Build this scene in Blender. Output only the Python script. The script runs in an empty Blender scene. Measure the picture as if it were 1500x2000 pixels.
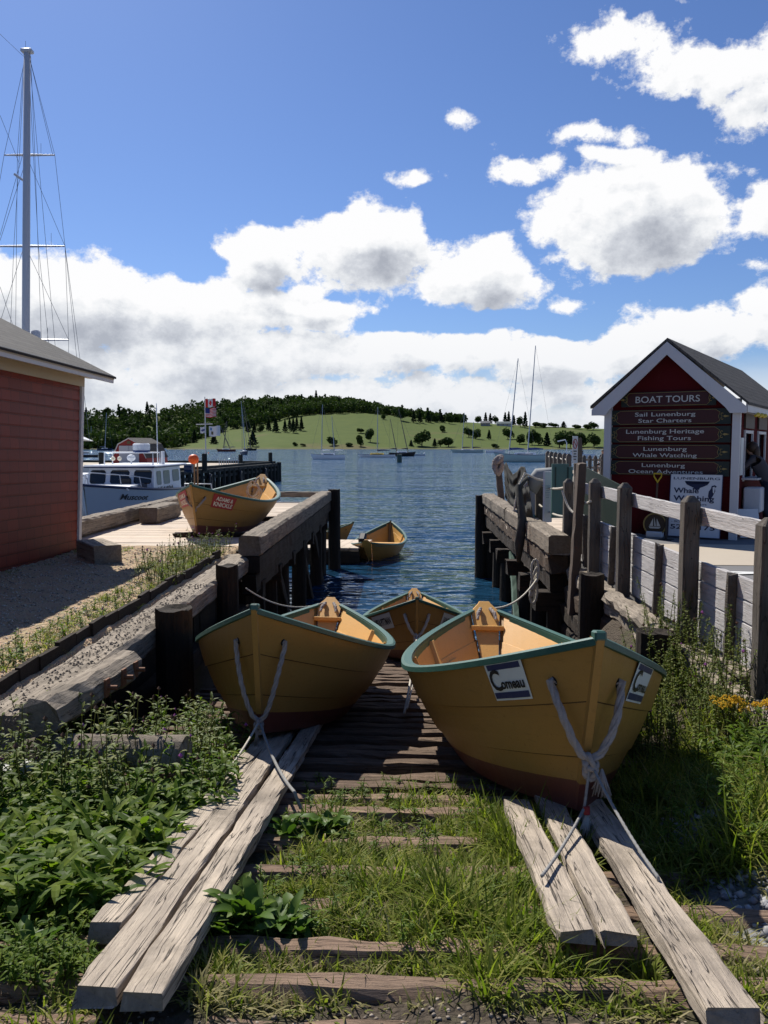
import bpy, math, random
import numpy as np
from mathutils import Matrix, Vector
random.seed(7); np.random.seed(7)
R = math.radians
scn = bpy.context.scene
col = scn.collection
# ---------------------------------------------------------------- camera
EYE = 1.7; FOC = 1600.0
PIT = math.atan(132/1600); YAW = math.atan(40/1600)
cam = bpy.data.cameras.new('camera'); cam_ob = bpy.data.objects.new('camera', cam); col.objects.link(cam_ob)
cam.sensor_fit = 'VERTICAL'; cam.sensor_height = 36.0; cam.lens = 36.0*FOC/2000.0
cam.clip_start = 0.05; cam.clip_end = 20000
cam_ob.location = (0, 0, EYE); cam_ob.rotation_euler = (math.pi/2-PIT, 0, YAW)
scn.camera = cam_ob
scn.view_settings.view_transform = 'Standard'; scn.view_settings.look = 'None'
scn.view_settings.exposure = 0.40; scn.view_settings.gamma = 1.0
fw = np.array([-math.sin(YAW)*math.cos(PIT), math.cos(YAW)*math.cos(PIT), -math.sin(PIT)])
rt = np.array([math.cos(YAW), math.sin(YAW), 0]); upv = np.cross(rt, fw)
def ray(px, py): return fw+(px-750)/FOC*rt-(py-1000)/FOC*upv
def atz(px, py, z): d = ray(px, py); return np.array([0,0,EYE])+d*(z-EYE)/d[2]
def atY(px, py, Y): d = ray(px, py); return np.array([0,0,EYE])+d*Y/d[1]
# ---------------------------------------------------------------- sun and sky
SUN_EL = 46.0; SUN_AZ = -29.0            # azimuth measured from +Y towards +X
sd = Vector((math.sin(R(SUN_AZ))*math.cos(R(SUN_EL)), math.cos(R(SUN_AZ))*math.cos(R(SUN_EL)), math.sin(R(SUN_EL))))
sun = bpy.data.lights.new('sun', 'SUN'); sun.energy = 5.0; sun.angle = R(0.5); sun.color = (1, .955, .88)
sun_ob = bpy.data.objects.new('sun', sun); col.objects.link(sun_ob)
sun_ob.rotation_euler = sd.to_track_quat('Z', 'Y').to_euler()
world = bpy.data.worlds.new('World'); scn.world = world; world.use_nodes = True

class NT:
    """tiny node-tree writer"""
    def __init__(s, nt): s.nt = nt; s.n = nt.nodes; s.l = nt.links
    def add(s, t, ins=None, **kw):
        nd = s.n.new(t)
        for k, v in kw.items(): setattr(nd, k, v)
        for k, v in (ins or {}).items():
            if isinstance(v, bpy.types.NodeSocket): s.l.new(v, nd.inputs[k])
            else: nd.inputs[k].default_value = v
        return nd
    def m(s, op, a, b=0.0, c=None, clamp=False):
        nd = s.n.new('ShaderNodeMath'); nd.operation = op; nd.use_clamp = clamp
        for i, v in enumerate((a, b) if c is None else (a, b, c)):
            if isinstance(v, bpy.types.NodeSocket): s.l.new(v, nd.inputs[i])
            else: nd.inputs[i].default_value = v
        return nd.outputs[0]
    def vm(s, op, a, b=(0,0,0), out=0):
        nd = s.n.new('ShaderNodeVectorMath'); nd.operation = op
        for i, v in enumerate((a, b)):
            if isinstance(v, bpy.types.NodeSocket): s.l.new(v, nd.inputs[i])
            else: nd.inputs[i].default_value = v
        return nd.outputs[out]
    def mix(s, f, a, b, mode='MIX'):
        nd = s.n.new('ShaderNodeMix'); nd.data_type = 'RGBA'; nd.blend_type = mode
        for k, v in ((0, f), (6, a), (7, b)):
            if isinstance(v, bpy.types.NodeSocket): s.l.new(v, nd.inputs[k])
            else: nd.inputs[k].default_value = v if k == 0 else (tuple(v)+(1,))[:4]
        return nd.outputs[2]
    def ramp(s, f, stops, interp='LINEAR'):
        nd = s.n.new('ShaderNodeValToRGB'); cr = nd.color_ramp; cr.interpolation = interp
        while len(cr.elements) < len(stops): cr.elements.new(.5)
        for e, (p, c) in zip(cr.elements, stops):
            e.position = p; e.color = (tuple(c)+(1,))[:4] if not isinstance(c, (int, float)) else (c, c, c, 1)
        s.l.new(f, nd.inputs[0]); return nd.outputs[0]
    def noise(s, vec, scale, detail=4, rough=.55, dist=0, out=0):
        nd = s.add('ShaderNodeTexNoise', {'Scale': scale, 'Detail': detail, 'Roughness': rough, 'Distortion': dist})
        s.l.new(vec, nd.inputs['Vector']); return nd.outputs[out]

def build_world():
    w = NT(world.node_tree); w.n.clear()
    out = w.add('ShaderNodeOutputWorld')
    sky = w.add('ShaderNodeTexSky', sky_type='NISHITA', sun_disc=False)
    sky.sun_elevation = R(SUN_EL); sky.sun_rotation = R(SUN_AZ); sky.altitude = 0
    sky.air_density = 1.0; sky.dust_density = .35; sky.ozone_density = 3.0
    tc = w.add('ShaderNodeTexCoord').outputs['Generated']
    sep = w.add('ShaderNodeSeparateXYZ', {0: tc})
    x, y, z = sep.outputs
    az = w.m('ARCTAN2', x, y)
    el = w.m('ARCSINE', z)
    P = w.add('ShaderNodeCombineXYZ', {0: az, 1: el}).outputs[0]
    # cumulus masses: (centre px, centre py, rx, ry, strength) read off as sky directions (azimuth, elevation)
    B = [(1245,430,190,108,1.15),(1160,455,100,80,.8),(1330,425,115,85,.7),(725,480,125,95,1.1),(640,465,50,50,.5),(500,505,95,72,1.0),(935,538,135,72,.95),
         (120,590,330,85,1.15),(330,610,240,80,.95),(560,600,190,60,.8),(60,700,260,110,.9),(640,700,220,60,.8),
         (400,710,240,70,.9),(790,675,130,55,.9),(920,680,95,60,.95),(1060,705,140,55,.8),(1210,690,130,60,.7),(1380,650,160,60,.7),
         (1225,62,110,36,.42),(1345,130,120,40,.50),(1470,125,95,52,.52),(1480,225,65,62,.50),(1015,322,75,32,.52),(1160,255,70,18,.42),
         (1190,292,50,16,.36),(895,243,30,16,.34),(1495,410,45,60,.6),(1110,588,45,18,.5),(700,780,1000,50,.55),(1480,600,70,50,.7),(815,355,45,12,.25),
         (-300,620,300,130,1.1),(1850,500,250,130,1.0)]
    g = bpy.data.node_groups.new('cloud_density', 'ShaderNodeTree')
    g.interface.new_socket('P', in_out='INPUT', socket_type='NodeSocketVector')
    g.interface.new_socket('D', in_out='OUTPUT', socket_type='NodeSocketFloat')
    G = NT(g); gi = G.add('NodeGroupInput'); go = G.add('NodeGroupOutput')
    p = gi.outputs[0]
    st = G.vm('MULTIPLY', p, (1, 1.25, 1))
    wn = G.noise(st, 9.0, 3, .55, out=1)
    wv = G.vm('MULTIPLY', G.vm('SUBTRACT', wn, (.5,.5,.5)), (.07,.05,0))
    pw = G.vm('ADD', p, wv)
    acc = None
    for (cx, cy, rx, ry, s) in B:
        d = ray(cx, cy); d = d/np.linalg.norm(d)
        a0 = math.atan2(d[0], d[1]) if abs(cx) < 2600 else 0; e0 = math.asin(d[2])
        q = G.vm('MULTIPLY', G.vm('SUBTRACT', pw, (a0, e0, 0)), (1600/rx*.96, 1600/ry*.96, 0))
        v = G.m('MULTIPLY', G.m('SUBTRACT', 1.0, G.vm('LENGTH', q, out=1)), s)
        acc = v if acc is None else G.m('MAXIMUM', acc, v)
    for (cx, cy, rx, ry, s) in [(900,628,260,26,.75),(1120,640,120,24,.6),(640,585,110,18,.5),(395,515,45,30,.6),(1420,560,120,30,.6),(560,560,30,40,.4)]:
        d = ray(cx, cy); d = d/np.linalg.norm(d)
        q = G.vm('MULTIPLY', G.vm('SUBTRACT', pw, (math.atan2(d[0], d[1]), math.asin(d[2]), 0)), (1600/rx, 1600/ry, 0))
        acc = G.m('SUBTRACT', acc, G.m('MULTIPLY', G.m('MAXIMUM', G.m('SUBTRACT', 1.0, G.vm('LENGTH', q, out=1)), 0.0), s))
    acc = G.m('MAXIMUM', acc, -.55)
    n1 = G.noise(st, 12.0, 9, .6); n2 = G.noise(st, 42.0, 8, .66)
    v = G.add('ShaderNodeTexVoronoi', {'Vector': st, 'Scale': 26.0}, feature='SMOOTH_F1').outputs['Distance']
    nn = G.m('ADD', G.m('MULTIPLY', G.m('SUBTRACT', n1, .5), 1.5), G.m('MULTIPLY', G.m('SUBTRACT', n2, .5), .95))
    nn = G.m('ADD', nn, G.m('MULTIPLY', G.m('SUBTRACT', .45, v), .45))
    tot = G.m('ADD', G.m('MULTIPLY', acc, 1.25), nn)
    G.l.new(tot, go.inputs[0])
    def dens(off):
        nd = w.n.new('ShaderNodeGroup'); nd.node_tree = g
        w.l.new(w.vm('ADD', P, off), nd.inputs[0]); return nd.outputs[0]
    D0 = dens((0,0,0)); D1 = dens((-.012,.034,0)); D2 = dens((-.005,.011,0))
    alpha = w.ramp(D0, [(.0,0),(.08,.25),(.24,1)])
    thick = w.m('MAXIMUM', w.m('MULTIPLY', w.m('ADD', w.m('MULTIPLY', D1, .8), w.m('MULTIPLY', D0, .2)), 1.0), 0.0)
    fine = w.noise(P, 20.0, 6, .6)
    rel = w.m('MULTIPLY', w.m('SUBTRACT', D2, D0), .9)
    sh = w.m('MULTIPLY', w.m('ADD', w.m('ADD', thick, w.m('MULTIPLY', w.m('SUBTRACT', fine, .5), .5)), rel), .62)
    low = w.ramp(el, [(.0,1),(.16,0)])
    shade = w.ramp(sh, [(.16,(1.07,1.07,1.08)),(.36,(.92,.94,.97)),(.56,(.70,.73,.79)),(.90,(.45,.48,.55))])
    haze = w.mix(w.m('MULTIPLY', low, .45), shade, (.66,.72,.82))
    skyc = w.mix(1.0, sky.outputs[0], (.66,.80,1.10), 'MULTIPLY')
    bg1 = w.add('ShaderNodeBackground', {'Color': skyc, 'Strength': .070})
    bg2 = w.add('ShaderNodeBackground', {'Color': haze, 'Strength': .70})
    up = w.ramp(w.m('ADD', z, .5), [(.475,0),(.49,1)])
    alpha = w.m('MAXIMUM', alpha, w.ramp(el, [(.0,1),(.03,.96),(.10,0)]))
    mx = w.add('ShaderNodeMixShader', {0: w.m('MULTIPLY', alpha, up), 1: bg1.outputs[0], 2: bg2.outputs[0]})
    w.l.new(mx.outputs[0], out.inputs[0])
build_world()
world.cycles.sampling_method = 'MANUAL'; world.cycles.sample_map_resolution = 512
# ---------------------------------------------------------------- materials
MATS = {}
def mat(name, fn):
    if name in MATS: return MATS[name]
    m = bpy.data.materials.new(name); m.use_nodes = True; t = NT(m.node_tree); t.n.clear()
    o = t.add('ShaderNodeOutputMaterial'); t.l.new(fn(t), o.inputs[0]); MATS[name] = m; return m
def princ(t, colr, rough=.6, bump=None, bs=.3, bd=.01, metal=0, spec=.5, **kw):
    p = t.add('ShaderNodeBsdfPrincipled')
    for k, v in (('Base Color', colr), ('Roughness', rough), ('Metallic', metal), ('Specular IOR Level', spec)):
        if isinstance(v, bpy.types.NodeSocket): t.l.new(v, p.inputs[k])
        elif k == 'Base Color': p.inputs[k].default_value = (tuple(v)+(1,))[:4]
        else: p.inputs[k].default_value = v
    for k, v in kw.items(): p.inputs[k].default_value = v
    if bump is not None:
        b = t.add('ShaderNodeBump', {'Height': bump, 'Strength': bs, 'Distance': bd}); t.l.new(b.outputs[0], p.inputs['Normal'])
    return p.outputs[0]
def objco(t, rnd=True):
    c = t.add('ShaderNodeTexCoord').outputs['Object']
    if rnd:
        r = t.add('ShaderNodeObjectInfo').outputs['Random']
        off = t.add('ShaderNodeCombineXYZ', {0: t.m('MULTIPLY', r, 37.0), 1: t.m('MULTIPLY', r, 11.0), 2: t.m('MULTIPLY', r, 5.0)})
        c = t.vm('ADD', c, off.outputs[0])
    return c
def paint(name, c, rough=.5, var=.12, dirt=.15, scale=3.0, spec=.4):
    def f(t):
        co = objco(t); n = t.noise(co, scale, 6, .6); n2 = t.noise(co, scale*14, 4, .6)
        base = t.mix(t.m('MULTIPLY', n, var*2), c, tuple(v*.6 for v in c))
        st = t.ramp(t.noise(t.vm('MULTIPLY', co, (3,3,.7)), 2.2, 7, .7), [(.56,0),(.75,1)])
        base = t.mix(t.m('MULTIPLY', st, dirt), base, (.16,.12,.08))
        return princ(t, base, t.m('ADD', rough-.08, t.m('MULTIPLY', n2, .16)), n2, .12, .004, spec=spec)
    return mat(name, f)
def wood(name, a, b, dark=(.02,.017,.014), rough=.85, crack=.6, along=0, stain=.5, green=0.0):
    """weathered timber: grain runs along the local axis `along`"""
    def f(t):
        co = objco(t)
        s = [9.0, 9.0, 9.0]; s[along] = .5
        g = t.vm('MULTIPLY', co, tuple(s))
        n = t.noise(g, 3.0, 9, .68, .6)
        fine = t.noise(t.vm('MULTIPLY', g, (2.6,2.6,2.6)), 4.0, 8, .72)
        lng = t.noise(t.vm('MULTIPLY', g, (.6,1.5,1.5)), 2.2, 3, .5)
        c = t.mix(t.ramp(n, [(.32,0),(.68,1)]), a, b)
        ck = t.ramp(fine, [(.30,1),(.40,0)])
        c = t.mix(t.m('MULTIPLY', ck, crack), c, dark)
        ln = t.ramp(t.m('ABSOLUTE', t.m('SUBTRACT', lng, .5)), [(.0,1),(.012,0)]); nx = t.m('ABSOLUTE', t.add('ShaderNodeSeparateXYZ', {0: t.add('ShaderNodeTexCoord').outputs['Normal']}).outputs[along])
        ln = t.m('MULTIPLY', ln, t.m('SUBTRACT', 1.0, nx, clamp=True)); c = t.mix(t.m('MULTIPLY', ln, crack), c, dark); c = t.mix(t.m('MULTIPLY', t.m('GREATER_THAN', nx, .7), .45 if along == 0 else 0.0), c, tuple(v*.4 for v in b))
        big = t.ramp(t.noise(co, 2.3, 6, .65), [(.50,0),(.66,1)])
        c = t.mix(t.m('MULTIPLY', big, stain), c, tuple(v*.35 for v in a))
        if green: c = t.mix(t.m('MULTIPLY', t.ramp(t.noise(co, 1.1, 5, .6), [(.5,0),(.7,1)]), green), c, (.05,.075,.025))
        h = t.m('SUBTRACT', t.m('ADD', t.m('MULTIPLY', n, .5), t.m('MULTIPLY', fine, .7)), t.m('MULTIPLY', ln, .6))
        return princ(t, c, rough, h, 1.0, .014, spec=.2)
    return mat(name, f)
PLANK = wood('plank_wood', (.58,.485,.375), (.30,.25,.20), stain=.78, crack=.95)
DECKW = wood('deck_wood', (.62,.52,.41), (.46,.38,.29), stain=.3, crack=.4)
GREYW = wood('grey_fence_wood', (.23,.205,.185), (.15,.13,.115), stain=.3, crack=.45)
GREYL = wood('light_fence_wood', (.56,.53,.51), (.44,.42,.41), stain=.2, crack=.28)
OLDW = wood('old_timber', (.42,.355,.275), (.19,.155,.12), stain=.65, crack=.8)
PILEW = wood('pile_wood', (.040,.029,.020), (.018,.014,.011), along=2, stain=.4)
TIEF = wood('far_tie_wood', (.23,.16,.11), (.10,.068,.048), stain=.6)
CURBW = wood('curb_wood', (.33,.275,.21), (.145,.118,.09), stain=.65, crack=.85)
BRNW = wood('brown_timber', (.13,.09,.06), (.06,.042,.03), stain=.5, crack=.8)
DARKW = wood('dark_timber', (.052,.037,.026), (.024,.018,.013), stain=.4)
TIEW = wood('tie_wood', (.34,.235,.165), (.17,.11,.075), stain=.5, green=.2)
def foliage(name, c1, c2, c3, rough=.5, tr=.35, scale=1.0):
    def f(t):
        a = t.add('ShaderNodeAttribute', attribute_name='rnd').outputs['Fac']
        co = t.add('ShaderNodeTexCoord').outputs['Object']
        n = t.noise(co, scale, 3, .6)
        k = t.m('ADD', t.m('MULTIPLY', a, .6), t.m('MULTIPLY', n, .45), clamp=True)
        c = t.ramp(k, [(.1,c1),(.5,c2),(.92,c3)])
        p = t.n.new('ShaderNodeBsdfPrincipled'); t.l.new(c, p.inputs['Base Color']); p.inputs['Roughness'].default_value = rough+.08
        p.inputs['Specular IOR Level'].default_value = .12
        tl = t.n.new('ShaderNodeBsdfTranslucent'); t.l.new(t.mix(1.0, c, (1.0,1.25,.45), 'MULTIPLY'), tl.inputs[0])
        mx = t.n.new('ShaderNodeMixShader'); mx.inputs[0].default_value = tr
        t.l.new(p.outputs[0], mx.inputs[1]); t.l.new(tl.outputs[0], mx.inputs[2]); return mx.outputs[0]
    return mat(name, f)
# ---------------------------------------------------------------- object helpers
def tag(o, label=None, cat=None, group=None, kind=None):
    if label: o['label'] = label
    if cat: o['category'] = cat
    if group: o['group'] = group
    if kind: o['kind'] = kind
    return o
def empty(name, M=None, **kw):
    o = bpy.data.objects.new(name, None); col.objects.link(o)
    if M is not None: o.matrix_basis = M
    o.empty_display_size = .2
    tag(o, **kw); return o
def wm(o): return o.matrix_basis if o.parent is None else wm(o.parent) @ o.matrix_basis
def place(name, me, M=None, parent=None, rel=False, **kw):
    """link a mesh as one object; M is a world matrix unless rel"""
    o = bpy.data.objects.new(name, me); col.objects.link(o); M = M or Matrix()
    if parent is not None:
        o.parent = parent; o.matrix_basis = M if rel else wm(parent).inverted() @ M
    else: o.matrix_basis = M
    tag(o, **kw); return o
def mesh(name, verts, faces, mats=(), mi=None, smooth=False):
    me = bpy.data.meshes.new(name); me.from_pydata([tuple(map(float, v)) for v in verts], [], [tuple(int(i) for i in f) for f in faces])
    for m in (mats if isinstance(mats, (list, tuple)) else [mats]): me.materials.append(m)
    if mi is not None: me.polygons.foreach_set('material_index', np.array(mi, dtype=np.int32))
    if smooth: me.polygons.foreach_set('use_smooth', np.ones(len(me.polygons), dtype=bool))
    me.update(); return me
def fastmesh(name, V, F, m, rnd=None, smooth=False):
    """V (n,3), F (k,q) arrays"""
    me = bpy.data.meshes.new(name); n = len(V); k, q = F.shape
    me.vertices.add(n); me.vertices.foreach_set('co', V.astype(np.float32).ravel())
    me.loops.add(k*q); me.loops.foreach_set('vertex_index', F.astype(np.int32).ravel())
    me.polygons.add(k); me.polygons.foreach_set('loop_start', np.arange(0, k*q, q, dtype=np.int32))
    if smooth: me.polygons.foreach_set('use_smooth', np.ones(k, dtype=bool))
    me.materials.append(m)
    if rnd is not None:
        a = me.attributes.new('rnd', 'FLOAT', 'POINT'); a.data.foreach_set('value', rnd.astype(np.float32))
    me.update(calc_edges=True); return me
class MB:
    """collects shapes into ONE mesh"""
    def __init__(s): s.v = []; s.f = []; s.mi = []; s.cur = 0
    def addvf(s, v, f, mi=None):
        b = len(s.v); s.v += [tuple(x) for x in v]; s.f += [tuple(i+b for i in q) for q in f]; s.mi += [s.cur if mi is None else mi]*len(f); return s
    def box(s, c, d, M=None, bev=0):
        x, y, z = [k/2 for k in d]
        if bev:
            b = min(bev, x*.9, y*.9, z*.9); vs = []
            for sx in (-1,1):
                for sy in (-1,1):
                    for sz in (-1,1):
                        vs += [((x-b)*sx, (y-b)*sy, z*sz), ((x-b)*sx, y*sy, (z-b)*sz), (x*sx, (y-b)*sy, (z-b)*sz)]
            import bmesh
            bm = bmesh.new(); [bm.verts.new(q) for q in vs]; r = bmesh.ops.convex_hull(bm, input=bm.verts)
            bm.verts.index_update(); v = [tuple(q.co) for q in bm.verts]; f = [tuple(q.index for q in ff.verts) for ff in bm.faces]; bm.free()
        else:
            v = [(i*x, j*y, k*z) for i in (-1,1) for j in (-1,1) for k in (-1,1)]
            f = [(0,1,3,2),(4,6,7,5),(0,4,5,1),(2,3,7,6),(0,2,6,4),(1,5,7,3)]
        c = Vector(c); v = [((M @ Vector(q)) if M else Vector(q))+c for q in v]
        return s.addvf(v, f)
    def prism(s, poly, y0, y1, axis=1):
        """2-D polygon extruded along an axis"""
        n = len(poly); mk = (lambda a, b, h: (a, h, b)) if axis == 1 else ((lambda a, b, h: (h, a, b)) if axis == 0 else (lambda a, b, h: (a, b, h)))
        v = [mk(a, b, y0) for a, b in poly]+[mk(a, b, y1) for a, b in poly]
        f = [tuple(range(n)), tuple(range(2*n-1, n-1, -1))]+[(i, n+i, n+(i+1) % n, (i+1) % n) for i in range(n)]
        return s.addvf(v, f)
    def tube(s, pts, r, n=8, cap=True, lobes=0, pitch=.06, amp=.25):
        pts = [Vector(p) for p in pts]; rs = r if isinstance(r, (list, tuple)) else [r]*len(pts)
        if lobes:   # resample finely for rope strands
            q = [pts[0]]; rr = [rs[0]]
            for i in range(len(pts)-1):
                L = (pts[i+1]-pts[i]).length; k = max(1, int(L/(pitch/5)))
                for j in range(1, k+1): q.append(pts[i].lerp(pts[i+1], j/k)); rr.append(rs[i]+(rs[i+1]-rs[i])*j/k)
            pts, rs = q, rr
        vs = []; fs = []; nrm = None; acc = 0
        for i, p in enumerate(pts):
            t = (pts[min(i+1, len(pts)-1)]-pts[max(i-1, 0)]).normalized() if len(pts) > 1 else Vector((0,0,1))
            if nrm is None: nrm = t.orthogonal().normalized()
            nrm = (nrm-t*nrm.dot(t)).normalized() if (nrm-t*nrm.dot(t)).length > 1e-6 else t.orthogonal().normalized()
            bn = t.cross(nrm)
            if i: acc += (pts[i]-pts[i-1]).length
            for k in range(n):
                a = 2*math.pi*k/n; rad = rs[i]
                if lobes: rad *= 1+amp*(abs(math.cos(lobes/2*(a-acc/pitch*2*math.pi/lobes)))-.6)
                vs.append(p+nrm*math.cos(a)*rad+bn*math.sin(a)*rad)
        for i in range(len(pts)-1):
            for k in range(n): fs.append((i*n+k, i*n+(k+1) % n, (i+1)*n+(k+1) % n, (i+1)*n+k))
        if cap: fs.append(tuple(range(n-1, -1, -1))); fs.append(tuple((len(pts)-1)*n+k for k in range(n)))
        return s.addvf(vs, fs)
    def me(s, name, mats, smooth=False): return mesh(name, s.v, s.f, mats, s.mi, smooth)
    def put(s, name, mats, M=None, parent=None, smooth=False, **kw): return place(name, s.me(name, mats, smooth), M, parent, **kw)
def timber_mesh(L, w, h, m, rough=.004, seg=None, bev=.012, taper=1.0, seed=None):
    """worn beam: long local X, subdivided, wobbly edges, bevelled corners"""
    rs = np.random.RandomState(seed if seed is not None else random.randint(0, 99999))
    seg = seg or max(2, min(60, int(L/.12)))
    b = min(bev, w*.3, h*.3); a, c = w/2, h/2
    ring = [(-a+b,-c),(a-b,-c),(a,-c+b),(a,c-b),(a-b,c),(-a+b,c),(-a,c-b),(-a,-c+b)]
    n = 8; vs = []; xs = np.linspace(-L/2, L/2, seg+1)
    lo = np.cumsum(rs.randn(seg+1, 2)*rough*.12, axis=0); lo -= np.linspace(0, 1, seg+1)[:, None]*lo[-1]
    for i, x in enumerate(xs):
        e = .985 if i in (0, seg) else 1
        for j, (yy, zz) in enumerate(ring):
            d = rs.randn(3)*rough
            if i in (0, seg): d[0] *= 6
            vs.append((x+d[0]*.5, yy*e+d[1]+lo[i,0], zz*e+d[2]*.7+lo[i,1]))
    fs = [(i*n+k, (i+1)*n+k, (i+1)*n+(k+1) % n, i*n+(k+1) % n) for i in range(seg) for k in range(n)]
    fs += [tuple(range(n)), tuple(seg*n+k for k in range(n-1, -1, -1))]
    return mesh('timber', vs, fs, m)
def frame(p0, p1, roll=0, up=(0,0,1)):
    p0, p1 = Vector(p0), Vector(p1); x = (p1-p0).normalized(); u = Vector(up)
    if abs(x.dot(u)) > .999: u = Vector((0,1,0))
    y = u.cross(x).normalized(); z = x.cross(y)
    M = Matrix((x, y, z)).transposed().to_4x4(); M = M @ Matrix.Rotation(roll, 4, 'X'); M.translation = (p0+p1)/2; return M
def timber(name, p0, p1, w, h, m, parent=None, roll=0, **kw):
    """centre line p0-p1"""
    g = {k: kw.pop(k) for k in list(kw) if k in ('rough', 'seg', 'bev', 'seed')}
    L = (Vector(p1)-Vector(p0)).length
    return place(name, timber_mesh(L, w, h, m, **g), frame(p0, p1, roll), parent, **kw)
def pile_mesh(r0, r1, H, m, n=14, seed=0, top=.02):
    rs = np.random.RandomState(seed); k = max(3, int(H/.3)); V = []; F = []; ang = rs.rand(n)*.12+1
    for i in range(k+1):
        z = H*i/k; r = r0+(r1-r0)*i/k
        for j in range(n):
            a = 2*math.pi*j/n; q = r*ang[j]*(1+rs.randn()*.015); V.append((q*math.cos(a), q*math.sin(a), z+(rs.randn()*.008 if i == k else 0)))
    for i in range(k):
        for j in range(n): F.append((i*n+j, i*n+(j+1) % n, (i+1)*n+(j+1) % n, (i+1)*n+j))
    c = len(V)
    for j in range(n):
        a = 2*math.pi*j/n; V.append((r1*.72*math.cos(a), r1*.72*math.sin(a), H-top+rs.randn()*.006))
    for j in range(n): F.append((k*n+j, k*n+(j+1) % n, c+(j+1) % n, c+j))
    F.append(tuple(c+j for j in range(n)))
    return mesh('pile', V, F, m)
def dup(root, M, label=None, group=None, cat=None):
    r = root.copy(); col.objects.link(r); r.matrix_basis = M
    if label: r['label'] = label
    if group: r['group'] = group
    def rec(src, dst):
        for ch in [c for c in src.children]:
            c = ch.copy(); col.objects.link(c); c.parent = dst; rec(ch, c)
    rec(root, r); return r
def text_mesh(s, bold=.0, depth=.0, space=1.0):
    """text as triangles, normalised to x 0..w, y 0..1 (cap height)"""
    cu = bpy.data.curves.new('t', 'FONT'); cu.body = s; cu.offset = bold; cu.space_character = space; cu.resolution_u = 3
    o = bpy.data.objects.new('t', cu); col.objects.link(o)
    dg = bpy.context.evaluated_depsgraph_get(); me = o.evaluated_get(dg).to_mesh()
    V = np.array([v.co[:] for v in me.vertices]); F = [tuple(p.vertices) for p in me.polygons]
    o.evaluated_get(dg).to_mesh_clear(); bpy.data.objects.remove(o); bpy.data.curves.remove(cu)
    V = V[:, :2]; V[:, 0] -= V[:, 0].min(); V /= .73
    return V, F
def text_fit(mb, s, x0, x1, y0, h, fn, bold=0.0, space=1.0, serif=0, slant=0):
    """write s into MB via fn(x,y)->3D; x range x0..x1, baseline y0, cap height h"""
    V, F = text_mesh(s, bold, space=space); w = V[:, 0].max()
    X = x0+(x1-x0)*V[:, 0]/w; Y = y0+h*V[:, 1]; X = X+slant*(Y-y0)
    if serif:   # slab feet where strokes meet the baseline or the cap line
        for lev in (0.0, 1.0):
            on = sorted(V[np.abs(V[:, 1]-lev) < .012][:, 0]); runs = []
            for a in on:
                if runs and a-runs[-1][1] < .17: runs[-1][1] = a
                else: runs.append([a, a])
            for a, b in runs:
                if .06 < b-a < .30:
                    u0, u1 = a-.055, b+.055; v0, v1 = (lev, lev+.055) if lev == 0 else (lev-.055, lev)
                    q = [(x0+(x1-x0)*u/w, y0+h*v) for u, v in ((u0,v0),(u1,v0),(u1,v1),(u0,v1))]
                    mb.addvf([fn(*p) for p in q], [(0,1,2,3)])
    mb.addvf([fn(a, b) for a, b in zip(X, Y)], F)
def mk(o, f=None): return o
# ================================================================ ground, slip, wharves
WATER = -1.56
def slip(y): return .65-.165*y            # plane the dories' plank tracks lie in
def sst(a, b, x): t = np.clip((x-a)/(b-a), 0, 1); return t*t*(3-2*t)
def gz(x, y):
    x = np.asarray(x, float); y = np.asarray(y, float)
    s = .520-.165*np.maximum(y, 1.75)-.16*sst(3.8, 5.5, y)
    z = s.copy() if hasattr(s, 'copy') else s
    left = .2-.4*(1-sst(3.6, 4.6, y)); left = np.where(y < 4.6, np.maximum(s+.14, left), left)
    left = np.where(y > 12.15, -2.6, left)
    z = z+(left-z)*sst(-2.22, -2.42, x)
    rt_ = np.where(y < 3.6, .10, np.where(y < 8.5, .10-.16*sst(3.6, 5, y), -.06-1.6*sst(8.3, 9.4, y)))
    rx0 = np.where(y < 3.6, .95, .95+.55*sst(3.4, 4.6, y)); 
    z = z+(np.maximum(rt_, z)-z)*sst(0, 1, (x-rx0)/np.where(y < 3.6, .45, .75))
    z = np.where((x > 2.3) & (y > 9), -2.6, z)
    return z
def lump(x, y): return .012*np.sin(x*7.3+y*3.1)+.009*np.sin(x*17+1.7)*np.cos(y*13)+.006*np.sin(x*31+y*27)
xs = np.concatenate([np.arange(-14, -3, .35), np.arange(-3, 2.8, .045), np.arange(2.8, 12, .4)]); ys = np.concatenate([np.arange(-8, 1.2, .4), np.arange(1.2, 12.3, .05), np.arange(12.3, 17, .4)])
XX, YY = np.meshgrid(xs, ys, indexing='ij'); ZZ = gz(XX, YY)+lump(XX, YY)
nx, ny = XX.shape; idx = np.arange(nx*ny).reshape(nx, ny)
F = np.stack([idx[:-1,:-1], idx[1:,:-1], idx[1:,1:], idx[:-1,1:]], -1).reshape(-1, 4)
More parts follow.
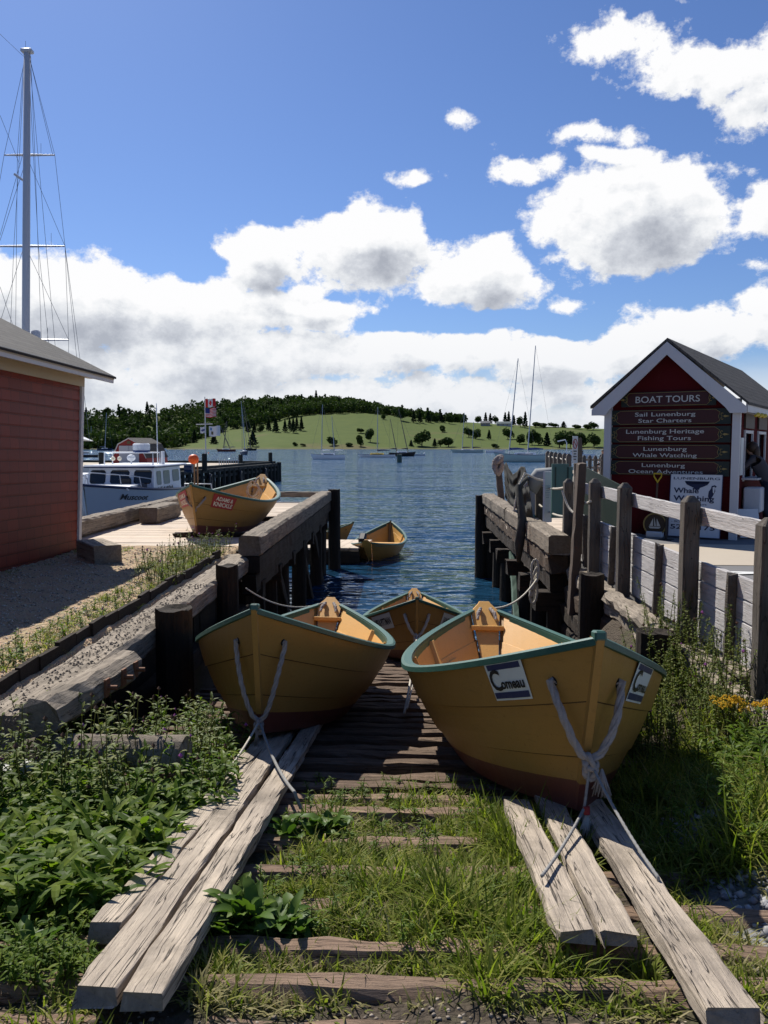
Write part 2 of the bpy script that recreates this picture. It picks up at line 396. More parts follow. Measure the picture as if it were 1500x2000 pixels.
def m_ground(t):
    co = t.add('ShaderNodeTexCoord').outputs['Object']
    n = t.noise(co, 3.0, 8, .65); v = t.add('ShaderNodeTexVoronoi', {'Vector': co, 'Scale': 42.0}).outputs; f = t.noise(co, 60, 6, .7)
    peb = t.mix(.75, v['Color'], (.5,.5,.5)); 
    gr = t.mix(n, (.32,.24,.155), (.52,.40,.265)); gr = t.mix(.45, gr, peb, 'MULTIPLY'); gr = t.mix(1.0, gr, (1.35,1.3,1.25), 'MULTIPLY')
    dirt = t.mix(f, (.045,.036,.026), (.12,.095,.07)); grey = t.mix(f, (.16,.16,.165), (.34,.335,.33))
    s = t.add('ShaderNodeSeparateXYZ', {0: co}).outputs
    wl = t.m('MULTIPLY', t.ramp(t.m('ADD', t.m('MULTIPLY', s[0], -1), t.m('MULTIPLY', n, .5)), [(.0,0),(.9,0),(1,1)]), 1)
    left = t.m('MULTIPLY', t.m('GREATER_THAN', t.m('MULTIPLY', s[0], -1), 2.3), t.m('GREATER_THAN', t.m('ADD', s[1], t.m('MULTIPLY', n, .8)), 4.6))
    c = t.mix(left, dirt, gr)
    rt2 = t.m('MULTIPLY', t.ramp(t.m('SUBTRACT', t.m('ADD', s[0], t.m('MULTIPLY', n, .5)), .6), [(.66,0),(.8,1)]), t.m('LESS_THAN', s[1], 4.0))
    c = t.mix(rt2, c, grey)
    fr = t.m('LESS_THAN', t.m('ADD', s[1], t.m('MULTIPLY', t.m('SUBTRACT', n, .5), .35)), 1.82)
    c = t.mix(fr, c, t.mix(f, (.13,.11,.09), (.30,.27,.23)))
    grass = t.m('MULTIPLY', t.ramp(t.noise(co, 1.7, 6, .6), [(.5,0),(.62,1)]), t.m('SUBTRACT', 1.0, left))
    c = t.mix(t.m('MULTIPLY', grass, .5), c, (.06,.075,.025))
    h = t.m('ADD', t.m('MULTIPLY', v['Distance'], -1.0), t.m('MULTIPLY', f, .8))
    return princ(t, c, .93, h, .9, .02, spec=.15)
place('ground', fastmesh('ground', np.stack([XX, YY, ZZ], -1).reshape(-1, 3), F, mat('ground', m_ground), smooth=True), kind='structure')

# water: radial sheet to the horizon, only bump for the waves close by the real swell is centimetres
def m_water(t):
    co = t.add('ShaderNodeTexCoord').outputs['Object']
    def nz(sx, sc, d, r=.5): return t.noise(t.vm('MULTIPLY', co, (sx, 1.0, 1)), sc, d, r, .5)
    s = t.add('ShaderNodeSeparateXYZ', {0: co}).outputs
    # a: 0.5 m ripples, b: 2 m chop, c: 8 m, e: 30 m gust bands
    a = nz(.45, 3.2, 2); b = nz(.45, .95, 2); c = nz(.5, .20, 2); e = nz(.5, .04, 2)
    h = t.m('ADD', t.m('ADD', t.m('MULTIPLY', a, .11), t.m('MULTIPLY', b, .30)), t.m('ADD', t.m('MULTIPLY', c, 1.0), t.m('MULTIPLY', e, 3.5)))
    bmp = t.add('ShaderNodeBump', {'Height': h, 'Strength': 1.0, 'Distance': 1.0}).outputs[0]
    df = t.add('ShaderNodeBsdfDiffuse', {'Color': (.010,.042,.085,1), 'Normal': bmp}).outputs[0]
    gl = t.add('ShaderNodeBsdfAnisotropic', {'Color': (.86,.94,1.0,1), 'Roughness': .06, 'Normal': bmp}).outputs[0]
    fr = t.add('ShaderNodeFresnel', {'IOR': 1.33, 'Normal': bmp}).outputs[0]
    return t.add('ShaderNodeMixShader', {0: t.m('MINIMUM', fr, .9), 1: df, 2: gl}).outputs[0]
rr = np.concatenate([[0, 4], np.geomspace(8, 9000, 60)]); aa = np.linspace(0, 2*np.pi, 97)[:-1]
V = np.array([(r*math.cos(a), r*math.sin(a), WATER) for r in rr for a in aa]); k = len(aa)
F = np.array([(i*k+j, (i+1)*k+j, (i+1)*k+(j+1) % k, i*k+(j+1) % k) for i in range(len(rr)-1) for j in range(k)])
place('water', fastmesh('water', V, F, mat('water', m_water)), kind='structure')
place('seabed', mesh('seabed', [(-9000,-9000,-6),(9000,-9000,-6),(9000,9000,-6),(-9000,9000,-6)], [(0,1,2,3)], mat('seabed', lambda t: princ(t, (.02,.03,.03), 1))), kind='structure')

# ties (sleepers) of the slip
tie_y = [1.985, 2.20, 2.40, 2.727, 3.036, 3.42, 3.84, 4.125, 4.32, 4.57, 4.90, 5.14, 5.38, 5.70, 5.93, 6.16, 6.43, 6.70, 6.99, 7.21, 7.52, 7.78, 8.09, 8.38, 8.79, 9.05, 9.33]
yv = 9.62
while yv < 13.4: tie_y.append(yv); yv += .30
for i, y in enumerate(tie_y):
    z = slip(y)-.08-.055; d = .10+random.uniform(-.012, .015)
    x0 = -2.02+random.uniform(-.05, .1); x1 = 1.42+random.uniform(-.1, .1)
    if y < 4: x0 -= .5+random.random()*.3
    if y < 2.5: x1 = 1.15+random.uniform(-.05, .1)
    w = d*1.15
    if i == 0: d, w, z = .12, .21, .13
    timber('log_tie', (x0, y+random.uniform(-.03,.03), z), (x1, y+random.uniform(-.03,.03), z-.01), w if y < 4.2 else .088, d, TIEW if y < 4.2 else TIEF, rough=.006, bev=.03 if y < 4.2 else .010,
           label='dark weathered slip tie lying across the full width at the very front edge' if i == 0 else 'rough brown log tie laid across the slipway', cat='railway tie', group=None if i == 0 else 'cross ties of the slipway')
# plank tracks
def track(name, lab, p0, p1, w, h, m=PLANK, roll=0, seed=1, seg=None):
    a = atz_s(*p0); b = atz_s(*p1)
    a[2] -= h/2; b[2] -= h/2
    o = timber(name, a, b, w, h, m, rough=.0035, bev=.006, seed=seed, roll=roll, label=lab, cat='plank')
    return o
def atz_s(px, py, lift=0):   # point on the slip plane
    d = ray(px, py); k = (EYE-.65-lift)/(-d[2]-.165*d[1]); return np.array([0,0,EYE])+d*k
track('plank', 'leftmost weathered timber of the left plank track, its lower end ragged', (205, 1805), (550, 1400), .100, .06, seed=3)
track('plank', 'middle weathered timber of the left plank track, reaching the front tie', (185, 1930), (588, 1385), .112, .05, seed=4)
track('plank', 'right-hand timber of the left plank track, squared end near the front', (278, 1938), (628, 1385), .112, .05, seed=5)
track('plank', 'short pale plank nearest the grass under the rope of the right dory', (1126, 1815), (1008, 1562), .118, .045, seed=6)
track('plank', 'middle plank of the right track between the two others', (1214, 1822), (1066, 1548), .108, .045, seed=7)
track('plank', 'longest plank of the right track, running down to the bottom right corner', (1432, 1975), (1150, 1560), .128, .055, seed=8)
# block the right dory's forefoot rests on
for i, (y, lab) in enumerate(((3.75, 'short chock under the bow of the right dory'), (6.4, 'short chock under the stern of the right dory'))):
    timber('chock', (.5, y, slip(y)-.19), (1.1, y, slip(y)-.19), .12, .12, DARKW, label=lab, cat='wood block')

# ---- left retaining wall (bulkhead) along the slip
wall = empty('retaining_wall', Matrix.Translation((-2.2, 7.5, -.5)), label='dark timber bulkhead holding the gravel bank left of the slip', cat='retaining wall')
timber('cap_beam', (-2.22, 4.35, .10), (-2.22, 10.9, .10), .30, .22, OLDW, wall, rough=.006, bev=.03)
mb = MB()
for i, y in enumerate(np.arange(4.2, 11.0, .26)):
    mb.box((-2.33+random.uniform(-.01,.01), y, -.9), (.07, .25, 1.9))
mb.put('sheeting', DARKW, None, wall)
timber('waling', (-2.16, 4.3, -.35), (-2.16, 10.9, -.55), .14, .2, DARKW, wall)
mb = MB()
for i, y in enumerate(np.arange(4.6, 10.7, .30)):
    mb.box((-2.46+random.uniform(-.006,.006), y, .19+random.uniform(-.02,.02)), (.035, .298, .20), Matrix.Rotation(random.uniform(-.05,.05), 3, 'Z'))
mb.put('edge_boards', DARKW, None, wall)
# bolted front timber
ft = timber('fender_beam', (-1.94, 4.2, .25), (-1.97, 5.70, .13), .20, .20, OLDW, rough=.008, bev=.05, label='bleached beam end with rusty bolts beside the leaning weeds', cat='timber beam')
RUST = paint('rust', (.22,.09,.04), .8, .3, .3)
for dx in (.62, .88, 1.2):
    b = MB(); b.tube([(1.2-dx, -.09, 0), (1.2-dx, -.17, 0)], .016, 8); b.box((1.2-dx, -.106, 0), (.08, .012, .11)); b.put('bolt', RUST, frame((-1.94, 4.2, .25), (-1.97, 5.70, .13)), ft)
def pile(name, x, y, top, r, m=PILEW, bottom=None, parent=None, lean=(0,0), seed=None, **kw):
    b = WATER-2 if bottom is None else bottom
    M = Matrix.Translation((x, y, b)) @ Matrix.Rotation(lean[0], 4, 'X') @ Matrix.Rotation(lean[1], 4, 'Y')
    return place(name, pile_mesh(r*1.08, r, top-b, m, seed=seed or random.randint(0, 9999)), M, parent, **kw)
pile('pile', -1.93, 6.75, .33, .145, label='thick dark pile with a hollow top nearest the left dory', cat='pile')
pile('pile', -1.97, 9.0, .36, .115, label='slim dark pile just before the left wharf', cat='pile')
pile('pile', -1.98, 4.75, -.12, .13, bottom=-1.5, label='low stump hidden in the weeds below the bolted beam', cat='pile')
o = timber('timber_block', atz(176, 1072, .30), atz(212, 1085, .30), .35, .26, OLDW, label='loose squared block on the gravel at the corner of the red building', cat='wood block')

# ---- left wharf
LX0, LX1, LY0, LY1, DZ = -5.45, -1.92, 10.75, 21.4, .20
wharf = empty('wharf', Matrix.Translation(((LX0+LX1)/2, 16, DZ)), label='left plank wharf with squared curb timbers carrying a dory', cat='wharf')
def plankdeck(x0, x1, y0, y1, z, w=.14, across='x', ragged=.04):
    mb = MB()
    if across == 'x':
        y = y0
        while y < y1:
            ww = w*random.uniform(.93, 1.0)-.007; e = random.uniform(-ragged, ragged)
            mb.box(((x0+x1)/2+e/2, y+ww/2, z-.03+random.uniform(-.004,.004)), (x1-x0, ww, .06), Matrix.Rotation(random.uniform(-.002,.002), 3, 'Z')); y += ww+.008
    return mb
def m_planks(t):
    co = t.add('ShaderNodeTexCoord').outputs['Object']
    r = t.add('ShaderNodeNewGeometry').outputs['Random Per Island']
    n = t.noise(t.vm('ADD', t.vm('MULTIPLY', co, (.8,14,14)), t.add('ShaderNodeCombineXYZ', {0: t.m('MULTIPLY', r, 50.0)}).outputs[0]), 2.5, 8, .68)
    c = t.mix(n, (.44,.35,.26), (.74,.63,.50)); c = t.mix(t.m('MULTIPLY', r, .5), c, (.48,.42,.35))
    c = t.mix(t.m('MULTIPLY', t.ramp(t.noise(co, 2.0, 6, .6), [(.52,0),(.7,1)]), .35), c, (.18,.14,.10))
    return princ(t, c, .85, n, .5, .008, spec=.2)
PDECK = mat('plank_deck', m_planks)
plankdeck(LX0+.05, LX1-.1, 11.95, LY1-.1, DZ).put('decking', PDECK, None, wharf)
timber('curb_timber', (LX1-.12, LY0-.02, .365), (LX1-.12, LY1-.15, .365), .30, .27, CURBW, wharf, rough=.006, bev=.03)
timber('curb_timber', (LX0+.15, 11.4, .36), (LX0+.15, LY1-.15, .36), .28, .26, CURBW, wharf, rough=.006, bev=.03)
timber('curb_timber', (LX0, LY1-.14, .40), (LX1, LY1-.14, .40), .22, .14, CURBW, wharf, rough=.004, bev=.02)
timber('curb_block', (LX0+.62, 15.3, .36), (LX0+.62, 16.9, .36), .36, .3, CURBW, wharf, rough=.005, bev=.03)
timber('stringer', (LX1-.10, LY0-.05, .11), (LX1-.10, LY1-.05, .11), .24, .22, DARKW, wharf, rough=.006)
timber('stringer', (LX1-.14, LY0-.05, -.15), (LX1-.14, LY1-.05, -.15), .2, .26, DARKW, wharf, rough=.006)
timber('stringer', (LX0+.14, LY0, -.05), (LX0+.14, LY1, -.05), .2, .4, DARKW, wharf, rough=.006)
timber('cap_beam', (LX0+.1, 11.75, .08), (LX1-.15, 11.75, .08), .3, .2, DARKW, wharf)
timber('cap_beam', (LX1-.5, 10.95, .14), (LX1+.0, 10.95, .16), .34, .12, OLDW, wharf)
for j, y in enumerate(np.arange(11.2, 21.3, 1.55)):
    timber('cap_beam', (LX0, y, -.3), (LX1-.02, y, -.3), .26, .26, DARKW, wharf)
    for i, x in enumerate((LX1-.22, LX1-1.3, LX1-2.35, LX0+.2)):
        pile('pile', x+random.uniform(-.05,.05), y+random.uniform(-.08,.08), -.35, .13, parent=wharf, lean=(random.uniform(-.02,.02), random.uniform(-.02,.02)))
pile('corner_pile', LX1+.08, LY1-.1, .53, .15, parent=wharf)
for y in (14.2, 17.3, 19.5):
    timber('cross_brace', (LX1-.05, y, -1.7), (LX1-.12, y-1.2, -.3), .08, .16, DARKW, wharf)
mb = MB()
for x in np.arange(LX0+.3, -2.0, .42): mb.box((x, 11.62+random.uniform(-.02,.02), -1.3), (.4, .12, 2.7))
mb.put('bulkhead', DARKW, None, wharf)

# ---- right wharf face
RX = 1.90
rw = empty('wharf', Matrix.Translation((2.2, 15, .2)), label='right timber wharf with heavy stacked edge beams on piles', cat='wharf')
RY1 = 20.0
timber('curb_timber', (RX+.15, 10.8, .37), (RX+.15, 15.6, .37), .29, .27, CURBW, rw, rough=.008, bev=.03, seed=51)
timber('curb_timber', (RX+.15, 15.65, .37), (RX+.13, RY1, .39), .29, .25, CURBW, rw, rough=.008, bev=.03, seed=52)
timber('stringer', (RX+.16, 10.9, .10), (RX+.16, RY1, .12), .25, .24, BRNW, rw, rough=.012, bev=.03)
timber('stringer', (RX+.18, 11.0, -.16), (RX+.18, RY1, -.14), .22, .25, DARKW, rw, rough=.01)
for j, y in enumerate(np.arange(11.1, 20.2, 1.5)):
    timber('cap_beam', (RX-.12, y, -.42), (6, y, -.42), .26, .26, DARKW, rw)
    for x in (RX+.22, RX+1.3, RX+2.5, RX+3.8):
        pile('pile', x+random.uniform(-.06,.06), y+random.uniform(-.1,.1), -.5, .13, parent=rw, lean=(random.uniform(-.03,.03), random.uniform(-.03,.03)))
pile('corner_pile', RX-.02, RY1+.05, .46, .14, parent=rw)
GRN = paint('algae_green', (.10,.17,.12), .8, .3, .4)
timber('cross_brace', (RX+.0, 13.3, -1.8), (RX+.1, 15.2, -.35), .10, .16, GRN, rw)
plankdeck(RX+.05, 8.0, 14.2, RY1, .16).put('decking', PDECK, None, rw)
timber('rub_board', atY(1136, 905, 10.3), atY(1117, 1198, 10.3), .17, .10, paint('brown_board', (.10,.07,.05), .85, .3, .3), rw)
# timber crib wall below the fence
crib = empty('retaining_wall', Matrix.Translation((2.3, 7, 0)), label='split old timbers stacked below the grey fence', cat='retaining wall')
for i, (z, x, y0, y1, m, w, h) in enumerate(((-.02, 2.28, 4.6, 10.9, OLDW, .24, .22), (-.27, 2.24, 5.9, 10.9, BRNW, .22, .24), (-.52, 2.22, 6.2, 10.9, DARKW, .22, .25), (-.80, 2.22, 6.2, 10.9, DARKW, .22, .28), (-1.1, 2.2, 6.2, 10.9, DARKW, .22, .3), (-1.45, 2.2, 6.2, 10.9, DARKW, .22, .35))):
    timber('crib_timber', (x, y0, z), (x, y1, z-.01), w, h, m, crib, rough=.014, bev=.04)
timber('round_log', (2.19, 6.9, .10), (2.19, 8.6, .09), .17, .14, OLDW, crib, rough=.01, bev=.05)
pile('pile', 2.0, 6.45, .22, .15, label='cut-off thick pile between fence and right dory', cat='pile')
pile('pile', 2.05, 8.95, .29, .125, label='dark pile standing against the middle of the grey fence', cat='pile')
for i, (a, b, w, h, lab) in enumerate((((1415,1290),(1465,1325),.13,.045,'topmost scrap board of the pile under the fence'), ((1420,1312),(1475,1350),.16,.05,'second scrap board of the pile under the fence'), ((1408,1338),(1468,1392),.15,.06,'lowest scrap board of the pile under the fence'))):
    timber('scrap_board', atY(*a, 6.0), atY(*b, 5.35), w, h, OLDW, label=lab, cat='board')

# ---- fence
fx = 2.3
fence = empty('fence', Matrix.Translation((fx, 8, .15)), label='grey timber fence with pointed posts and low boarding along the right wharf', cat='fence')
def post(name, x, y, z0, z1, w=.15, m=GREYW, parent=None, cap=.05, **kw):
    mb = MB(); a = w/2; H = z1-z0; n = 6; b = .012
    ring = [(-a+b,-a),(a-b,-a),(a,-a+b),(a,a-b),(a-b,a),(-a+b,a),(-a,a-b),(-a,-a+b)]; vs = []; fs = []
    for i in range(n+1):
        for (p, q) in ring: vs.append((p+random.gauss(0,.0015), q+random.gauss(0,.0015), (H-cap)*i/n))
    for i in range(n):
        for k in range(8): fs.append((i*8+k, i*8+(k+1) % 8, (i+1)*8+(k+1) % 8, (i+1)*8+k))
    for (p, q) in ring: vs.append((p*.35, q*.35, H))
    for k in range(8): fs.append((n*8+k, n*8+(k+1) % 8, (n+1)*8+(k+1) % 8, (n+1)*8+k))
    fs.append(tuple((n+1)*8+k for k in range(8)))
    mb.addvf(vs, fs)
    return mb.put(name, m, Matrix.Translation((x, y, z0)) @ Matrix.Rotation(kw.pop('rz', 0), 4, 'Z') , parent, **kw)
GREYP = wood('grey_post_wood', (.145,.125,.105), (.085,.073,.062), along=2, stain=.35, crack=.5)
posts = [(3.5,1.25,.1),(5.2,1.24,-.3),(6.63,1.29,-.22),(8.6,1.30,-.15),(9.95,1.29,-.3),(11.55,1.22,-.1),(14.0,1.3,.1)]
NAIL = paint('nail', (.03,.025,.02), .7, 0, 0)
for y, zt, zb in posts:
    p = post('post', fx, y, zb, zt, .128, GREYP, fence)
    if y < 9:
        for zz in (.12, .30, .36, .5, .9, 1.0):
            mb = MB(); q = random.uniform(-.03,.03); mb.tube([(q, -.062, zt-zb-zz), (q, -.068, zt-zb-zz)], .006, 6); place('nail', mb.me('nail', NAIL), Matrix(), p, rel=True)
def board(y0, y1, z0, z1, zt0, h, x, parent=fence, th=.04, name='board'):
    return timber(name, (x, y0, z0), (x, y1, z1), th, h, GREYL, parent, rough=.002, bev=.005)
for (a, b) in ((3.5,5.2),(5.2,6.63),(6.63,8.6),(8.6,9.95),(9.95,11.55)):
    dz = random.uniform(-.01,.01)
    board(a-.02, b+.02, 1.115+dz, 1.12+dz, 0, .135, fx+.10, name='top_rail')
    for k in range(4): board(a+.0, b-.0, .68-.158*k+dz, .675-.158*k+dz, 0, .148, fx+.115)
    if a < 10.5: timber('batten', (fx+.065, (a+b)/2+random.uniform(-.1,.1), .10), (fx+.065, (a+b)/2, .77), .07, .055, GREYP, fence)
# ================================================================ dories
DL, DB, HB, HM, HS, RB, RS_, BB, WT = 4.36, 1.561, .851, .526, .794, .384, .754, .861, .134
def d_gun(t):
    a = abs((t-.5)/.5)
    s = 1-a**2.2 if t > .5 else WT/DB*2+(1-WT/DB*2)*(1-a**2.2)
    return (-DL/2+DL*t, DB/2*s, HM+((HB if t > .5 else HS)-HM)*a*a)
def d_chi(t):
    a = abs((t-.5)/.5)
    s = 1-a**2.2 if t > .5 else .08+.92*(1-a**2.2)
    return (-DL/2+RS_+(DL-RB-RS_)*t, BB/2*s, .06*(2*(t-.5))**2)
def hull(t, s, side, off=0.0):
    g, c = d_gun(t), d_chi(t)
    k = 3.0; fr = (s*k) % 1.0 if s < .9999 else 1.0
    b = .035*math.sin(math.pi*s)*(1-abs(2*t-1)**3)
    p = [c[i]+(g[i]-c[i])*s for i in range(3)]
    # outward direction in the section plane
    dy, dz = g[1]-c[1], g[2]-c[2]; L = math.hypot(dy, dz); ny, nz = dz/L, -dy/L
    o = b+off; fade = min(1.0, (1-t)*22+.15)
    return (p[0]+(off*.25 if t > .9 else 0), side*max(.012 if t > .99 else 0, p[1]+ny*o*fade if t < .995 else p[1]+off*.5), p[2]+nz*o*fade*.6)
BUFF = None
def hullpaint(t, c, c2, seams=False):
    co = objco(t); n = t.noise(co, 2.5, 6, .6); n2 = t.noise(co, 60, 5, .7); n3 = t.noise(t.vm('MULTIPLY', co, (1.2, 3, 9)), 5, 7, .75)
    b = t.mix(n, c, c2); b = t.mix(t.m('MULTIPLY', t.ramp(n3, [(.57,0),(.72,1)]), .5), b, tuple(v*.42 for v in c)); b = t.mix(t.m('MULTIPLY', t.ramp(n2, [(.62,0),(.7,1)]), .45), b, (.10,.05,.02))
    return princ(t, b, t.m('ADD', .36, t.m('MULTIPLY', n2, .2)), t.m('ADD', n2, t.m('MULTIPLY', n3, .6)), .25, .004, spec=.45)
M_OUT = mat('buff_paint', lambda t: hullpaint(t, (.37,.20,.048), (.30,.158,.036)))
M_IN = mat('buff_interior_paint', lambda t: hullpaint(t, (.68,.37,.09), (.61,.32,.075)))
M_BOT = mat('red_bottom_paint', lambda t: hullpaint(t, (.16,.045,.028), (.11,.03,.02)))
M_GRN = mat('green_rail_paint', lambda t: hullpaint(t, (.035,.115,.085), (.020,.075,.055)))
M_SEAM_SHADE = paint('hull_seam_shade', (.085,.045,.018), .7, .2, 0)  # dark line under each lap: caulked seam plus the lap's shadow, painted as colour
M_HOLE = paint('dark_hole', (.01,.008,.006), .9, 0, 0)
def strip(rows, mats, mi=None, name='m', smooth=False, close=False):
    n = len(rows[0]); V = [p for r in rows for p in r]; F = []; MI = []
    for i in range(len(rows)-1):
        for j in range(n-1 if not close else n):
            F.append((i*n+j, i*n+(j+1) % n, (i+1)*n+(j+1) % n, (i+1)*n+j)); MI.append(mi(i, j) if mi else 0)
    return V, F, MI
SKEW = .016
def decal(M, parent, side, t0, t1, s0, s1, fills, texts, name='name_board', label=None):
    """flat painted board bent onto the strake: fills = [(x0,x1,y0,y1,mat)], texts = [(str,x0,x1,y0,h,mat,bold,slant)]"""
    mats = []; mb = MB()
    def mi(m):
        if m not in mats: mats.append(m)
        return mats.index(m)
    def fn(off):
        def f(x, y):
            # bow is local +x; text must read left to right seen from outside
            tt = (t0+(t1-t0)*x if side < 0 else t1-(t1-t0)*x)+SKEW*(1-y)
            return hull(tt, s0+(s1-s0)*y, side, off+.008)
        return f
    k = 0
    for (x0, x1, y0, y1, m) in fills:
        mb.cur = mi(m); f = fn(.007+.0012*k); N = 8; k += 1
        rows = [[f(x0+(x1-x0)*i/N, y0+(y1-y0)*j/4) for i in range(N+1)] for j in range(5)]
        V, F, _ = strip(rows, None); mb.addvf(V, F)
    for (s, x0, x1, y0, h, m, bold, sl) in texts:
        mb.cur = mi(m); text_fit(mb, s, x0, x1, y0, h, fn(.007+.0012*k+.001), bold, slant=sl)
    o = place(name, mesh(name, mb.v, mb.f, mats, mb.mi), Matrix(), parent, rel=True)
    if label: o['label'] = label
    return o
WHITE = paint('sign_white', (.62,.66,.64), .5, .06, .08); NAVY = paint('sign_navy', (.02,.03,.10), .5, .1, 0); BLACK = paint('sign_black', (.012,.012,.014), .5, 0, 0)
SRED = paint('sign_red', (.36,.03,.03), .5, .1, 0); CREAM = paint('sign_cream', (.75,.68,.52), .5, .1, .1)
def pose(x, y, z, yaw, pitch=0, roll=0):
    cz, sz = math.cos(yaw), math.sin(yaw); cp, sp = math.cos(pitch), math.sin(pitch); cr, sr = math.cos(roll), math.sin(roll)
    Rz = Matrix(((cz,-sz,0),(sz,cz,0),(0,0,1))); Ry = Matrix(((cp,0,-sp),(0,1,0),(sp,0,cp))); Rx = Matrix(((1,0,0),(0,cr,-sr),(0,sr,cr)))
    M = (Rz @ Ry @ Rx).to_4x4(); M.translation = (x, y, z); return M
def rope_pts(p0, p1, sag, n=10):
    p0, p1 = Vector(p0), Vector(p1); return [p0.lerp(p1, i/n)+Vector((0,0,-sag*4*(i/n)*(1-i/n))) for i in range(n+1)]
def dory(label, M, decals=(), bottom=M_BOT, outer=M_OUT, group='buff dories with green rails', thwart=True, motor=False, inner=M_IN):
    root = empty('dory', M, label=label, cat='dory', group=group)
    def part(name, me): return place(name, me, Matrix(), root, rel=True)
    N = 40; ts = [1-(1-i/N)**1.15 if i else 0 for i in range(N+1)]; ts = [i/N for i in range(N+1)]
    ss = [0, .09, .18, .322, .33]+[.3301, .45, .57, .652, .66]+[.6601, .78, .9, 1.0]
    offs = [.014, .010, .007, .001, 0]+[.012, .009, .005, .001, 0]+[.012, .009, .005, 0]
    V = []; F = []; MI = []
    for side in (-1, 1):
        rows = [[hull(t, s, side, o) for t in ts] for s, o in zip(ss, offs)]
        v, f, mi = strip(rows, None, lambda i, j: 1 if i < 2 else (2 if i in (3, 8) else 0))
        b = len(V); V += v; F += [tuple(q+b for q in (ff if side < 0 else ff[::-1])) for ff in f]; MI += mi
    # bottom
    rows = [[(hull(t, 0, -1, .011)), (hull(t, 0, 1, .011))] for t in ts]
    v, f, mi = strip(rows, None); b = len(V); V += v; F += [tuple(q+b for q in ff) for ff in f]; MI += [1]*len(f)
    part('hull', mesh('hull', V, F, [outer, bottom, M_SEAM_SHADE], MI))
    # interior skin
    V = []; F = []
    ti = [.02+.955*i/36 for i in range(37)]
    si = [.03, .33, .331, .66, .661, .985]; oi = [-.022, -.022, -.030, -.030, -.022, -.022]
    for side in (-1, 1):
        rows = [[hull(t, s, side, o) for t in ti] for s, o in zip(si, oi)]
        v, f, _ = strip(rows, None); b = len(V); V += v; F += [tuple(q+b for q in (ff[::-1] if side < 0 else ff)) for ff in f]
    rows = [[hull(t, .05, -1, -.02), hull(t, .05, 1, -.02)] for t in ti]
    v, f, _ = strip(rows, None); b = len(V); V += v; F += [tuple(q+b for q in ff[::-1]) for ff in f]
    part('interior_planking', mesh('inner', V, F, inner))
    # green gunwale rail: inside cap + outer rub strip
    for side in (-1, 1):
        rows = []
        for t in ts:
            g = d_gun(t); y = g[1]; wi = .052 if y > .08 else max(.004, y*.8-.01)
            P = [(g[0], side*(y+.018), g[2]+.004), (g[0], side*(y+.018), g[2]-.024), (g[0], side*(y+.002), g[2]-.024), (g[0], side*max(0, y-wi), g[2]-.012), (g[0], side*max(0, y-wi), g[2]+.014), (g[0], side*(y-.0), g[2]+.016)]
            rows.append(P)
        v, f, _ = strip(rows, None, close=True)
        f += [tuple(range(6)), tuple((len(rows)-1)*6+k for k in range(5, -1, -1))]
        part('gunwale', mesh('rail', v, f, M_GRN))
        # dark inner rail face (inwale)
        rows = []
        for t in ti[1:-1]:
            g = d_gun(t); y = max(.012, g[1]-.048); rows.append([(g[0], side*y, g[2]+.0), (g[0], side*(y-.008), g[2]-.0), (g[0], side*(y-.014), g[2]-.075), (g[0], side*(y-.0), g[2]-.078)])
        v, f, _ = strip(rows, None, close=True); part('inwale', mesh('inwale', v, f, M_GRN))
    # stem post
    mb = MB(); rows = []
    for i in range(13):
        s = i/12; g, c = d_gun(1), d_chi(1); x = c[0]+(g[0]-c[0])*s; z = c[2]+(g[2]-c[2])*s
        rows.append([(x+.018, -.016, z), (x+.018, .016, z), (x-.05, .030, z+.01), (x-.05, -.030, z+.01)])
    v, f, mi = strip(rows, None, lambda i, j: 1 if i < 2 else 0, close=True)
    mb.addvf(v, f); mb.mi = mi; f0 = len(v)
    part('stem', mesh('stem', v, f, [outer, bottom], mi))
    g = d_gun(1)
    mb = MB(); mb.box((g[0]-.02, 0, g[2]+.012), (.075, .05, .045), bev=.008); mb.put('stem_head', M_GRN, None, root); 
    bpy.context.view_layer.update()
    root.children[-1].matrix_basis = Matrix()
    # transom (narrow tombstone) rising above the rails
    g0, c0 = d_gun(0), d_chi(0)
    def tp(s, y, dx): x = c0[0]+(g0[0]-c0[0])*s; z = c0[2]+(g0[2]-c0[2])*s; return (x+dx, y, z)
    prof = [(-.0, .035), (.25, .055), (.5, .08), (.75, .105), (.95, .128), (1.0, .128), (1.09, .06), (1.12, .045)]
    V = []; 
    for dx in (-.02, .035):
        for s, w in prof: V.append(tp(s, -w, dx))
        for s, w in prof[::-1]: V.append(tp(s, w, dx))
    n = 2*len(prof); F = [tuple(range(n)), tuple(range(2*n-1, n-1, -1))]+[(i, n+i, n+(i+1) % n, (i+1) % n) for i in range(n)]
    tr = part('transom', mesh('transom', V, F, inner))
    mb = MB(); a = tp(.80, 0, .06); mb.box(a, (.05, .30, .045), Matrix.Rotation(.0, 3, 'Y'), bev=.006); part('transom_knee', mb.me('knee', inner))
    mb = MB(); pts = [tp(1.03, -.045, .05), tp(.98, -.075, .10), tp(.90, -.085, .10)]; mb.tube(pts, [.017,.017,.013], 10, lobes=3, pitch=.05)
    part('becket_rope', mb.me('rope', ROPE)); mb = MB(); pts = [tp(1.03, .045, .05), tp(.98, .075, .10), tp(.90, .085, .10)]; mb.tube(pts, [.017,.017,.013], 10, lobes=3, pitch=.05)
    part('becket_rope', mb.me('rope', ROPE))
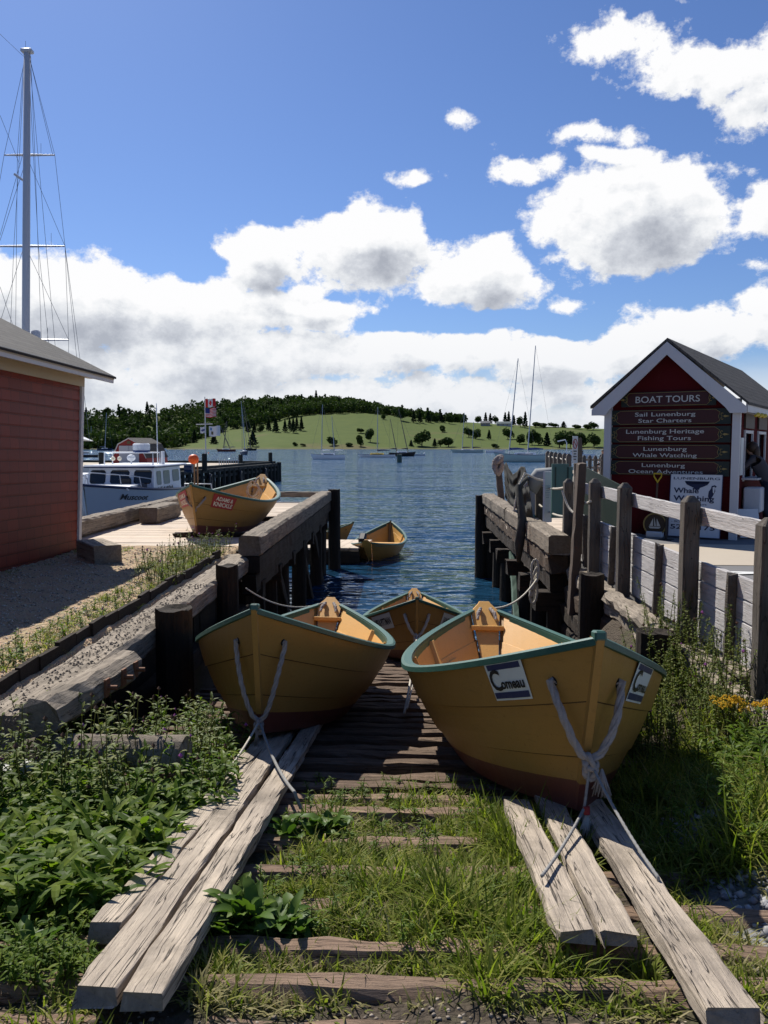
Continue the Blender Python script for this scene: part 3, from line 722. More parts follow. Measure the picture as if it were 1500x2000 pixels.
    # frames
    for t in (.22, .40, .58, .74):
        V = []; 
        for dt in (-.004, .004):
            for o in (-.024, -.065):
                pts = [hull(t+dt, s, -1, o) for s in (.93, .66, .33, .06)]+[hull(t+dt, s, 1, o) for s in (.06, .33, .66, .93)]
                V.append(pts)
        v = [p for q in V for p in q]; n = 8; f = []
        for i in range(n-1):
            f += [(i, i+1, n+i+1, n+i), (2*n+i, 3*n+i, 3*n+i+1, 2*n+i+1), (n+i, n+i+1, 3*n+i+1, 3*n+i), (i, 2*n+i, 2*n+i+1, i+1)]
        f += [(0, n, 3*n, 2*n), (n-1, 3*n-1, 4*n-1, 2*n-1)]
        part('frame', mesh('frame', v, f, inner))
    for side in (-1, 1):   # thwart riser
        rows = [[hull(t, .60, side, -.024), hull(t, .60, side, -.045), hull(t, .53, side, -.045), hull(t, .53, side, -.024)] for t in np.linspace(.12, .86, 24)]
        v, f, _ = strip(rows, None, close=True); part('riser', mesh('riser', v, f, inner))
    if thwart:
        for t in (.34, .66):
            a = hull(t, .60, -1, -.03); b = hull(t, .60, 1, -.03); mb = MB(); mb.box((a[0], 0, a[2]+.012), (.20, b[1]-a[1], .024), bev=.004); part('thwart', mb.me('thwart', inner))
    for side in (-1, 1):   # painter holes
        mb = MB(); c = Vector(hull(.955, .80, side, .004)); nrm = Vector((.35, side*.93, -.1)).normalized()
        mb.tube([c-nrm*.01, c+nrm*.006], .024, 14); part('rope_hole', mb.me('hole', M_HOLE))
    for d in decals: decal(M, root, *d)
    return root
ROPE = mat('grey_rope', lambda t: princ(t, t.mix(t.noise(objco(t), 40, 5, .7), (.20,.175,.16), (.40,.355,.32)), .95, t.noise(objco(t), 90, 4, .7), .6, .004, spec=.1))
ROPEL = mat('pale_rope', lambda t: princ(t, t.mix(t.noise(objco(t), 50, 5, .7), (.36,.33,.27), (.62,.57,.48)), .95, t.noise(objco(t), 90, 4, .7), .6, .004, spec=.1))
ROPES = mat('tarred_rope', lambda t: princ(t, t.mix(t.noise(objco(t), 60, 4, .8), (.08,.08,.085), (.42,.41,.38)), .95, None, spec=.1))
def comeau(side, t0, t1):
    fills = [(0,1,0,1,WHITE), (.06,.94,.80,.95,NAVY), (.03,.97,.05,.21,NAVY)]
    return (side, t0, t1, .70, .975, fills, [('C', .05, .36, .27, .56, BLACK, .02, .0), ('omeau', .32, .93, .30, .27, BLACK, .03, 0)])
def plain(side, t0, t1, s0, s1, lines, bg, fg):
    return (side, t0, t1, s0, s1, [(0,1,0,1,bg)], [(s, .5-w/2, .5+w/2, y, h, fg, .03, 0) for s, w, y, h in lines])
P_R = pose(.771, 5.358, -.294, -1.56, .163, -.018)
P_L = pose(-.888, 6.805, -.502, -1.585, .176, -.024)
P_C = pose(.17, 12.15, -1.40, -1.575, .150, 0)
P_D = pose(-3.146, 14.631, .219, -1.647, .007, -.047)
P_F = pose(-.737, 24.4, -1.70, 1.435, .03, 0)
P_H = pose(-3.75, 25.6, -1.68, .10, .03, 0)
d_right = dory('large buff dory nearest the camera with blue and white boards on its bow', P_R, [comeau(-1, .860, .916), comeau(1, .860, .916)], thwart=False)
d_left = dory('plain buff dory without a name board, hauled up on the left plank track', P_L, thwart=False)
jp = [('JAMES & PITTMAN', .9, .28, .46)]
d_mid = dory('buff dory with pale lettered boards, its stern in the water between the two nearest', P_C, [plain(-1, .74, .88, .62, .93, jp, WHITE, BLACK), plain(1, .74, .88, .62, .93, jp, WHITE, BLACK)])
ak = [('ADAMS &', .74, .56, .30), ('KNICKLE', .84, .14, .32)]
d_deck = dory('buff dory with red lettered boards sitting on the left wharf deck', P_D, [plain(1, .815, .92, .62, .94, ak, SRED, CREAM), plain(-1, .84, .955, .60, .95, ak, SRED, CREAM)])
d_float = dory('dory afloat in the harbour beyond the slip with an outboard at its stern', P_F)
d_hid = dory('dory mostly hidden behind the corner pile of the left wharf, bow tip showing', P_H)
# outboard of the floating dory
def hp(M, t, s, side, o=0): return M @ Vector(hull(t, s, side, o))
ob = empty('outboard_motor', P_F @ Matrix.Translation((-1.72, .18, .72)), label='small black outboard motor clamped on the stern of the floating dory', cat='outboard motor')
mb = MB(); mb.box((0,0,.14), (.34,.20,.20), bev=.04); place('cowling', mb.me('cowl', BLACK), Matrix.Rotation(-.5, 4, 'Y'), ob, rel=True)
mb = MB(); mb.box((.05,0,-.1), (.10,.08,.34), bev=.02); place('leg', mb.me('leg', BLACK), Matrix.Rotation(-.5, 4, 'Y'), ob, rel=True)
mb = MB(); mb.tube([(.12,0,.08),(.45,0,.16)], .016, 8); place('tiller', mb.me('tiller', BLACK), Matrix(), ob, rel=True)
# blocks under the deck dory
timber('chock', (-3.75, 13.2, DZ+.035), (-2.5, 13.2, DZ+.035), .14, .07, DARKW, label='dark block under the bow of the dory on the wharf', cat='wood block')
timber('chock', (-3.6, 16.0, DZ+.04), (-2.5, 16.0, DZ+.04), .14, .08, DARKW, label='dark block under the stern of the dory on the wharf', cat='wood block')

# ---------------------------------------------------------------- ropes
def knot(mb, c, r, m=4, seed=0):
    rs = random.Random(seed); c = Vector(c)
    for k in range(m):
        a = rs.uniform(0, 6.28); pts = []
        ax = Vector((rs.uniform(-1,1), rs.uniform(-1,1), rs.uniform(-.6,.6))).normalized(); u = ax.orthogonal().normalized(); v = ax.cross(u)
        for i in range(11):
            th = i/10*2*math.pi; pts.append(c+Vector((0,0,(k-m/2)*r*.45))+(u*math.cos(th)+v*math.sin(th))*r*.9)
        mb.tube(pts, r*.42, 8, lobes=3, pitch=.05)
def tassel(mb, c, L, n=26, spread=.03, seed=0):
    rs = random.Random(seed); c = Vector(c)
    for k in range(n):
        a = rs.uniform(0, 6.28); q = rs.random()**.5*spread
        mb.tube([c, c+Vector((math.cos(a)*q*.7, math.sin(a)*q*.7, -L*.45)), c+Vector((math.cos(a)*q*1.3+rs.uniform(-.01,.01), math.sin(a)*q, -L*rs.uniform(.75,1.05)))], [.0045,.004,.002], 5)
def bight(name, label, M, drop, r, knotr, m, fwd=.16, mats=None, group=None):
    """rope loop from the two bow holes down to a knot in front of the stem; returns knot position"""
    a = hp(M, .955, .80, -1, .02); b = hp(M, .955, .80, 1, .02); mid = (a+b)/2
    out = (M.to_3x3() @ Vector((1,0,0))).normalized()
    k = mid+out*fwd+Vector((0,0,-drop))
    mb = MB()
    def side(p, sgn):
        p0 = hp(M, .955, .80, sgn, -.01); q1 = p+out*.02+Vector((0,0,-.06)); pts = [p0, p+out*.012]
        for i in range(1, 13):
            s = i/12; w = (1-s)**.55
            pts.append(Vector((k.x+(p.x-k.x)*w*1.0, k.y+(p.y-k.y)*(1-s)**.8, p.z+(k.z-p.z)*s))+out*(.05*math.sin(math.pi*s)))
        return pts
    mb.tube(side(a, -1), r*1.05, 15, lobes=3, pitch=r*5.5, amp=.55); mb.tube(side(b, 1), r*1.05, 15, lobes=3, pitch=r*5.5, amp=.55)
    root = mb.put(name, m, None, None, False, label=label, cat='rope')
    mb = MB(); knot(mb, k+Vector((0,0,-.02)), knotr, 5, 3); mb.put('knot', m, None, root, True)
    return root, k
rr_, kR = bight('rope', 'thick grey rope looped through the bow of the large right dory', P_R, .33, .0155, .030, ROPE, fwd=.12)
mb = MB(); tassel(mb, kR+Vector((.045,-.02,-.03)), .13, 34, .035, 4); mb.put('frayed_end', ROPE, None, rr_, True)
gp = lambda px, py, lift=.0: Vector(atz_s(px, py, lift))
e1 = gp(1058, 1722, .01); e2 = gp(1285, 1722, .0)
kk = kR+Vector((-.03,-.03,-.20))
mb = MB(); mb.tube(rope_pts(kR+Vector((-.01,-.02,-.03)), kk, .01, 5)+rope_pts(kk, e1+Vector((0,0,.02)), .015, 12)[1:], .0062, 8, lobes=3, pitch=.03)
o = mb.put('rope', ROPES, None, None, True, label='thin speckled line from the right dory knot down to the plank on its left', cat='rope')
mb = MB(); tassel(mb, kk+Vector((.01,-.01,-.02)), .13, 36, .035, 5); mb.put('frayed_end', ROPEL, None, o, True)
mb = MB(); mb.tube([kk+Vector((.008,-.008,.012)), kk+Vector((.01,-.01,-.02))], .014, 10); mb.put('red_whipping', SRED, None, o)
mb = MB(); mb.tube(rope_pts(kR+Vector((.01,-.01,-.03)), e2+Vector((0,0,.015)), .02, 14)+[e2+Vector((.01,.0,-.1))], .0062, 8, lobes=3, pitch=.03)
mb.put('rope', ROPES, None, None, True, label='thin speckled line from the right dory knot down to the right plank', cat='rope')
rl, kL = bight('rope', 'grey rope looped through the bow of the plain left dory', P_L, .50, .013, .026, ROPE, fwd=.10)
e1 = gp(425, 1530, .02); e2 = gp(575, 1555, .02)
mb = MB(); mb.tube(rope_pts(kL, e1, .02, 10)+[e1+Vector((-.05,-.0,-.06))], .0065, 8, lobes=3, pitch=.03); mb.put('rope', ROPEL, None, None, True, label='taut pale line from the left dory bow to the left side of its planks', cat='rope')
mb = MB(); mb.tube(rope_pts(kL+Vector((.01,0,-.01)), e2+Vector((0,0,.02)), .05, 14)+[e2+Vector((.03,-.0,-.06))], .008, 8, lobes=3, pitch=.03); mb.put('rope', ROPES, None, None, True, label='slack line from the left dory bow to the right side of its planks', cat='rope')
mb = MB(); tassel(mb, kL+Vector((-.01,-.02,-.03)), .12, 10, .01, 9); mb.put('frayed_end', ROPE, None, rl, True)
rm, kM = bight('rope', 'knotted pale rope hanging on the bow of the middle dory', P_C, .27, .016, .035, ROPEL, fwd=.08)
e3 = gp(790, 1392, .0)
mb = MB(); mb.tube(rope_pts(kM, e3, .05, 14), .010, 8, lobes=3, pitch=.035); mb.tube(rope_pts(kM+Vector((.03,0,0)), e3+Vector((.02,.1,0)), .09, 14), .008, 8, lobes=3, pitch=.035)
mb.put('rope', ROPEL, None, None, True, label='long pale line from the middle dory down to the slip ties', cat='rope')
rd, kD = bight('rope', 'short rope loop on the bow of the dory on the wharf', P_D, .16, .014, .02, ROPE, fwd=.05)
c = P_D @ Vector((-1.55, .0, .62)); mb = MB()
for k in range(5):
    pts = [c+Vector((.10*math.sin(a)*(1+.1*k)+random.uniform(-.02,.02), .03*k-.05, .16*math.cos(a)-.05*k*.5)) for a in np.linspace(0, 6.0, 12)]
    mb.tube(pts, .011, 8, lobes=3, pitch=.04)
mb.put('rope_coil', ROPEL, None, None, True, label='pale coil of rope hung at the stern inside the dory on the wharf', cat='rope')
# mooring lines from the sterns to the piles
s1 = P_R @ Vector((-2.15, .05, .82)); s2 = Vector((1.72, 10.6, -.05))
mb = MB(); mb.tube(rope_pts(s1, s2, .10, 14), .010, 8, lobes=3, pitch=.035); mb.put('rope', ROPEL, None, None, True, label='pale mooring line from the right dory stern to the right wharf piles', cat='rope')
s1 = P_L @ Vector((-2.15, -.06, .82)); s2 = Vector((-1.75, 8.9, .12))
mb = MB(); mb.tube(rope_pts(s1, s2, .12, 14), .008, 8, lobes=3, pitch=.035); mb.put('rope', ROPEL, None, None, True, label='mooring line from the left dory stern to the left bulkhead pile', cat='rope')
mb = MB(); c = Vector((1.74, 10.9, .02))
for k in range(4): mb.tube([c+Vector((.05*math.sin(a+k), .03*k-.05, -.10*k+.16*math.cos(a))) for a in np.linspace(0, 6, 10)], .016, 8, lobes=3, pitch=.05)
mb.put('rope_coil', ROPEL, None, None, True, label='frayed rope bundle hanging from the near corner of the right wharf', cat='rope')
# floating platform
fl = empty('float', Matrix.Translation((-2.3, 23.0, WATER+.3)), label='small plank float in the water beside the floating dory', cat='float')
mb = MB()
for i, x in enumerate(np.arange(-4.1, -1.18, .26)): mb.box((x, 23.3, -1.16), (.245, 2.0, .05), Matrix.Rotation(-.16, 3, 'Z'))
mb.put('decking', PDECK, None, fl)
timber('float_frame', (-4.1, 22.45, -1.38), (-1.25, 22.3, -1.38), .2, .36, DARKW, fl)
timber('float_frame', (-4.1, 24.2, -1.38), (-1.15, 24.2, -1.38), .2, .36, DARKW, fl)
# ================================================================ red building on the left
def Mframe(o, x, y, z): M = Matrix((Vector(x).normalized(), Vector(y).normalized(), Vector(z).normalized())).transposed().to_4x4(); M.translation = Vector(o); return M
d = Vector(ray(854, 902)).normalized(); up_ = Vector((.042, 0, 1)); xx = d.cross(up_).normalized(); zz = xx.cross(d)
C0 = Vector(atz(155, 1073, .2))
MB_ = Mframe(C0, xx, d, zz)
inv = MB_.inverted()
bld = empty('red_building', MB_, label='dark red shingled building with a pale eave at the left edge', cat='building')
def m_shingle(t):
    co = t.add('ShaderNodeTexCoord').outputs['Object']
    s = t.add('ShaderNodeSeparateXYZ', {0: co}).outputs
    uv = t.add('ShaderNodeCombineXYZ', {0: s[1], 1: s[2]}).outputs[0]
    b = t.add('ShaderNodeTexBrick', {'Vector': uv, 'Scale': 1.0, 'Mortar Size': .004, 'Brick Width': .21, 'Row Height': .14, 'Color1': (.235,.026,.008,1), 'Color2': (.160,.018,.007,1), 'Mortar': (.02,.004,.004,1), 'Bias': .1})
    b.offset = .37; b.offset_frequency = 1; b.squash = 1.3; b.squash_frequency = 3
    n = t.noise(co, 3, 6, .6); f = t.noise(t.vm('MULTIPLY', co, (20,20,2)), 4, 6, .7)
    c = t.mix(t.m('MULTIPLY', n, .5), b.outputs[0], (.22,.030,.012)); c = t.mix(t.m('MULTIPLY', f, .25), c, (.06,.012,.01))
    return princ(t, c, .55, t.m('ADD', t.m('MULTIPLY', b.outputs['Fac'], -.8), t.m('MULTIPLY', f, .35)), .5, .006, spec=.3)
M_SH = mat('red_shingle', m_shingle)
def m_roof(t):
    co = t.add('ShaderNodeTexCoord').outputs['Object']; s = t.add('ShaderNodeSeparateXYZ', {0: co}).outputs
    uv = t.add('ShaderNodeCombineXYZ', {0: s[1], 1: t.m('MULTIPLY', s[0], 1.08)}).outputs[0]
    b = t.add('ShaderNodeTexBrick', {'Vector': uv, 'Scale': 1.0, 'Mortar Size': .008, 'Brick Width': .3, 'Row Height': .13, 'Color1': (.085,.08,.072,1), 'Color2': (.05,.048,.045,1), 'Mortar': (.008,.008,.008,1)})
    n = t.noise(co, 50, 4, .7)
    return princ(t, t.mix(t.m('MULTIPLY', n, .5), b.outputs[0], (.13,.12,.11)), .9, t.m('ADD', t.m('MULTIPLY', b.outputs['Fac'], -1), n), .5, .012, spec=.2)
M_RF = mat('asphalt_shingle', m_roof)
TRIM = paint('white_trim', (.55,.55,.56), .5, .12, .12); TRIMD = paint('cream_trim', (.42,.37,.28), .6, .12, .15)
wt = (inv @ Vector(atY(153, 755, C0.y)))[2]; eb = inv @ Vector(atY(209, 746, C0.y+.10)); et = inv @ Vector(atY(209, 731, C0.y+.10))
EX = eb.x; WTOP = wt
LB = 10.5; WB = 6.5
mb = MB(); k = 0; z = -.4
while z < WTOP:
    z1 = min(z+.14, WTOP); o = .014
    mb.addvf([(o-.05*0, -LB, z), (o, 0-.11, z), (.0, -.11, z1), (.0, -LB, z1), (-.03, -LB, z), (-.03, -.11, z)], [(0,1,2,3), (0,4,5,1)]); z = z1
mb.put('wall', M_SH, MB_, bld)
mb = MB(); mb.box((-WB/2-.02, -LB/2, (WTOP-.4)/2), (WB, LB-.02, WTOP+.4)); mb.put('wall_core', M_SH, MB_, bld)
mb = MB(); mb.box((.012, -.04, WTOP/2-.15), (.035, .08, WTOP+.35)); mb.box((-.05, .012, WTOP/2-.15), (.13, .03, WTOP+.35)); mb.put('corner_trim', TRIM, MB_, bld)
mb = MB(); zc = WTOP+.0; mb.box((.015, -LB/2-.05, WTOP+.07), (.03, LB+.1, .14)); mb.put('frieze_board', TRIMD, MB_, bld)
mb = MB(); mb.box(((EX)/2, -LB/2+.08, WTOP+.15), (EX+.06, LB+.35, .02)); mb.put('soffit', TRIMD, MB_, bld)
FH = et.z-eb.z
mb = MB(); mb.box((EX, -LB/2+.09, eb.z+FH/2), (.03, LB+.36, FH)); mb.put('fascia', TRIM, MB_, bld)
pitch = math.tan(R(24.5)); HR = 3.6
mb = MB(); y0, y1 = -LB-.2, .30
A = (EX+.04, et.z-.015); Bt = (EX-HR, et.z+HR*pitch)
mb.addvf([(A[0],y0,A[1]),(A[0],y1,A[1]),(Bt[0],y1,Bt[1]),(Bt[0],y0,Bt[1]),(A[0],y0,A[1]-.03),(A[0],y1,A[1]-.03),(Bt[0],y1,Bt[1]-.03),(Bt[0],y0,Bt[1]-.03)], [(0,1,2,3),(7,6,5,4),(0,4,5,1),(1,5,6,2),(0,3,7,4)])
mb.addvf([(Bt[0],y0,Bt[1]),(Bt[0],y1,Bt[1]),(2*Bt[0]-A[0],y1,A[1]),(2*Bt[0]-A[0],y0,A[1])], [(0,1,2,3)])
mb.put('roof', M_RF, MB_, bld)
mb = MB(); mb.prism([(A[0]-.06,et.z-.05),(Bt[0],Bt[1]-.05),(2*Bt[0]-A[0],et.z-.05)], -.02, .0, axis=1); mb.prism([(A[0]-.3,et.z-.02),(Bt[0],Bt[1]-.05),(2*Bt[0]-A[0],et.z-.02)], -LB+.0, -LB+.03, axis=1)
mb.put('gable', M_SH, MB_, bld)

# ================================================================ boat-tour kiosk on the right
Cr = Vector(atz(1432, 1054, .15)); AZS = R(31.2)
lx = Vector((math.cos(AZS), -math.sin(AZS), 0)); ly = Vector((math.sin(AZS), math.cos(AZS), 0))
dd = ray(1187, 950); A_ = np.array([[lx.x, dd[0]], [lx.y, dd[1]]]); tw = np.linalg.solve(A_, np.array([Cr.x, Cr.y]))[0]
KW = tw; KO = Cr-lx*KW
MK = Mframe(KO, lx, ly, (0,0,1)); kin = MK.inverted()
def fac(px, py, off=0.0):       # pixel on the kiosk's gable plane, in kiosk coordinates
    o = kin @ Vector((0,0,EYE)); q = kin.to_3x3() @ Vector(ray(px, py)); k = (-off-o.y)/q.y; p = o+q*k; return p.x, p.z
def sidep(px, py, off=0.0):     # pixel on the kiosk's right-hand wall
    o = kin @ Vector((0,0,EYE)); q = kin.to_3x3() @ Vector(ray(px, py)); k = (KW+off-o.x)/q.x; p = o+q*k; return p.y, p.z
kiosk = empty('ticket_kiosk', MK, label='small dark red gabled kiosk with white trim and boat tour boards', cat='kiosk')
KR = paint('kiosk_red', (.085,.009,.011), .9, .15, .1, spec=.08); KRD = paint('kiosk_board_red', (.045,.008,.008), .5, .15, 0)
ze = fac(1430, 797)[1]; xa, za = fac(1306, 690); KL = sidep(1500, 850)[0]+1.2
oh = .16
mb = MB(); mb.prism([(0,-.1),(KW,-.1),(KW,ze+.1),(xa,za),(0,ze+.1)], 0, .04, axis=1); mb.put('gable_wall', KR, MK, kiosk)
def kbox(name, c, s, m, parent=kiosk, bev=0, Mr=None): mb = MB(); mb.box(c, s, Mr, bev=bev); return mb.put(name, m, MK, parent)
kbox('wall', (.02, KL/2+.03, ze/2), (.04, KL-.05, ze+.1), KR); kbox('wall', (KW/2, KL, ze/2), (KW, .04, ze+.1), KR)
tipL = fac(1157, 789, oh); tipR = fac(1457, 789, oh); ap = fac(1304, 661, oh)
zt = (tipL[1]+tipR[1])/2; hw = max(ap[0]-tipL[0], tipR[0]-ap[0])
rearx = None
s_ = 0.0
for k in range(800):
    p = MK @ Vector((ap[0], k*.01, ap[1])); dv = p-Vector((0,0,EYE)); q = 750+FOC*dv.dot(Vector(rt))/dv.dot(Vector(fw))
    if q > 1449: s_ = k*.01; break
RLEN = max(s_, 2.5); KLr = RLEN
mb = MB(); y0, y1 = -oh-.02, RLEN; th = .045
for sx, tip in ((-1, ap[0]-hw), (1, ap[0]+hw)):
    a, b = (tip+sx*.03, zt+.0), (ap[0], ap[1]+.01); v = [(a[0],y0,a[1]),(a[0],y1,a[1]),(b[0],y1,b[1]),(b[0],y0,b[1])]; v += [(p[0],p[1],p[2]-th) for p in v]
    mb.addvf(v, [(0,1,2,3),(7,6,5,4),(0,4,5,1),(3,2,6,7),(1,5,6,2),(0,3,7,4)])
mb.put('roof', M_RF, MK, kiosk)
for sx in (-1, 1):
    tip = (ap[0]+sx*hw, zt-.03); inn = fac(1307, 690, oh); w_ = ap[1]-inn[1]-.03
    mb = MB(); mb.prism([(ap[0], ap[1]-.055), (tip[0], tip[1]-.04), (tip[0], tip[1]-.14), (tip[0]-sx*.24, tip[1]-.14), (tip[0]-sx*.32, tip[1]-.04), (ap[0], ap[1]-w_-.05)], -oh-.035, -oh, axis=1); mb.put('barge_board', TRIM, MK, kiosk)
    x = -.03 if sx < 0 else KW-.03
    kbox('corner_post', (x+.03, -.045, ze/2+.05), (.12, .09, ze+.2), TRIM)
    kbox('soffit', (ap[0]+sx*(hw-.13), RLEN/2-.1, zt-.14), (.28, RLEN, .03), TRIM)
kbox('fascia', (ap[0]+hw, RLEN/2-.08, zt-.07), (.03, RLEN+.1, .12), TRIM)
kbox('ridge_light', (ap[0], -oh-.02, ap[1]-.0), (.03,.02,.02), TRIM) if False else None
# side wall with two hatches
def hy(px): return sidep(px, 880)[0]
ya0, ya1, yb0, yb1 = hy(1452), hy(1467), hy(1478), hy(1492); zt1 = sidep(1460, 846)[1]; zb1 = .98
segs = [(0, ya0), (ya1, yb0), (yb1, KL)]
mb = MB()
for a, b in segs: mb.box((KW-.02, (a+b)/2, ze/2), (.04, b-a, ze+.1))
for a, b in ((ya0, ya1), (yb0, yb1)): mb.box((KW-.02, (a+b)/2, zb1/2-.05), (.04, b-a, zb1+.0)); mb.box((KW-.02, (a+b)/2, (zt1+ze)/2+.02), (.04, b-a, ze-zt1+.05))
mb.put('wall', KR, MK, kiosk)
GLASSD = mat('dark_glass', lambda t: princ(t, (.012,.014,.017), .08, spec=.6))
for a, b in ((ya0, ya1), (yb0, yb1)):
    mb = MB(); w = .05
    mb.box((KW+.012, a, (zb1+zt1)/2), (.03, w, zt1-zb1+.1)); mb.box((KW+.012, b, (zb1+zt1)/2), (.03, w, zt1-zb1+.1)); mb.box((KW+.012, (a+b)/2, zt1+.02), (.034, b-a, w))
    wf = mb.put('window_frame', TRIM, MK, kiosk); kbox('pane', (KW-.045, (a+b)/2, (zb1+zt1)/2), (.01, b-a+.1, zt1-zb1+.1), GLASSD, wf)
    kbox('counter', (KW+.12, (a+b)/2, zb1-.01), (.26, b-a+.16, .03), TRIM)
    kbox('sign_panel', (KW+.02, (a+b)/2, zt1+.21), (.03, b-a+.12, .26), paint('brown_panel', (.06,.04,.03), .6, .2, .1))
kbox('notice', (KW+.012, (ya0-.25), 1.35), (.02, .26, .62), WHITE)
BUOYY = paint('buoy_yellow', (.60,.42,.02), .5, .1, 0)
for i, y in enumerate((.55, .95, 1.35)):
    mb = MB(); mb.tube([(KW+.18, y, zt-.20), (KW+.21, y+.12, zt-.17)], [.02,.035], 8); place('string_light', mb.me('l', BUOYY), MK, kiosk)
# boards
GOLD = paint('gold_paint', (.30,.22,.07), .5, .2, 0); BG = paint('board_green', (.012,.022,.018), .5, .1, 0); LET = paint('letter_silver', (.52,.53,.50), .5, .1, 0); RIVET = paint('rivet', (.25,.25,.24), .4, 0, 0)
def scroll(mb, cx, cz, s, sx, fy):
    for k, (ox, oz, r, a0, a1) in enumerate(((.00,.36,.26,-1.6,2.6),(.00,-.36,.26,1.6,-2.6))):
        mb.tube([(cx+sx*s*(ox+r*math.cos(a)*(1-.4*i/10)), fy, cz+s*(oz+r*math.sin(a)*(1-.4*i/10))) for i, a in enumerate(np.linspace(a0, a1, 11))], s*.05, 5)
    mb.addvf([(cx-sx*s*1.15, fy-.002, cz), (cx-sx*s*.45, fy-.002, cz+s*.2), (cx-sx*s*.1, fy-.002, cz), (cx-sx*s*.45, fy-.002, cz-s*.2)], [(0,1,2,3)])
def kboard(px0, py0, px1, py1, lines, label, notch=.13, gl=GOLD):
    x0, z1 = fac(px0, py0, .04); x1, z0 = fac(px1, py1, .04); z0b = fac(px0, (py0+py1)/2+(py1-py0)/2, .04)[1]
    z1b = fac(px1, py0, .04)[1]; z1 = (z1+z1b)/2; z0 = (z0+z0b)/2
    root = empty('sign_board', MK @ Matrix.Translation(((x0+x1)/2, -.03, (z0+z1)/2)), label=label, cat='sign', group='painted boards on the kiosk gable')
    W, H = x1-x0, z1-z0; cx, cz = (x0+x1)/2, (z0+z1)/2
    mb = MB(); mb.box((cx, -.022, cz), (W, .04, H-.012)); mb.put('board', BG, MK, root)
    n = notch*W*.9; p = [(x0+n, z0+.02), (x1-n, z0+.02), (x1-n*.7, z0+H*.25), (x1-n*.8, cz), (x1-n*.7, z1-H*.25), (x1-n, z1-.02), (x0+n, z1-.02), (x0+n*.7, z1-H*.25), (x0+n*.8, cz), (x0+n*.7, z0+H*.25)]
    mb = MB(); mb.prism(p, -.046, -.042, axis=1); mb.put('panel', KRD, MK, root)
    mb = MB(); q = [(a, -.048, b) for a, b in p]; mb.tube(q+[q[0]], .0035, 5); scroll(mb, x0+n*.55, cz, H*.36, 1, -.046); scroll(mb, x1-n*.55, cz, H*.36, -1, -.046); mb.put('gilding', gl, MK, root)
    for (s, fx0, fx1, fz, fh) in lines:
        mb = MB(); text_fit(mb, s, x0+W*fx0, x0+W*fx1, z0+H*fz, H*fh, lambda a, b: (a, -.0505, b), .006, serif=1); mb.put('lettering', LET, MK, root)
    return root
kboard(1214, 764, 1398, 794, [('BOAT TOURS', .16, .84, .28, .44)], 'topmost board on the kiosk reading BOAT TOURS', notch=.10)
kboard(1186, 799, 1427, 830, [('Sail Lunenburg', .24, .73, .56, .26), ('Star Charters', .27, .70, .16, .26)], 'kiosk board reading Sail Lunenburg Star Charters')
kboard(1185, 832.5, 1426, 865, [('Lunenburg Heritage', .17, .80, .57, .26), ('Fishing Tours', .27, .70, .17, .26)], 'kiosk board reading Lunenburg Heritage Fishing Tours')
kboard(1184, 867.5, 1425, 897, [('Lunenburg', .32, .67, .56, .27), ('Whale Watching', .23, .75, .14, .27)], 'kiosk board reading Lunenburg Whale Watching')
kboard(1183, 899.5, 1424, 929, [('Lunenburg', .31, .66, .56, .27), ('Ocean Adventures', .20, .80, .14, .27)], 'lowest kiosk board reading Ocean Adventures, partly hidden by the white whale sign')
# white whale sign leaning on the gable
off = .22
p00 = fac(1305, 1043, off); p10 = fac(1406, 1051, off); p01 = fac(1311, 922, .12)
SW = p10[0]-p00[0]; SHt = p01[1]-max(0.0, p00[1])+.0
lean = Matrix.Translation((p00[0], -off-.02, .03)) @ Matrix.Rotation(math.atan2(.10, SHt)*-1, 4, 'X')
MW = MK @ lean
ws = empty('whale_sign', MW, label='large white board with whale tail and puffin leaning on the kiosk front', cat='sign')
WS = paint('whale_sign_white', (.58,.61,.64), .5, .08, .12); WN = paint('whale_navy', (.010,.016,.05), .5, 0, 0)
mb = MB(); mb.box((SW/2, .012, SHt/2), (SW, .024, SHt)); mb.put('panel', WS, MW, ws)
mb = MB(); q = [(0,-.004,0),(SW,-.004,0),(SW,-.004,SHt),(0,-.004,SHt),(0,-.004,0)]; mb.tube(q, .006, 4); mb.put('edge', NAVY, MW, ws)
def wtext(s, x0, x1, y, h, bold=.02, slant=0): mb = MB(); text_fit(mb, s, SW*x0, SW*x1, SHt*y, SHt*h, lambda a, b: (a, -.003, b), bold*.5, slant=slant); mb.put('lettering', WN, MW, ws)
wtext('LUNENBURG', .06, .95, .915, .040, .02); wtext('Whale', .07, .56, .70, .085, .05); wtext('Watching', .07, .86, .575, .085, .05)
wtext('Boat Tours', .30, .72, .51, .03, .02); wtext('- HISTORIC SITES', .05, .70, .285, .030, .03, .2); wtext('- SCENIC ROCKS', .05, .74, .225, .030, .03, .2); wtext('527-7175', .04, .90, .12, .075, .04)
tail = [(.28,.89),(.30,.855),(.38,.845),(.46,.86),(.52,.845),(.58,.86),(.66,.845),(.74,.855),(.76,.89),(.72,.835),(.64,.805),(.58,.785),(.56,.755),(.48,.755),(.46,.785),(.40,.805),(.32,.835)]
mb = MB(); mb.prism([(SW*a, SHt*b) for a, b in tail[::-1]], -.004, -.001, axis=1); mb.put('whale_tail', WN, MW, ws)
bird = [(.80,.82),(.86,.835),(.90,.81),(.86,.79),(.875,.74),(.83,.66),(.80,.62),(.76,.61),(.74,.66),(.75,.73),(.79,.78)]
mb = MB(); mb.prism([(SW*a, SHt*b) for a, b in bird[::-1]], -.004, -.001, axis=1); mb.tube([(SW*.79,-.003,SHt*.62),(SW*.80,-.003,SHt*.58),(SW*.85,-.003,SHt*.575)], .006, 5); mb.put('puffin', WN, MW, ws)
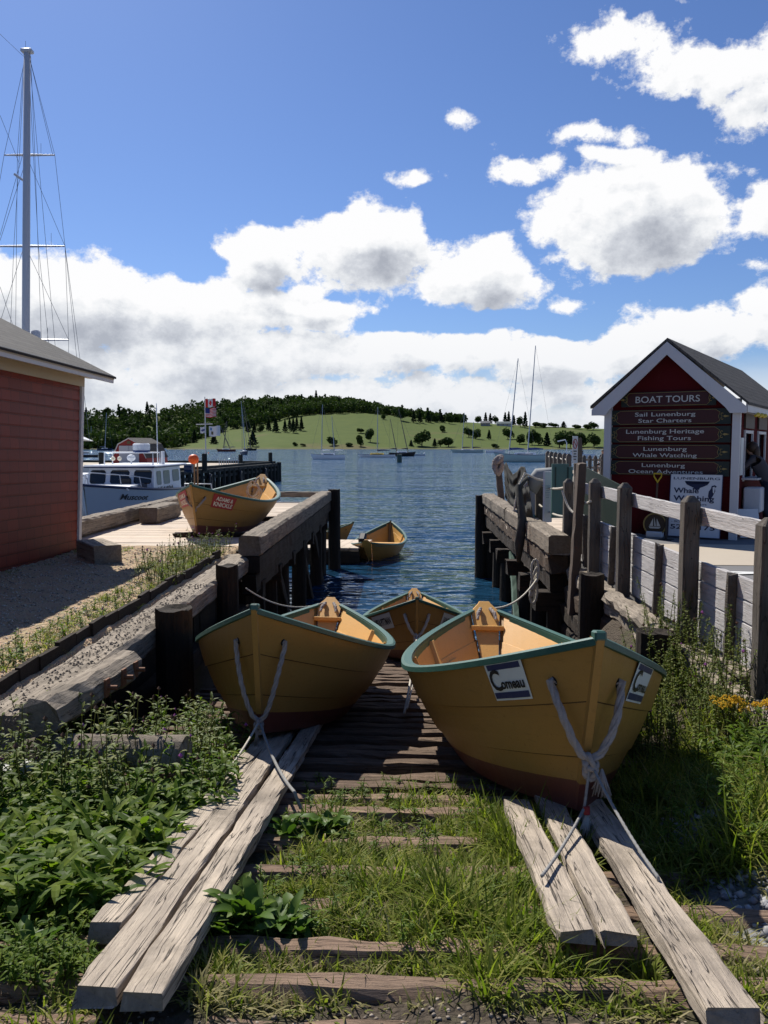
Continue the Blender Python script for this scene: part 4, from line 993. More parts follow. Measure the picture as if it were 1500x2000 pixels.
mb = MB(); mb.prism([(SW*a, SHt*b) for a, b in [(.82,.80),(.86,.81),(.86,.77),(.85,.70),(.83,.72)]][::-1], -.0055, -.0045, axis=1); mb.put('puffin_breast', WS, MW, ws)
# spade
sx_, _ = fac(1281, 1000, .15); zt_ = fac(1281, 925, .1)[1]
sp = empty('spade', MK @ Matrix.Translation((sx_, -.15, 0)), label='long spade with yellow D-handle leaning upright on the kiosk', cat='spade')
mb = MB(); mb.tube([(0,-.02,.25),(0,.05,zt_-.16)], .018, 10); place('shaft', mb.me('s', paint('spade_wood', (.10,.06,.035), .6, .2, .1)), Matrix(), sp, rel=True)
mb = MB(); mb.tube([(0,.05,zt_-.20),(0,.055,zt_-.14),(-.06,.06,zt_-.05),(-.065,.06,zt_),(.065,.06,zt_),(.06,.06,zt_-.05),(0,.055,zt_-.14)], .013, 8); place('handle', mb.me('h', BUOYY), Matrix(), sp, rel=True)
mb = MB(); mb.prism([(-.09,.28),(.09,.28),(.09,.06),(0,.0),(-.09,.06)], -.03, -.018, axis=1); place('blade', mb.me('b', paint('steel', (.25,.25,.26), .4, .1, .2)), Matrix(), sp, rel=True)
# round ship plaque
c_ = fac(1279, 1024, .35); mb = MB(); rp = .19
pl = empty('round_plaque', MK @ Matrix.Translation((c_[0], -.35, 0)), label='round dark plaque with a small white schooner on the kiosk floor', cat='plaque')
mb.tube([(0,.0,c_[1]),(0,.03,c_[1])], rp, 28); place('disc', mb.me('d', paint('plaque_brown', (.045,.03,.02), .6, .2, .1)), Matrix(), pl, rel=True)
mb = MB(); mb.tube([(rp*.96*math.cos(a),-.004,c_[1]+rp*.96*math.sin(a)) for a in np.linspace(0,2*math.pi,30)], .012, 6); place('rim', mb.me('r', GOLD), Matrix(), pl, rel=True)
mb = MB()
for x0, x1, x2, h in ((-.09,-.03,-.03,.13),(-.01,.02,-.01,.15),(.03,.09,.03,.13)): mb.prism([(x0,c_[1]-.03),(x1,c_[1]-.03),(x2,c_[1]-.03+h)], -.006, -.002, axis=1)
mb.prism([(-.10,c_[1]-.04),(.10,c_[1]-.04),(.07,c_[1]-.07),(-.08,c_[1]-.07)], -.006, -.002, axis=1); place('ship', mb.me('s', LET), Matrix(), pl, rel=True)
mb = MB(); mb.box((0,.02,.05), (.26,.16,.10), bev=.015); place('base', mb.me('b', WS), Matrix(), pl, rel=True)
pst = fac(1301, 1040, .6); mb = MB(); mb.tube([(pst[0],-.6,-.02),(pst[0],-.6,.62)], .02, 8); mb.box((pst[0],-.6,.0), (.2,.2,.02)); mb.put('stanchion', BLACK, MK, None, label='thin black stanchion standing before the kiosk left of the white sign', cat='post')
# leaning white sheets by the hatch
a_, b_ = sidep(1455, 1010, .25); mb = MB(); mb.box((0,0,.24), (.34,.015,.48)); 
mb.put('notice_board', WS, MK @ Matrix.Translation((KW+.22, .28, .02)) @ Matrix.Rotation(R(35), 4, 'Z') @ Matrix.Rotation(R(-16), 4, 'X'), None, label='white notice board tilted against the kiosk below its hatch', cat='notice board')
kbox('crate', (KW+.16, .95, .55), (.30, .42, .5), WS, None, .02) if False else None
mb = MB(); mb.box((KW+.17, .80, .62), (.28, .40, .42), bev=.02); mb.put('meter_box', WS, MK, kiosk)
# ---------------------------------------------------------------- pavement and yellow lines behind the fence
def m_asph(t):
    co = t.add('ShaderNodeTexCoord').outputs['Object']; n = t.noise(co, 2, 6, .6); f = t.noise(co, 120, 4, .7)
    return princ(t, t.mix(f, t.mix(n, (.10,.10,.105), (.16,.155,.15)), (.20,.195,.19)), .92, f, .5, .006, spec=.2)
def m_conc(t):
    co = t.add('ShaderNodeTexCoord').outputs['Object']; n = t.noise(co, 1.5, 7, .6); f = t.noise(co, 90, 4, .7)
    return princ(t, t.mix(t.m('MULTIPLY', f, .4), t.mix(n, (.50,.43,.34), (.42,.36,.28)), (.3,.26,.2)), .9, f, .4, .004, spec=.2)
mb = MB(); mb.prism([(2.42,-6),(30,-6),(30,14.2),(2.42,14.2)], -.3, .15, axis=2); mb.put('pavement', mat('asphalt', m_asph), None, None, kind='structure')
mb = MB(); mb.prism([(8.0,14.2),(30,14.2),(30,50),(8.0,50)], -.3, .15, axis=2); mb.put('quay', mat('concrete', m_conc), None, None, kind='structure')
def flat(name, pts, z, m, **kw): return place(name, mesh(name, [(a, b, z) for a, b in pts], [tuple(range(len(pts)))], m), None, None, **kw)
ca = [atz(px, py, .154) for px, py in ((1180, 1058), (1500, 1058), (1640, 1098), (1340, 1098))]
ca = [(2.5, 12.9), (9.5, 12.4), (9.5, 10.3), (2.5, 10.6)]
flat('concrete_strip', ca, .156, mat('concrete', m_conc), kind='structure')
YEL = paint('line_yellow', (.60,.36,.03), .7, .2, .3); WHL = paint('line_white', (.65,.65,.62), .7, .2, .3)
flat('painted_line', [(2.5, 8.95), (8.5, 8.35), (8.5, 8.25), (2.5, 8.85)], .160, YEL, kind='structure')
flat('painted_line', [(3.6, 10.05), (9, 9.3), (9, 9.2), (3.6, 9.95)], .160, WHL, kind='structure')
flat('painted_line', [(2.6, 9.6), (4.6, 9.95), (4.6, 9.85), (2.6, 9.5)], .164, WHL, kind='structure')

# ---------------------------------------------------------------- people
def figure(name, J, E, M, mats, label, parts=()):
    """J: joint -> (x,y,z,r); one skinned, subdivided body mesh"""
    me = bpy.data.meshes.new('b'); keys = list(J); me.from_pydata([J[k][:3] for k in keys], [(keys.index(a), keys.index(b)) for a, b in E], [])
    o = bpy.data.objects.new('b', me); col.objects.link(o); md = o.modifiers.new('s', 'SKIN'); md.use_smooth_shade = True
    for i, k in enumerate(keys): r = J[k][3]; sv = me.skin_vertices[0].data[i]; sv.radius = (r, r) if not isinstance(r, tuple) else r; sv.use_root = (i == 0)
    o.modifiers.new('u', 'SUBSURF').levels = 2
    dg = bpy.context.evaluated_depsgraph_get(); m2 = bpy.data.meshes.new_from_object(o.evaluated_get(dg)); bpy.data.objects.remove(o)
    m2.materials.clear()
    for m in mats: m2.materials.append(m)
    return place(name, m2, M, None, label=label, cat='person'), m2
SKIN = paint('skin', (.42,.24,.16), .5, .1, 0); SHIRT = paint('grey_shirt', (.075,.068,.075), .9, .2, 0); JEANS = paint('dark_jeans', (.015,.02,.035), .9, .2, 0); HAIR = paint('brown_hair', (.05,.03,.018), .6, .2, 0)
def setm(me, fn):
    for p in me.polygons: p.material_index = fn(p.center)
# woman leaning on the counter, facing local -x (towards the hatch)
J = {'pel': (.10,0,.90,.125), 'waist': (.05,0,1.02,.115), 'chest': (-.06,0,1.20,(.125,.15)), 'neckb': (-.15,0,1.33,.07), 'neck': (-.18,0,1.38,.045), 'head': (-.20,0,1.46,.082), 'crown': (-.20,0,1.54,.060),
     'shL': (-.13,.16,1.30,.055), 'elL': (-.33,.22,1.10,.040), 'wrL': (-.52,.10,1.06,.028), 'haL': (-.60,.06,1.06,.030),
     'shR': (-.13,-.16,1.30,.055), 'elR': (-.31,-.24,1.11,.040), 'wrR': (-.50,-.12,1.06,.028), 'haR': (-.58,-.08,1.06,.030),
     'hiL': (.10,.09,.84,.095), 'knL': (.06,.10,.48,.062), 'anL': (.10,.10,.09,.042), 'toL': (-.04,.11,.035,.038),
     'hiR': (.12,-.09,.84,.095), 'knR': (.06,-.08,.48,.062), 'anR': (.22,-.04,.12,.042), 'toR': (.20,-.02,.03,.038)}
E_ = [('pel','waist'),('waist','chest'),('chest','neckb'),('neckb','neck'),('neck','head'),('head','crown'),('neckb','shL'),('shL','elL'),('elL','wrL'),('wrL','haL'),('neckb','shR'),('shR','elR'),('elR','wrR'),('wrR','haR'),
      ('pel','hiL'),('hiL','knL'),('knL','anL'),('anL','toL'),('pel','hiR'),('hiR','knR'),('knR','anR'),('anR','toR')]
MP = MK @ Matrix.Translation((KW+.24, 1.10, .0)) @ Matrix.Scale(1.0, 4)
wo, me_ = figure('person', J, E_, MP, [SHIRT, JEANS, SKIN, BLACK], 'woman in grey shirt and dark jeans leaning on the kiosk counter')
setm(me_, lambda c: 2 if (c.z > 1.37 and abs(c.y) < .12) or c.x < -.48 else (3 if c.z < .08 else (1 if c.z < .93 else 0)))
mb = MB()
def ell(mb, c, r, n=14, m=9, fn=None):
    vs = []; fs = []
    for i in range(m+1):
        for j in range(n):
            th = math.pi*i/m; ph = 2*math.pi*j/n; p = [c[0]+r[0]*math.sin(th)*math.cos(ph), c[1]+r[1]*math.sin(th)*math.sin(ph), c[2]+r[2]*math.cos(th)]
            vs.append(fn(p) if fn else p)
    for i in range(m):
        for j in range(n): fs.append((i*n+j, i*n+(j+1) % n, (i+1)*n+(j+1) % n, (i+1)*n+j))
    mb.addvf(vs, fs)
ell(mb, (-.165,0,1.50), (.095,.10,.105)); ell(mb, (-.10,0,1.40), (.06,.085,.14)); place('hair', mb.me('h', HAIR, True), MP, wo)
mb = MB(); ell(mb, (-.285,0,1.455), (.018,.016,.02)); place('nose', mb.me('n', SKIN, True), MP, wo)
for sy in (-1, 1):
    mb = MB()
    for k in range(5): a = (k-2)*.25; mb.tube([(-.60,sy*.07+.012*(k-2),1.06),(-.64,sy*.07+.02*(k-2),1.065),(-.67,sy*.07+.022*(k-2),1.05)], [.010,.009,.007], 6)
    place('fingers', mb.me('f', SKIN, True), MP, wo)
# seated man at the kiosk's far left corner
q = atz(1171, 925, .16)
J2 = {'pel': (0,0,.50,.13), 'waist': (.02,0,.64,.12), 'chest': (.06,0,.86,(.12,.15)), 'neckb': (.10,0,1.0,.07), 'neck': (.13,0,1.06,.05), 'head': (.16,0,1.15,.085), 'crown': (.15,0,1.23,.06),
      'shL': (.10,.17,.98,.06), 'elL': (.16,.22,.74,.042), 'wrL': (.34,.10,.62,.03), 'haL': (.40,.06,.60,.03), 'shR': (.10,-.17,.98,.06), 'elR': (.16,-.22,.74,.042), 'wrR': (.34,-.10,.62,.03), 'haR': (.40,-.06,.60,.03),
      'hiL': (.05,.1,.48,.1), 'knL': (.42,.13,.50,.068), 'anL': (.44,.13,.10,.042), 'toL': (.56,.14,.04,.038), 'hiR': (.05,-.1,.48,.1), 'knR': (.42,-.13,.50,.068), 'anR': (.36,-.13,.10,.042), 'toR': (.48,-.14,.04,.038)}
MP2 = Matrix.Translation((q[0]+.25, q[1], .16)) @ Matrix.Rotation(R(215), 4, 'Z')
mo, me2 = figure('person', J2, E_, MP2, [SHIRT, BLACK, SKIN, BLACK], 'person in dark shorts sitting behind the left corner of the kiosk')
setm(me2, lambda c: 2 if c.z > 1.05 or (c.z < .44 and c.z > .08) or c.x > .33 and c.z > .55 else (3 if c.z < .08 else (1 if c.z < .6 else 0)))
mb = MB(); ell(mb, (.13,0,1.19), (.09,.092,.09)); place('hair', mb.me('h', HAIR, True), MP2, mo)
mb = MB(); mb.box((-.02,0,.2), (.4,.5,.36), bev=.02); place('seat_box', mb.me('s', DARKW), MP2, None, label='dark wooden box seat behind the kiosk corner', cat='bench')
# ================================================================ boats
def loft(L, B, zb, zm, zs, draft=.35, rake=.12, stern=.7, flare=.25, N=22):
    """hull centred on x, bow +x, waterline z=0. returns ring function"""
    secs = []
    for i in range(N+1):
        t = i/N; x = -L/2+L*t
        a = max(0, (t-.38)/.62); w = B/2*(1-a**2.3) if t > .38 else B/2*(stern+(1-stern)*(t/.38)**.7 if t < .38 else 1)
        z = zm+((zb-zm)*a**1.8 if t > .38 else (zs-zm)*((.38-t)/.38))
        secs.append((x, max(w, .02), z, a))
    pts = []
    for x, w, z, a in secs:
        q = 1-flare*a; xr = lambda k: x-rake*L*(1-k)*a**2
        pts.append([(xr(1), w, z), (xr(.8), w*(.5+.5*q)*.99, z*.62), (xr(.55), w*q*.93, z*.2), (xr(.3), w*q*.75, -draft*.5), (xr(.2), .0, -draft)])
    return pts
def hull_mesh(mb, pts, side=1, m_top=0):
    n = 5; V = []
    for s in pts: V += [(x, y, z) for x, y, z in s]+[(x, -y, z) for x, y, z in s[-2::-1]]
    k = 9; F = [(i*k+j, i*k+j+1, (i+1)*k+j+1, (i+1)*k+j) for i in range(len(pts)-1) for j in range(k-1)]
    F.append(tuple(range(k-1, -1, -1)))
    mb.addvf(V, F)
def deck_mesh(mb, pts, dz=-.03, i0=0, i1=None, ins=.02):
    P = pts[i0:i1]; V = []
    for s in P: x, y, z = s[0]; V += [(x, max(y-ins, .005), z+dz), (x, -max(y-ins, .005), z+dz)]
    mb.addvf(V, [(2*i, 2*i+2, 2*i+3, 2*i+1) for i in range(len(P)-1)])
BWHITE = paint('boat_white', (.74,.76,.78), .35, .08, .08); BGREY = paint('boat_grey_blue', (.33,.40,.47), .35, .08, .06); BNAVY = paint('boat_navy', (.012,.022,.07), .35, .1, 0)
BBLK = paint('boat_black', (.015,.014,.016), .4, .1, 0); BRED = paint('boat_brown_red', (.10,.025,.018), .5, .2, .1); CANV = paint('blue_canvas', (.015,.04,.16), .8, .2, 0); ALU = paint('mast_alloy', (.42,.45,.50), .4, .1, .05)
WOODM = paint('varnish_mast', (.16,.10,.06), .5, .2, .1); WIRE = paint('rig_wire', (.10,.11,.13), .5, 0, 0); BYEL = paint('yellow_cover', (.65,.50,.12), .7, .1, 0); BPALE = paint('pale_green_hull', (.40,.50,.47), .4, .08, .05)
ORG = paint('buoy_orange', (.85,.13,.02), .5, .05, 0)
def rmast(h, m, r): mb = MB(); mb.tube([(0,0,0),(0,0,h*.6),(0,0,h)], [r, r*.9, r*.6], 8); return mb.me('mast', m)
def sailboat(label, px, py, L, heading, masts, hullm=BWHITE, B=None, fb=.9, boom=CANV, stripe=BNAVY, cab=BWHITE, depth_scale=1.0, wheel=False, thick=1.0):
    """masts: list of (x along hull, top px, top py, material)"""
    p = Vector(atz(px, py, WATER)); B = B or L*.28
    M = Matrix.Translation(p) @ Matrix.Rotation(heading, 4, 'Z')
    root = empty('sailboat', M, label=label, cat='sailboat', group='sailing boats moored in the harbour')
    def part(n, mb, m, par=None, smooth=False): return place(n, mb.me(n, m, smooth), Matrix(), par or root, rel=True)
    pts = loft(L, B, fb*1.35, fb, fb*1.1); mb = MB(); hull_mesh(mb, pts); part('hull', mb, hullm, None, True)
    mb = MB(); deck_mesh(mb, pts); part('deck', mb, cab)
    mb = MB(); 
    for sg in (-1, 1): mb.tube([(s[0][0], sg*s[0][1], s[0][2]+.02) for s in pts], .035*L/9, 5)
    part('rail', mb, stripe)
    mb = MB(); mb.box((-.02*L, 0, fb+.18), (L*.36, B*.5, .60), bev=.12); c = part('cabin', mb, cab)
    for sg in (-1, 1): mb = MB(); mb.box((-.02*L, sg*(B*.25+.0), fb+.22), (L*.26, .03, .13)); part('window', mb, GLASSD, c)
    Yd = p.y
    for i, (xm, tx, ty, mm) in enumerate(masts):
        base = M @ Vector((xm*L, 0, fb)); top = Vector(atY(tx, ty, base.y)); 
        ht = (top-base).length; dirv = (M.to_3x3().inverted() @ (top-base)).normalized()
        r = max(.07, Yd*.00042)*thick
        b0 = Vector((xm*L, 0, fb)); t0 = b0+dirv*ht
        mb = MB(); mb.tube([b0, b0.lerp(t0, .6), t0], [r, r*.9, r*.65], 8); ms = part('mast', mb, mm)
        mb = MB(); wr = max(.012, Yd*.00010)
        for f in (1, .62):
            for sg in (-1, 1): mb.tube([b0.lerp(t0, f), Vector((xm*L-.1, sg*B*.48, fb))], wr, 3)
        if i == 0: mb.tube([t0, Vector((L*.49, 0, fb*1.3))], wr, 3)
        mb.tube([t0, Vector((-L*.49 if i == len(masts)-1 else -L*.2, 0, fb+.2))], wr, 3)
        part('rigging', mb, WIRE)
        mb = MB()
        for f in (.45, .72): q = b0.lerp(t0, f); mb.tube([q+Vector((0,-B*.22,0)), q+Vector((0,B*.22,0))], r*.4, 4)
        part('spreader', mb, mm, ms)
        bl = L*(.34 if len(masts) == 1 else .26)
        mb = MB(); mb.tube([b0+Vector((-.1,0,1.15)), b0+Vector((-bl*.5,0,1.22)), b0+Vector((-bl,0,1.15))], [.22*L/10, .2*L/10, .09*L/10], 7); part('furled_sail', mb, boom)
    return root
sailboat('small end-on white sloop with grey masts moored left of the hill field', 478, 888, 7, R(-65), [(.1, 471, 783, ALU)], BNAVY, stripe=BWHITE)
sailboat('dark hulled ketch with wooden masts moored near the flagpole', 441, 882, 9, R(172), [(.12, 443, 822, WOODM), (-.25, 430, 832, WOODM)], BRED, cab=BWHITE)
sailboat('low black yacht moored just right of the end-on sloop', 489, 880, 7, R(10), [(.05, 475, 790, WOODM)], BBLK, stripe=BBLK, cab=BBLK)
sailboat('white and pale blue ketch moored left of the middle of the harbour', 640, 897, 7.6, R(190), [(.18, 630, 790, ALU), (-.2, 648, 812, ALU)], BWHITE, boom=BWHITE)
sailboat('low multihull with yellow and blue covers beside the marker post', 735, 893, 9.5, R(178), [(-.02, 738, 795, ALU)], BWHITE, fb=.6, B=4, boom=CANV, cab=BYEL)
sailboat('dark hulled ketch with brown masts behind the marker post', 786, 891, 7.5, R(8), [(.22, 778, 797, WOODM), (-.2, 762, 818, WOODM)], BBLK, boom=BBLK, cab=BWHITE)
sailboat('pale green ketch moored alone right of the middle of the harbour', 912, 884, 13, R(178), [(.15, 907, 806, ALU), (-.16, 925, 824, ALU)], BPALE, boom=BBLK)
sailboat('large cutter with twin tall grey masts and blue sail covers near the right wharf', 1023, 902, 11.2, R(172), [(.25, 1012, 700, ALU), (-.06, 1046, 675, ALU)], BPALE, fb=1.25, boom=CANV, thick=1.5)
sailboat('small boat with blue awning moored beside the red building edge', 205, 880, 8, R(20), [(.0, 208, 806, ALU)], BNAVY, boom=CANV)
sailboat('distant sloop moored behind the white motorboat left of the gambrel shed', 178, 876, 8, R(0), [(.0, 178, 832, ALU)], BWHITE)
def runabout(label, px, py, L, hd, hm, cab=True, cm=BWHITE):
    M = Matrix.Translation(atz(px, py, WATER)) @ Matrix.Rotation(hd, 4, 'Z'); root = empty('motorboat' if cab else 'rowboat', M, label=label, cat='motorboat' if cab else 'rowboat')
    pts = loft(L, L*.34, .9*L/6, .6*L/6, .6*L/6); mb = MB(); hull_mesh(mb, pts); place('hull', mb.me('h', hm, True), Matrix(), root, rel=True)
    mb = MB(); deck_mesh(mb, pts, -.12); place('deck', mb.me('d', cm), Matrix(), root, rel=True)
    if cab:
        mb = MB(); mb.box((L*.05,0,.95*L/6), (L*.34,L*.26,.8*L/6), bev=.08); c = place('cabin', mb.me('c', cm), Matrix(), root, rel=True)
        mb = MB(); mb.box((L*.05,0,1.12*L/6), (L*.35,L*.265,.28*L/6)); place('window', mb.me('w', GLASSD), Matrix(), c, rel=True)
    return root
runabout('small white cabin motorboat moored off the far shore', 311, 879, 9, R(160), BWHITE)
runabout('tiny grey rowboat floating alone in the open harbour', 817, 890, 4, R(175), BGREY, False)
runabout('small boat with orange cover near the large cutter', 968, 884, 8, R(0), BWHITE, False, ORG)
runabout('white motorboat with black canopy peeping past the red building', 168, 893, 6, R(200), BBLK, True, BWHITE)
runabout('low blue motorboat behind the posts of the far right quay', 1130, 893, 8, R(175), BWHITE, True, CANV)
def ball(name, c, r, m, **kw):
    mb = MB(); ell(mb, c, (r, r, r), 14, 9); return mb.put(name, m, None, None, True, **kw)
for i, (px, py) in enumerate(((359, 879), (407, 885), (632, 893), (829, 886))):
    ball('mooring_buoy', atz(px, py, WATER+.1), .28, ORG if i < 3 else BWHITE, label='small mooring buoy afloat on the open harbour', cat='buoy', group='mooring buoys in the harbour')
pile('marker_post', *atz(780, 903, WATER)[:2], 1.7-(887-868)/1600*atz(780, 903, WATER)[1], .42, paint('marker_green', (.03,.07,.06), .7, .2, .2), label='short green marker post standing in the open water', cat='post')

# ---------------------------------------------------------------- lobster boat
bx = Vector(atY(176, 985, 25.9)); hd = R(-91)
lobM = Matrix.Translation((bx.x, 25.9+4.3, WATER)) @ Matrix.Rotation(hd, 4, 'Z')
lob = empty('fishing_boat', lobM, label='white lobster boat with big windscreen moored behind the left wharf', cat='fishing boat')
def lp(n, mb, m, par=None, smooth=False): return place(n, mb.me(n, m, smooth), Matrix(), par or lob, rel=True)
LP = loft(9.2, 3.1, 1.98, 1.60, 1.25, .5, .10, .85, .35, 26)
mb = MB(); hull_mesh(mb, LP); lp('hull', mb, BGREY, None, True)
mb = MB(); deck_mesh(mb, LP, -.03, 9); lp('foredeck', mb, BWHITE)
mb = MB()
for sg in (-1, 1): mb.tube([(s[0][0], sg*s[0][1], s[0][2]) for s in LP], .045, 6)
mb.tube([(LP[0][0][0], LP[0][0][1], LP[0][0][2]), (LP[0][0][0], -LP[0][0][1], LP[0][0][2])], .045, 6)
lp('rub_rail', mb, BNAVY)
mb = MB()   # raised trunk
mb.prism([(.9,1.60),(3.0,1.72),(3.1,1.80),(2.7,1.86),(.9,1.88)], -.85, .85, axis=1); lp('trunk_cabin', mb, BWHITE)
x0, x1, wz, rz = -1.9, 1.35, 1.55, 2.46; wh = 1.22
mb = MB(); V = [(x1+.12,-wh,wz),(x1+.12,wh,wz),(x0,wh,wz-.1),(x0,-wh,wz-.1),(x1-.12,-wh*.96,rz),(x1-.12,wh*.96,rz),(x0,wh*.96,rz),(x0,-wh*.96,rz)]
mb.addvf(V, [(0,1,5,4),(1,2,6,5),(2,3,7,6),(3,0,4,7),(4,5,6,7)]); wheel = lp('wheelhouse', mb, BWHITE)
def fpt(u, v, off=.012):   # windscreen plane: u across, v up
    a = (x1+.12-.24*v+off, -wh+2*wh*u, wz+(rz-wz)*v); return a
def spt(u, v, sg, off=.012): x = x1-.05+(x0-x1)*u; return (x, sg*(wh*(1-.04*v)+off), wz-.03+(rz-wz+.03)*v)
def rq(f, u0, u1, v0, v1, r=.02): return [f(u0+r,v0), f(u1-r,v0), f(u1,v0+r*3), f(u1,v1-r*3), f(u1-r,v1), f(u0+r,v1), f(u0,v1-r*3), f(u0,v0+r*3)]
for u0, u1 in ((.05,.27),(.35,.62),(.70,.95)):
    v = rq(lambda a, b: fpt(a, b), u0, u1, .36, .86); fr_ = place('window', mesh('w', v, [tuple(range(8))], GLASSD), Matrix(), wheel, rel=True)
    mb = MB(); mb.tube(v+[v[0]], .014, 4); place('frame', mb.me('f', BBLK), Matrix(), fr_, rel=True)
for sg in (-1, 1):
    for u0, u1, v0, v1 in ((.08,.24,.30,.84),(.32,.55,.30,.84),(.66,.92,.36,.84)):
        v = rq(lambda a, b: spt(a, b, sg), u0, u1, v0, v1); place('window', mesh('w', v if sg < 0 else v[::-1], [tuple(range(8))], mat('pale_glass', lambda t: princ(t, (.16,.20,.21), .15, spec=.5))), Matrix(), wheel, rel=True)
mb = MB(); mb.box(((x0+x1)/2-.25, 0, rz+.03), (x1-x0+.75, 2*wh+.14, .07), bev=.03); lp('roof', mb, BWHITE)
mb = MB(); mb.tube([(x1+.24,-wh-.06,rz+.0),(x1+.24,wh+.06,rz+.0),(x0-.3,wh+.06,rz),(x0-.3,-wh-.06,rz),(x1+.24,-wh-.06,rz)], .03, 5); lp('roof_trim', mb, BNAVY)
mb = MB(); mb.tube([(.5,-.9,rz+.05),(.5,-.9,rz+.50),(.5,.9,rz+.50),(.5,.9,rz+.05)], .025, 6); mb.tube([(-.3,-.9,rz+.05),(-.3,-.9,rz+.50),(-.3,.9,rz+.50),(-.3,.9,rz+.05)], .025, 6); lp('roof_rack', mb, BWHITE)
mb = MB(); mb.tube([(.1,.35,rz+.55),(.1,.35,rz+.62)], .30, 20); mb.tube([(.1,.35,rz+.62),(.1,.35,rz+.80),(.1,.35,rz+.84)], [.31,.31,.26], 20); lp('radar_dome', mb, BWHITE)
mb = MB(); mb.tube([(.1,.35,rz+.52),(.1,.35,rz+.58)], .315, 20); lp('radar_band', mb, CANV)
at_ = lobM.inverted() @ Vector(atY(300, 786, 30)); mb = MB(); mb.tube([(-.5,.75,rz+.05),(-.5,.75,rz+2.2),(-.5,.75,max(4.2, at_.z))], [.022,.018,.012], 5); lp('antenna', mb, BWHITE)
mb = MB(); mb.box((-.5,.95,rz+.3), (.12,.12,.5), bev=.02); lp('exhaust', mb, BWHITE)
mb = MB()
for sg in (-1, 1): ell(mb, (.25,-.55+sg*.12,rz+.28), (.10,.08,.08), 10, 6)
lp('floats', mb, CREAM)
def hpt_side(x, zf, off):   # on the starboard/port flank
    t = (x+4.6)/9.2*26; i = min(25, max(0, int(t))); f = t-i; a, b = LP[i][0], LP[i+1][0]; c, e = LP[i][1], LP[i+1][1]
    top = [a[k]+(b[k]-a[k])*f for k in range(3)]; lo = [c[k]+(e[k]-c[k])*f for k in range(3)]
    return (lo[0]+(top[0]-lo[0])*zf, (lo[1]+(top[1]-lo[1])*zf+off), lo[2]+(top[2]-lo[2])*zf)
mb = MB(); text_fit(mb, 'Muscoot', 0, 1, 0, .28, lambda a, b: hpt_side(3.3-1.35*a, .42+b, .02), .02, slant=.25); lp('name_lettering', mb, BBLK)
mb = MB(); text_fit(mb, '154404', 0, 1, 0, .20, lambda a, b: spt(.10+.55*a, .03+b, 1, .02), .02); lp('number_lettering', mb, BBLK)
v = rq(lambda a, b: (2.1-.7*a, .965, 1.66+.26*b), 0, 1, 0, 1, .08); lp_w = place('port_light', mesh('w', v[::-1], [tuple(range(8))], GLASSD), Matrix(), lob, rel=True)
# ---------------------------------------------------------------- big yacht whose mast rises behind the red building
Yy = 34.0; mtop = Vector(atY(53, 100, Yy)); mbot = Vector(atY(47, 900, Yy)); mbot.z = WATER+1.3
yM = Matrix.Translation((mbot.x, Yy, WATER)) @ Matrix.Rotation(R(250), 4, 'Z')
yt = empty('sailing_yacht', yM, label='big yacht hidden behind the red building, only its tall white mast showing', cat='sailboat')
pts = loft(16, 4.4, 1.7, 1.3, 1.4, 1, .12)
mb = MB(); hull_mesh(mb, pts); place('hull', mb.me('h', BWHITE, True), Matrix(), yt, rel=True)
mb = MB(); deck_mesh(mb, pts); place('deck', mb.me('d', BWHITE), Matrix(), yt, rel=True)
mb = MB(); mb.box((-1,0,1.6), (6,2.6,.7), bev=.15); place('cabin', mb.me('d', BWHITE), Matrix(), yt, rel=True)
MASTW = paint('mast_white', (.50,.50,.53), .35, .06, .05)
mb = MB(); mb.tube([mbot, mbot.lerp(mtop, .5), mtop], [.16,.155,.13], 14); mb.box(mtop, (.45,.3,.14), bev=.03); mst = mb.put('mast', MASTW, None, yt, True)
sp_ = []
for (xa_, xb_, yy, nm) in ((8, 107, 303, 0), (-22, 127, 481, 0), (-10, 134, 664, 1)):
    a = Vector(atY(xa_, yy, Yy)); b = Vector(atY(xb_, yy, Yy+.3)); sp_.append((a, b)); mb = MB(); mb.tube([a, (a+b)/2+Vector((0,0,.0)), b], [.03,.055,.03], 8); mb.put('spreader', MASTW, None, mst)
a = Vector(atY(28, 340, Yy)); b = Vector(atY(45, 352, Yy)); mb = MB(); mb.tube([a, b], .05, 8); mb.put('bracket', MASTW, None, mst)
c = Vector(atY(70, 654, Yy+.3)); mb = MB(); mb.tube([c+Vector((0,0,-.16)), c+Vector((0,0,.13)), c+Vector((0,0,.18))], [.19,.19,.14], 16); mb.put('radar_dome', MASTW, None, mst)
c = Vector(atY(33, 655, Yy+.3)); mb = MB(); ell(mb, c, (.18,.18,.14)); mb.put('satellite_dome', MASTW, None, mst, True)
mb = MB(); T_ = mtop
def wline(p, q, r=.012): mb.tube([p, q], r, 4)
px_ = lambda x, y, d=0: Vector(atY(x, y, Yy+d))
for q in (((57,110),(107,303),(127,481),(134,664),(134,700)), ((57,110),(90,481),(110,700)), ((55,110),(75,481),(98,700)), ((57,110),(103,303)), ((50,110),(8,303),(-22,481)), ((48,110),(38,303),(27,481),(18,700)), ((47,110),(34,303),(30,700)), ((54,310),(127,481),(150,700)), ((52,310),(0,470)), ((54,490),(134,664)), ((44,490),(0,630)), ((46,110),(-60,10)), ((60,110),(68,303),(80,640),(82,700)), ((0,225),(38,320)), ((127,481),(156,700),(175,860)), ((45,300),(0,460)), ((0,560),(30,650))):
    for i in range(len(q)-1): wline(px_(*q[i]), px_(*q[i+1]), .0085)
mb.put('rigging', WIRE, None, yt)
mb = MB()
for x, y in ((80,280),(100,455),(93,640),(50,80)): mb.tube([px_(x, y), px_(x, y+24)], .007, 4)
mb.put('antennas', WIRE, None, mst)

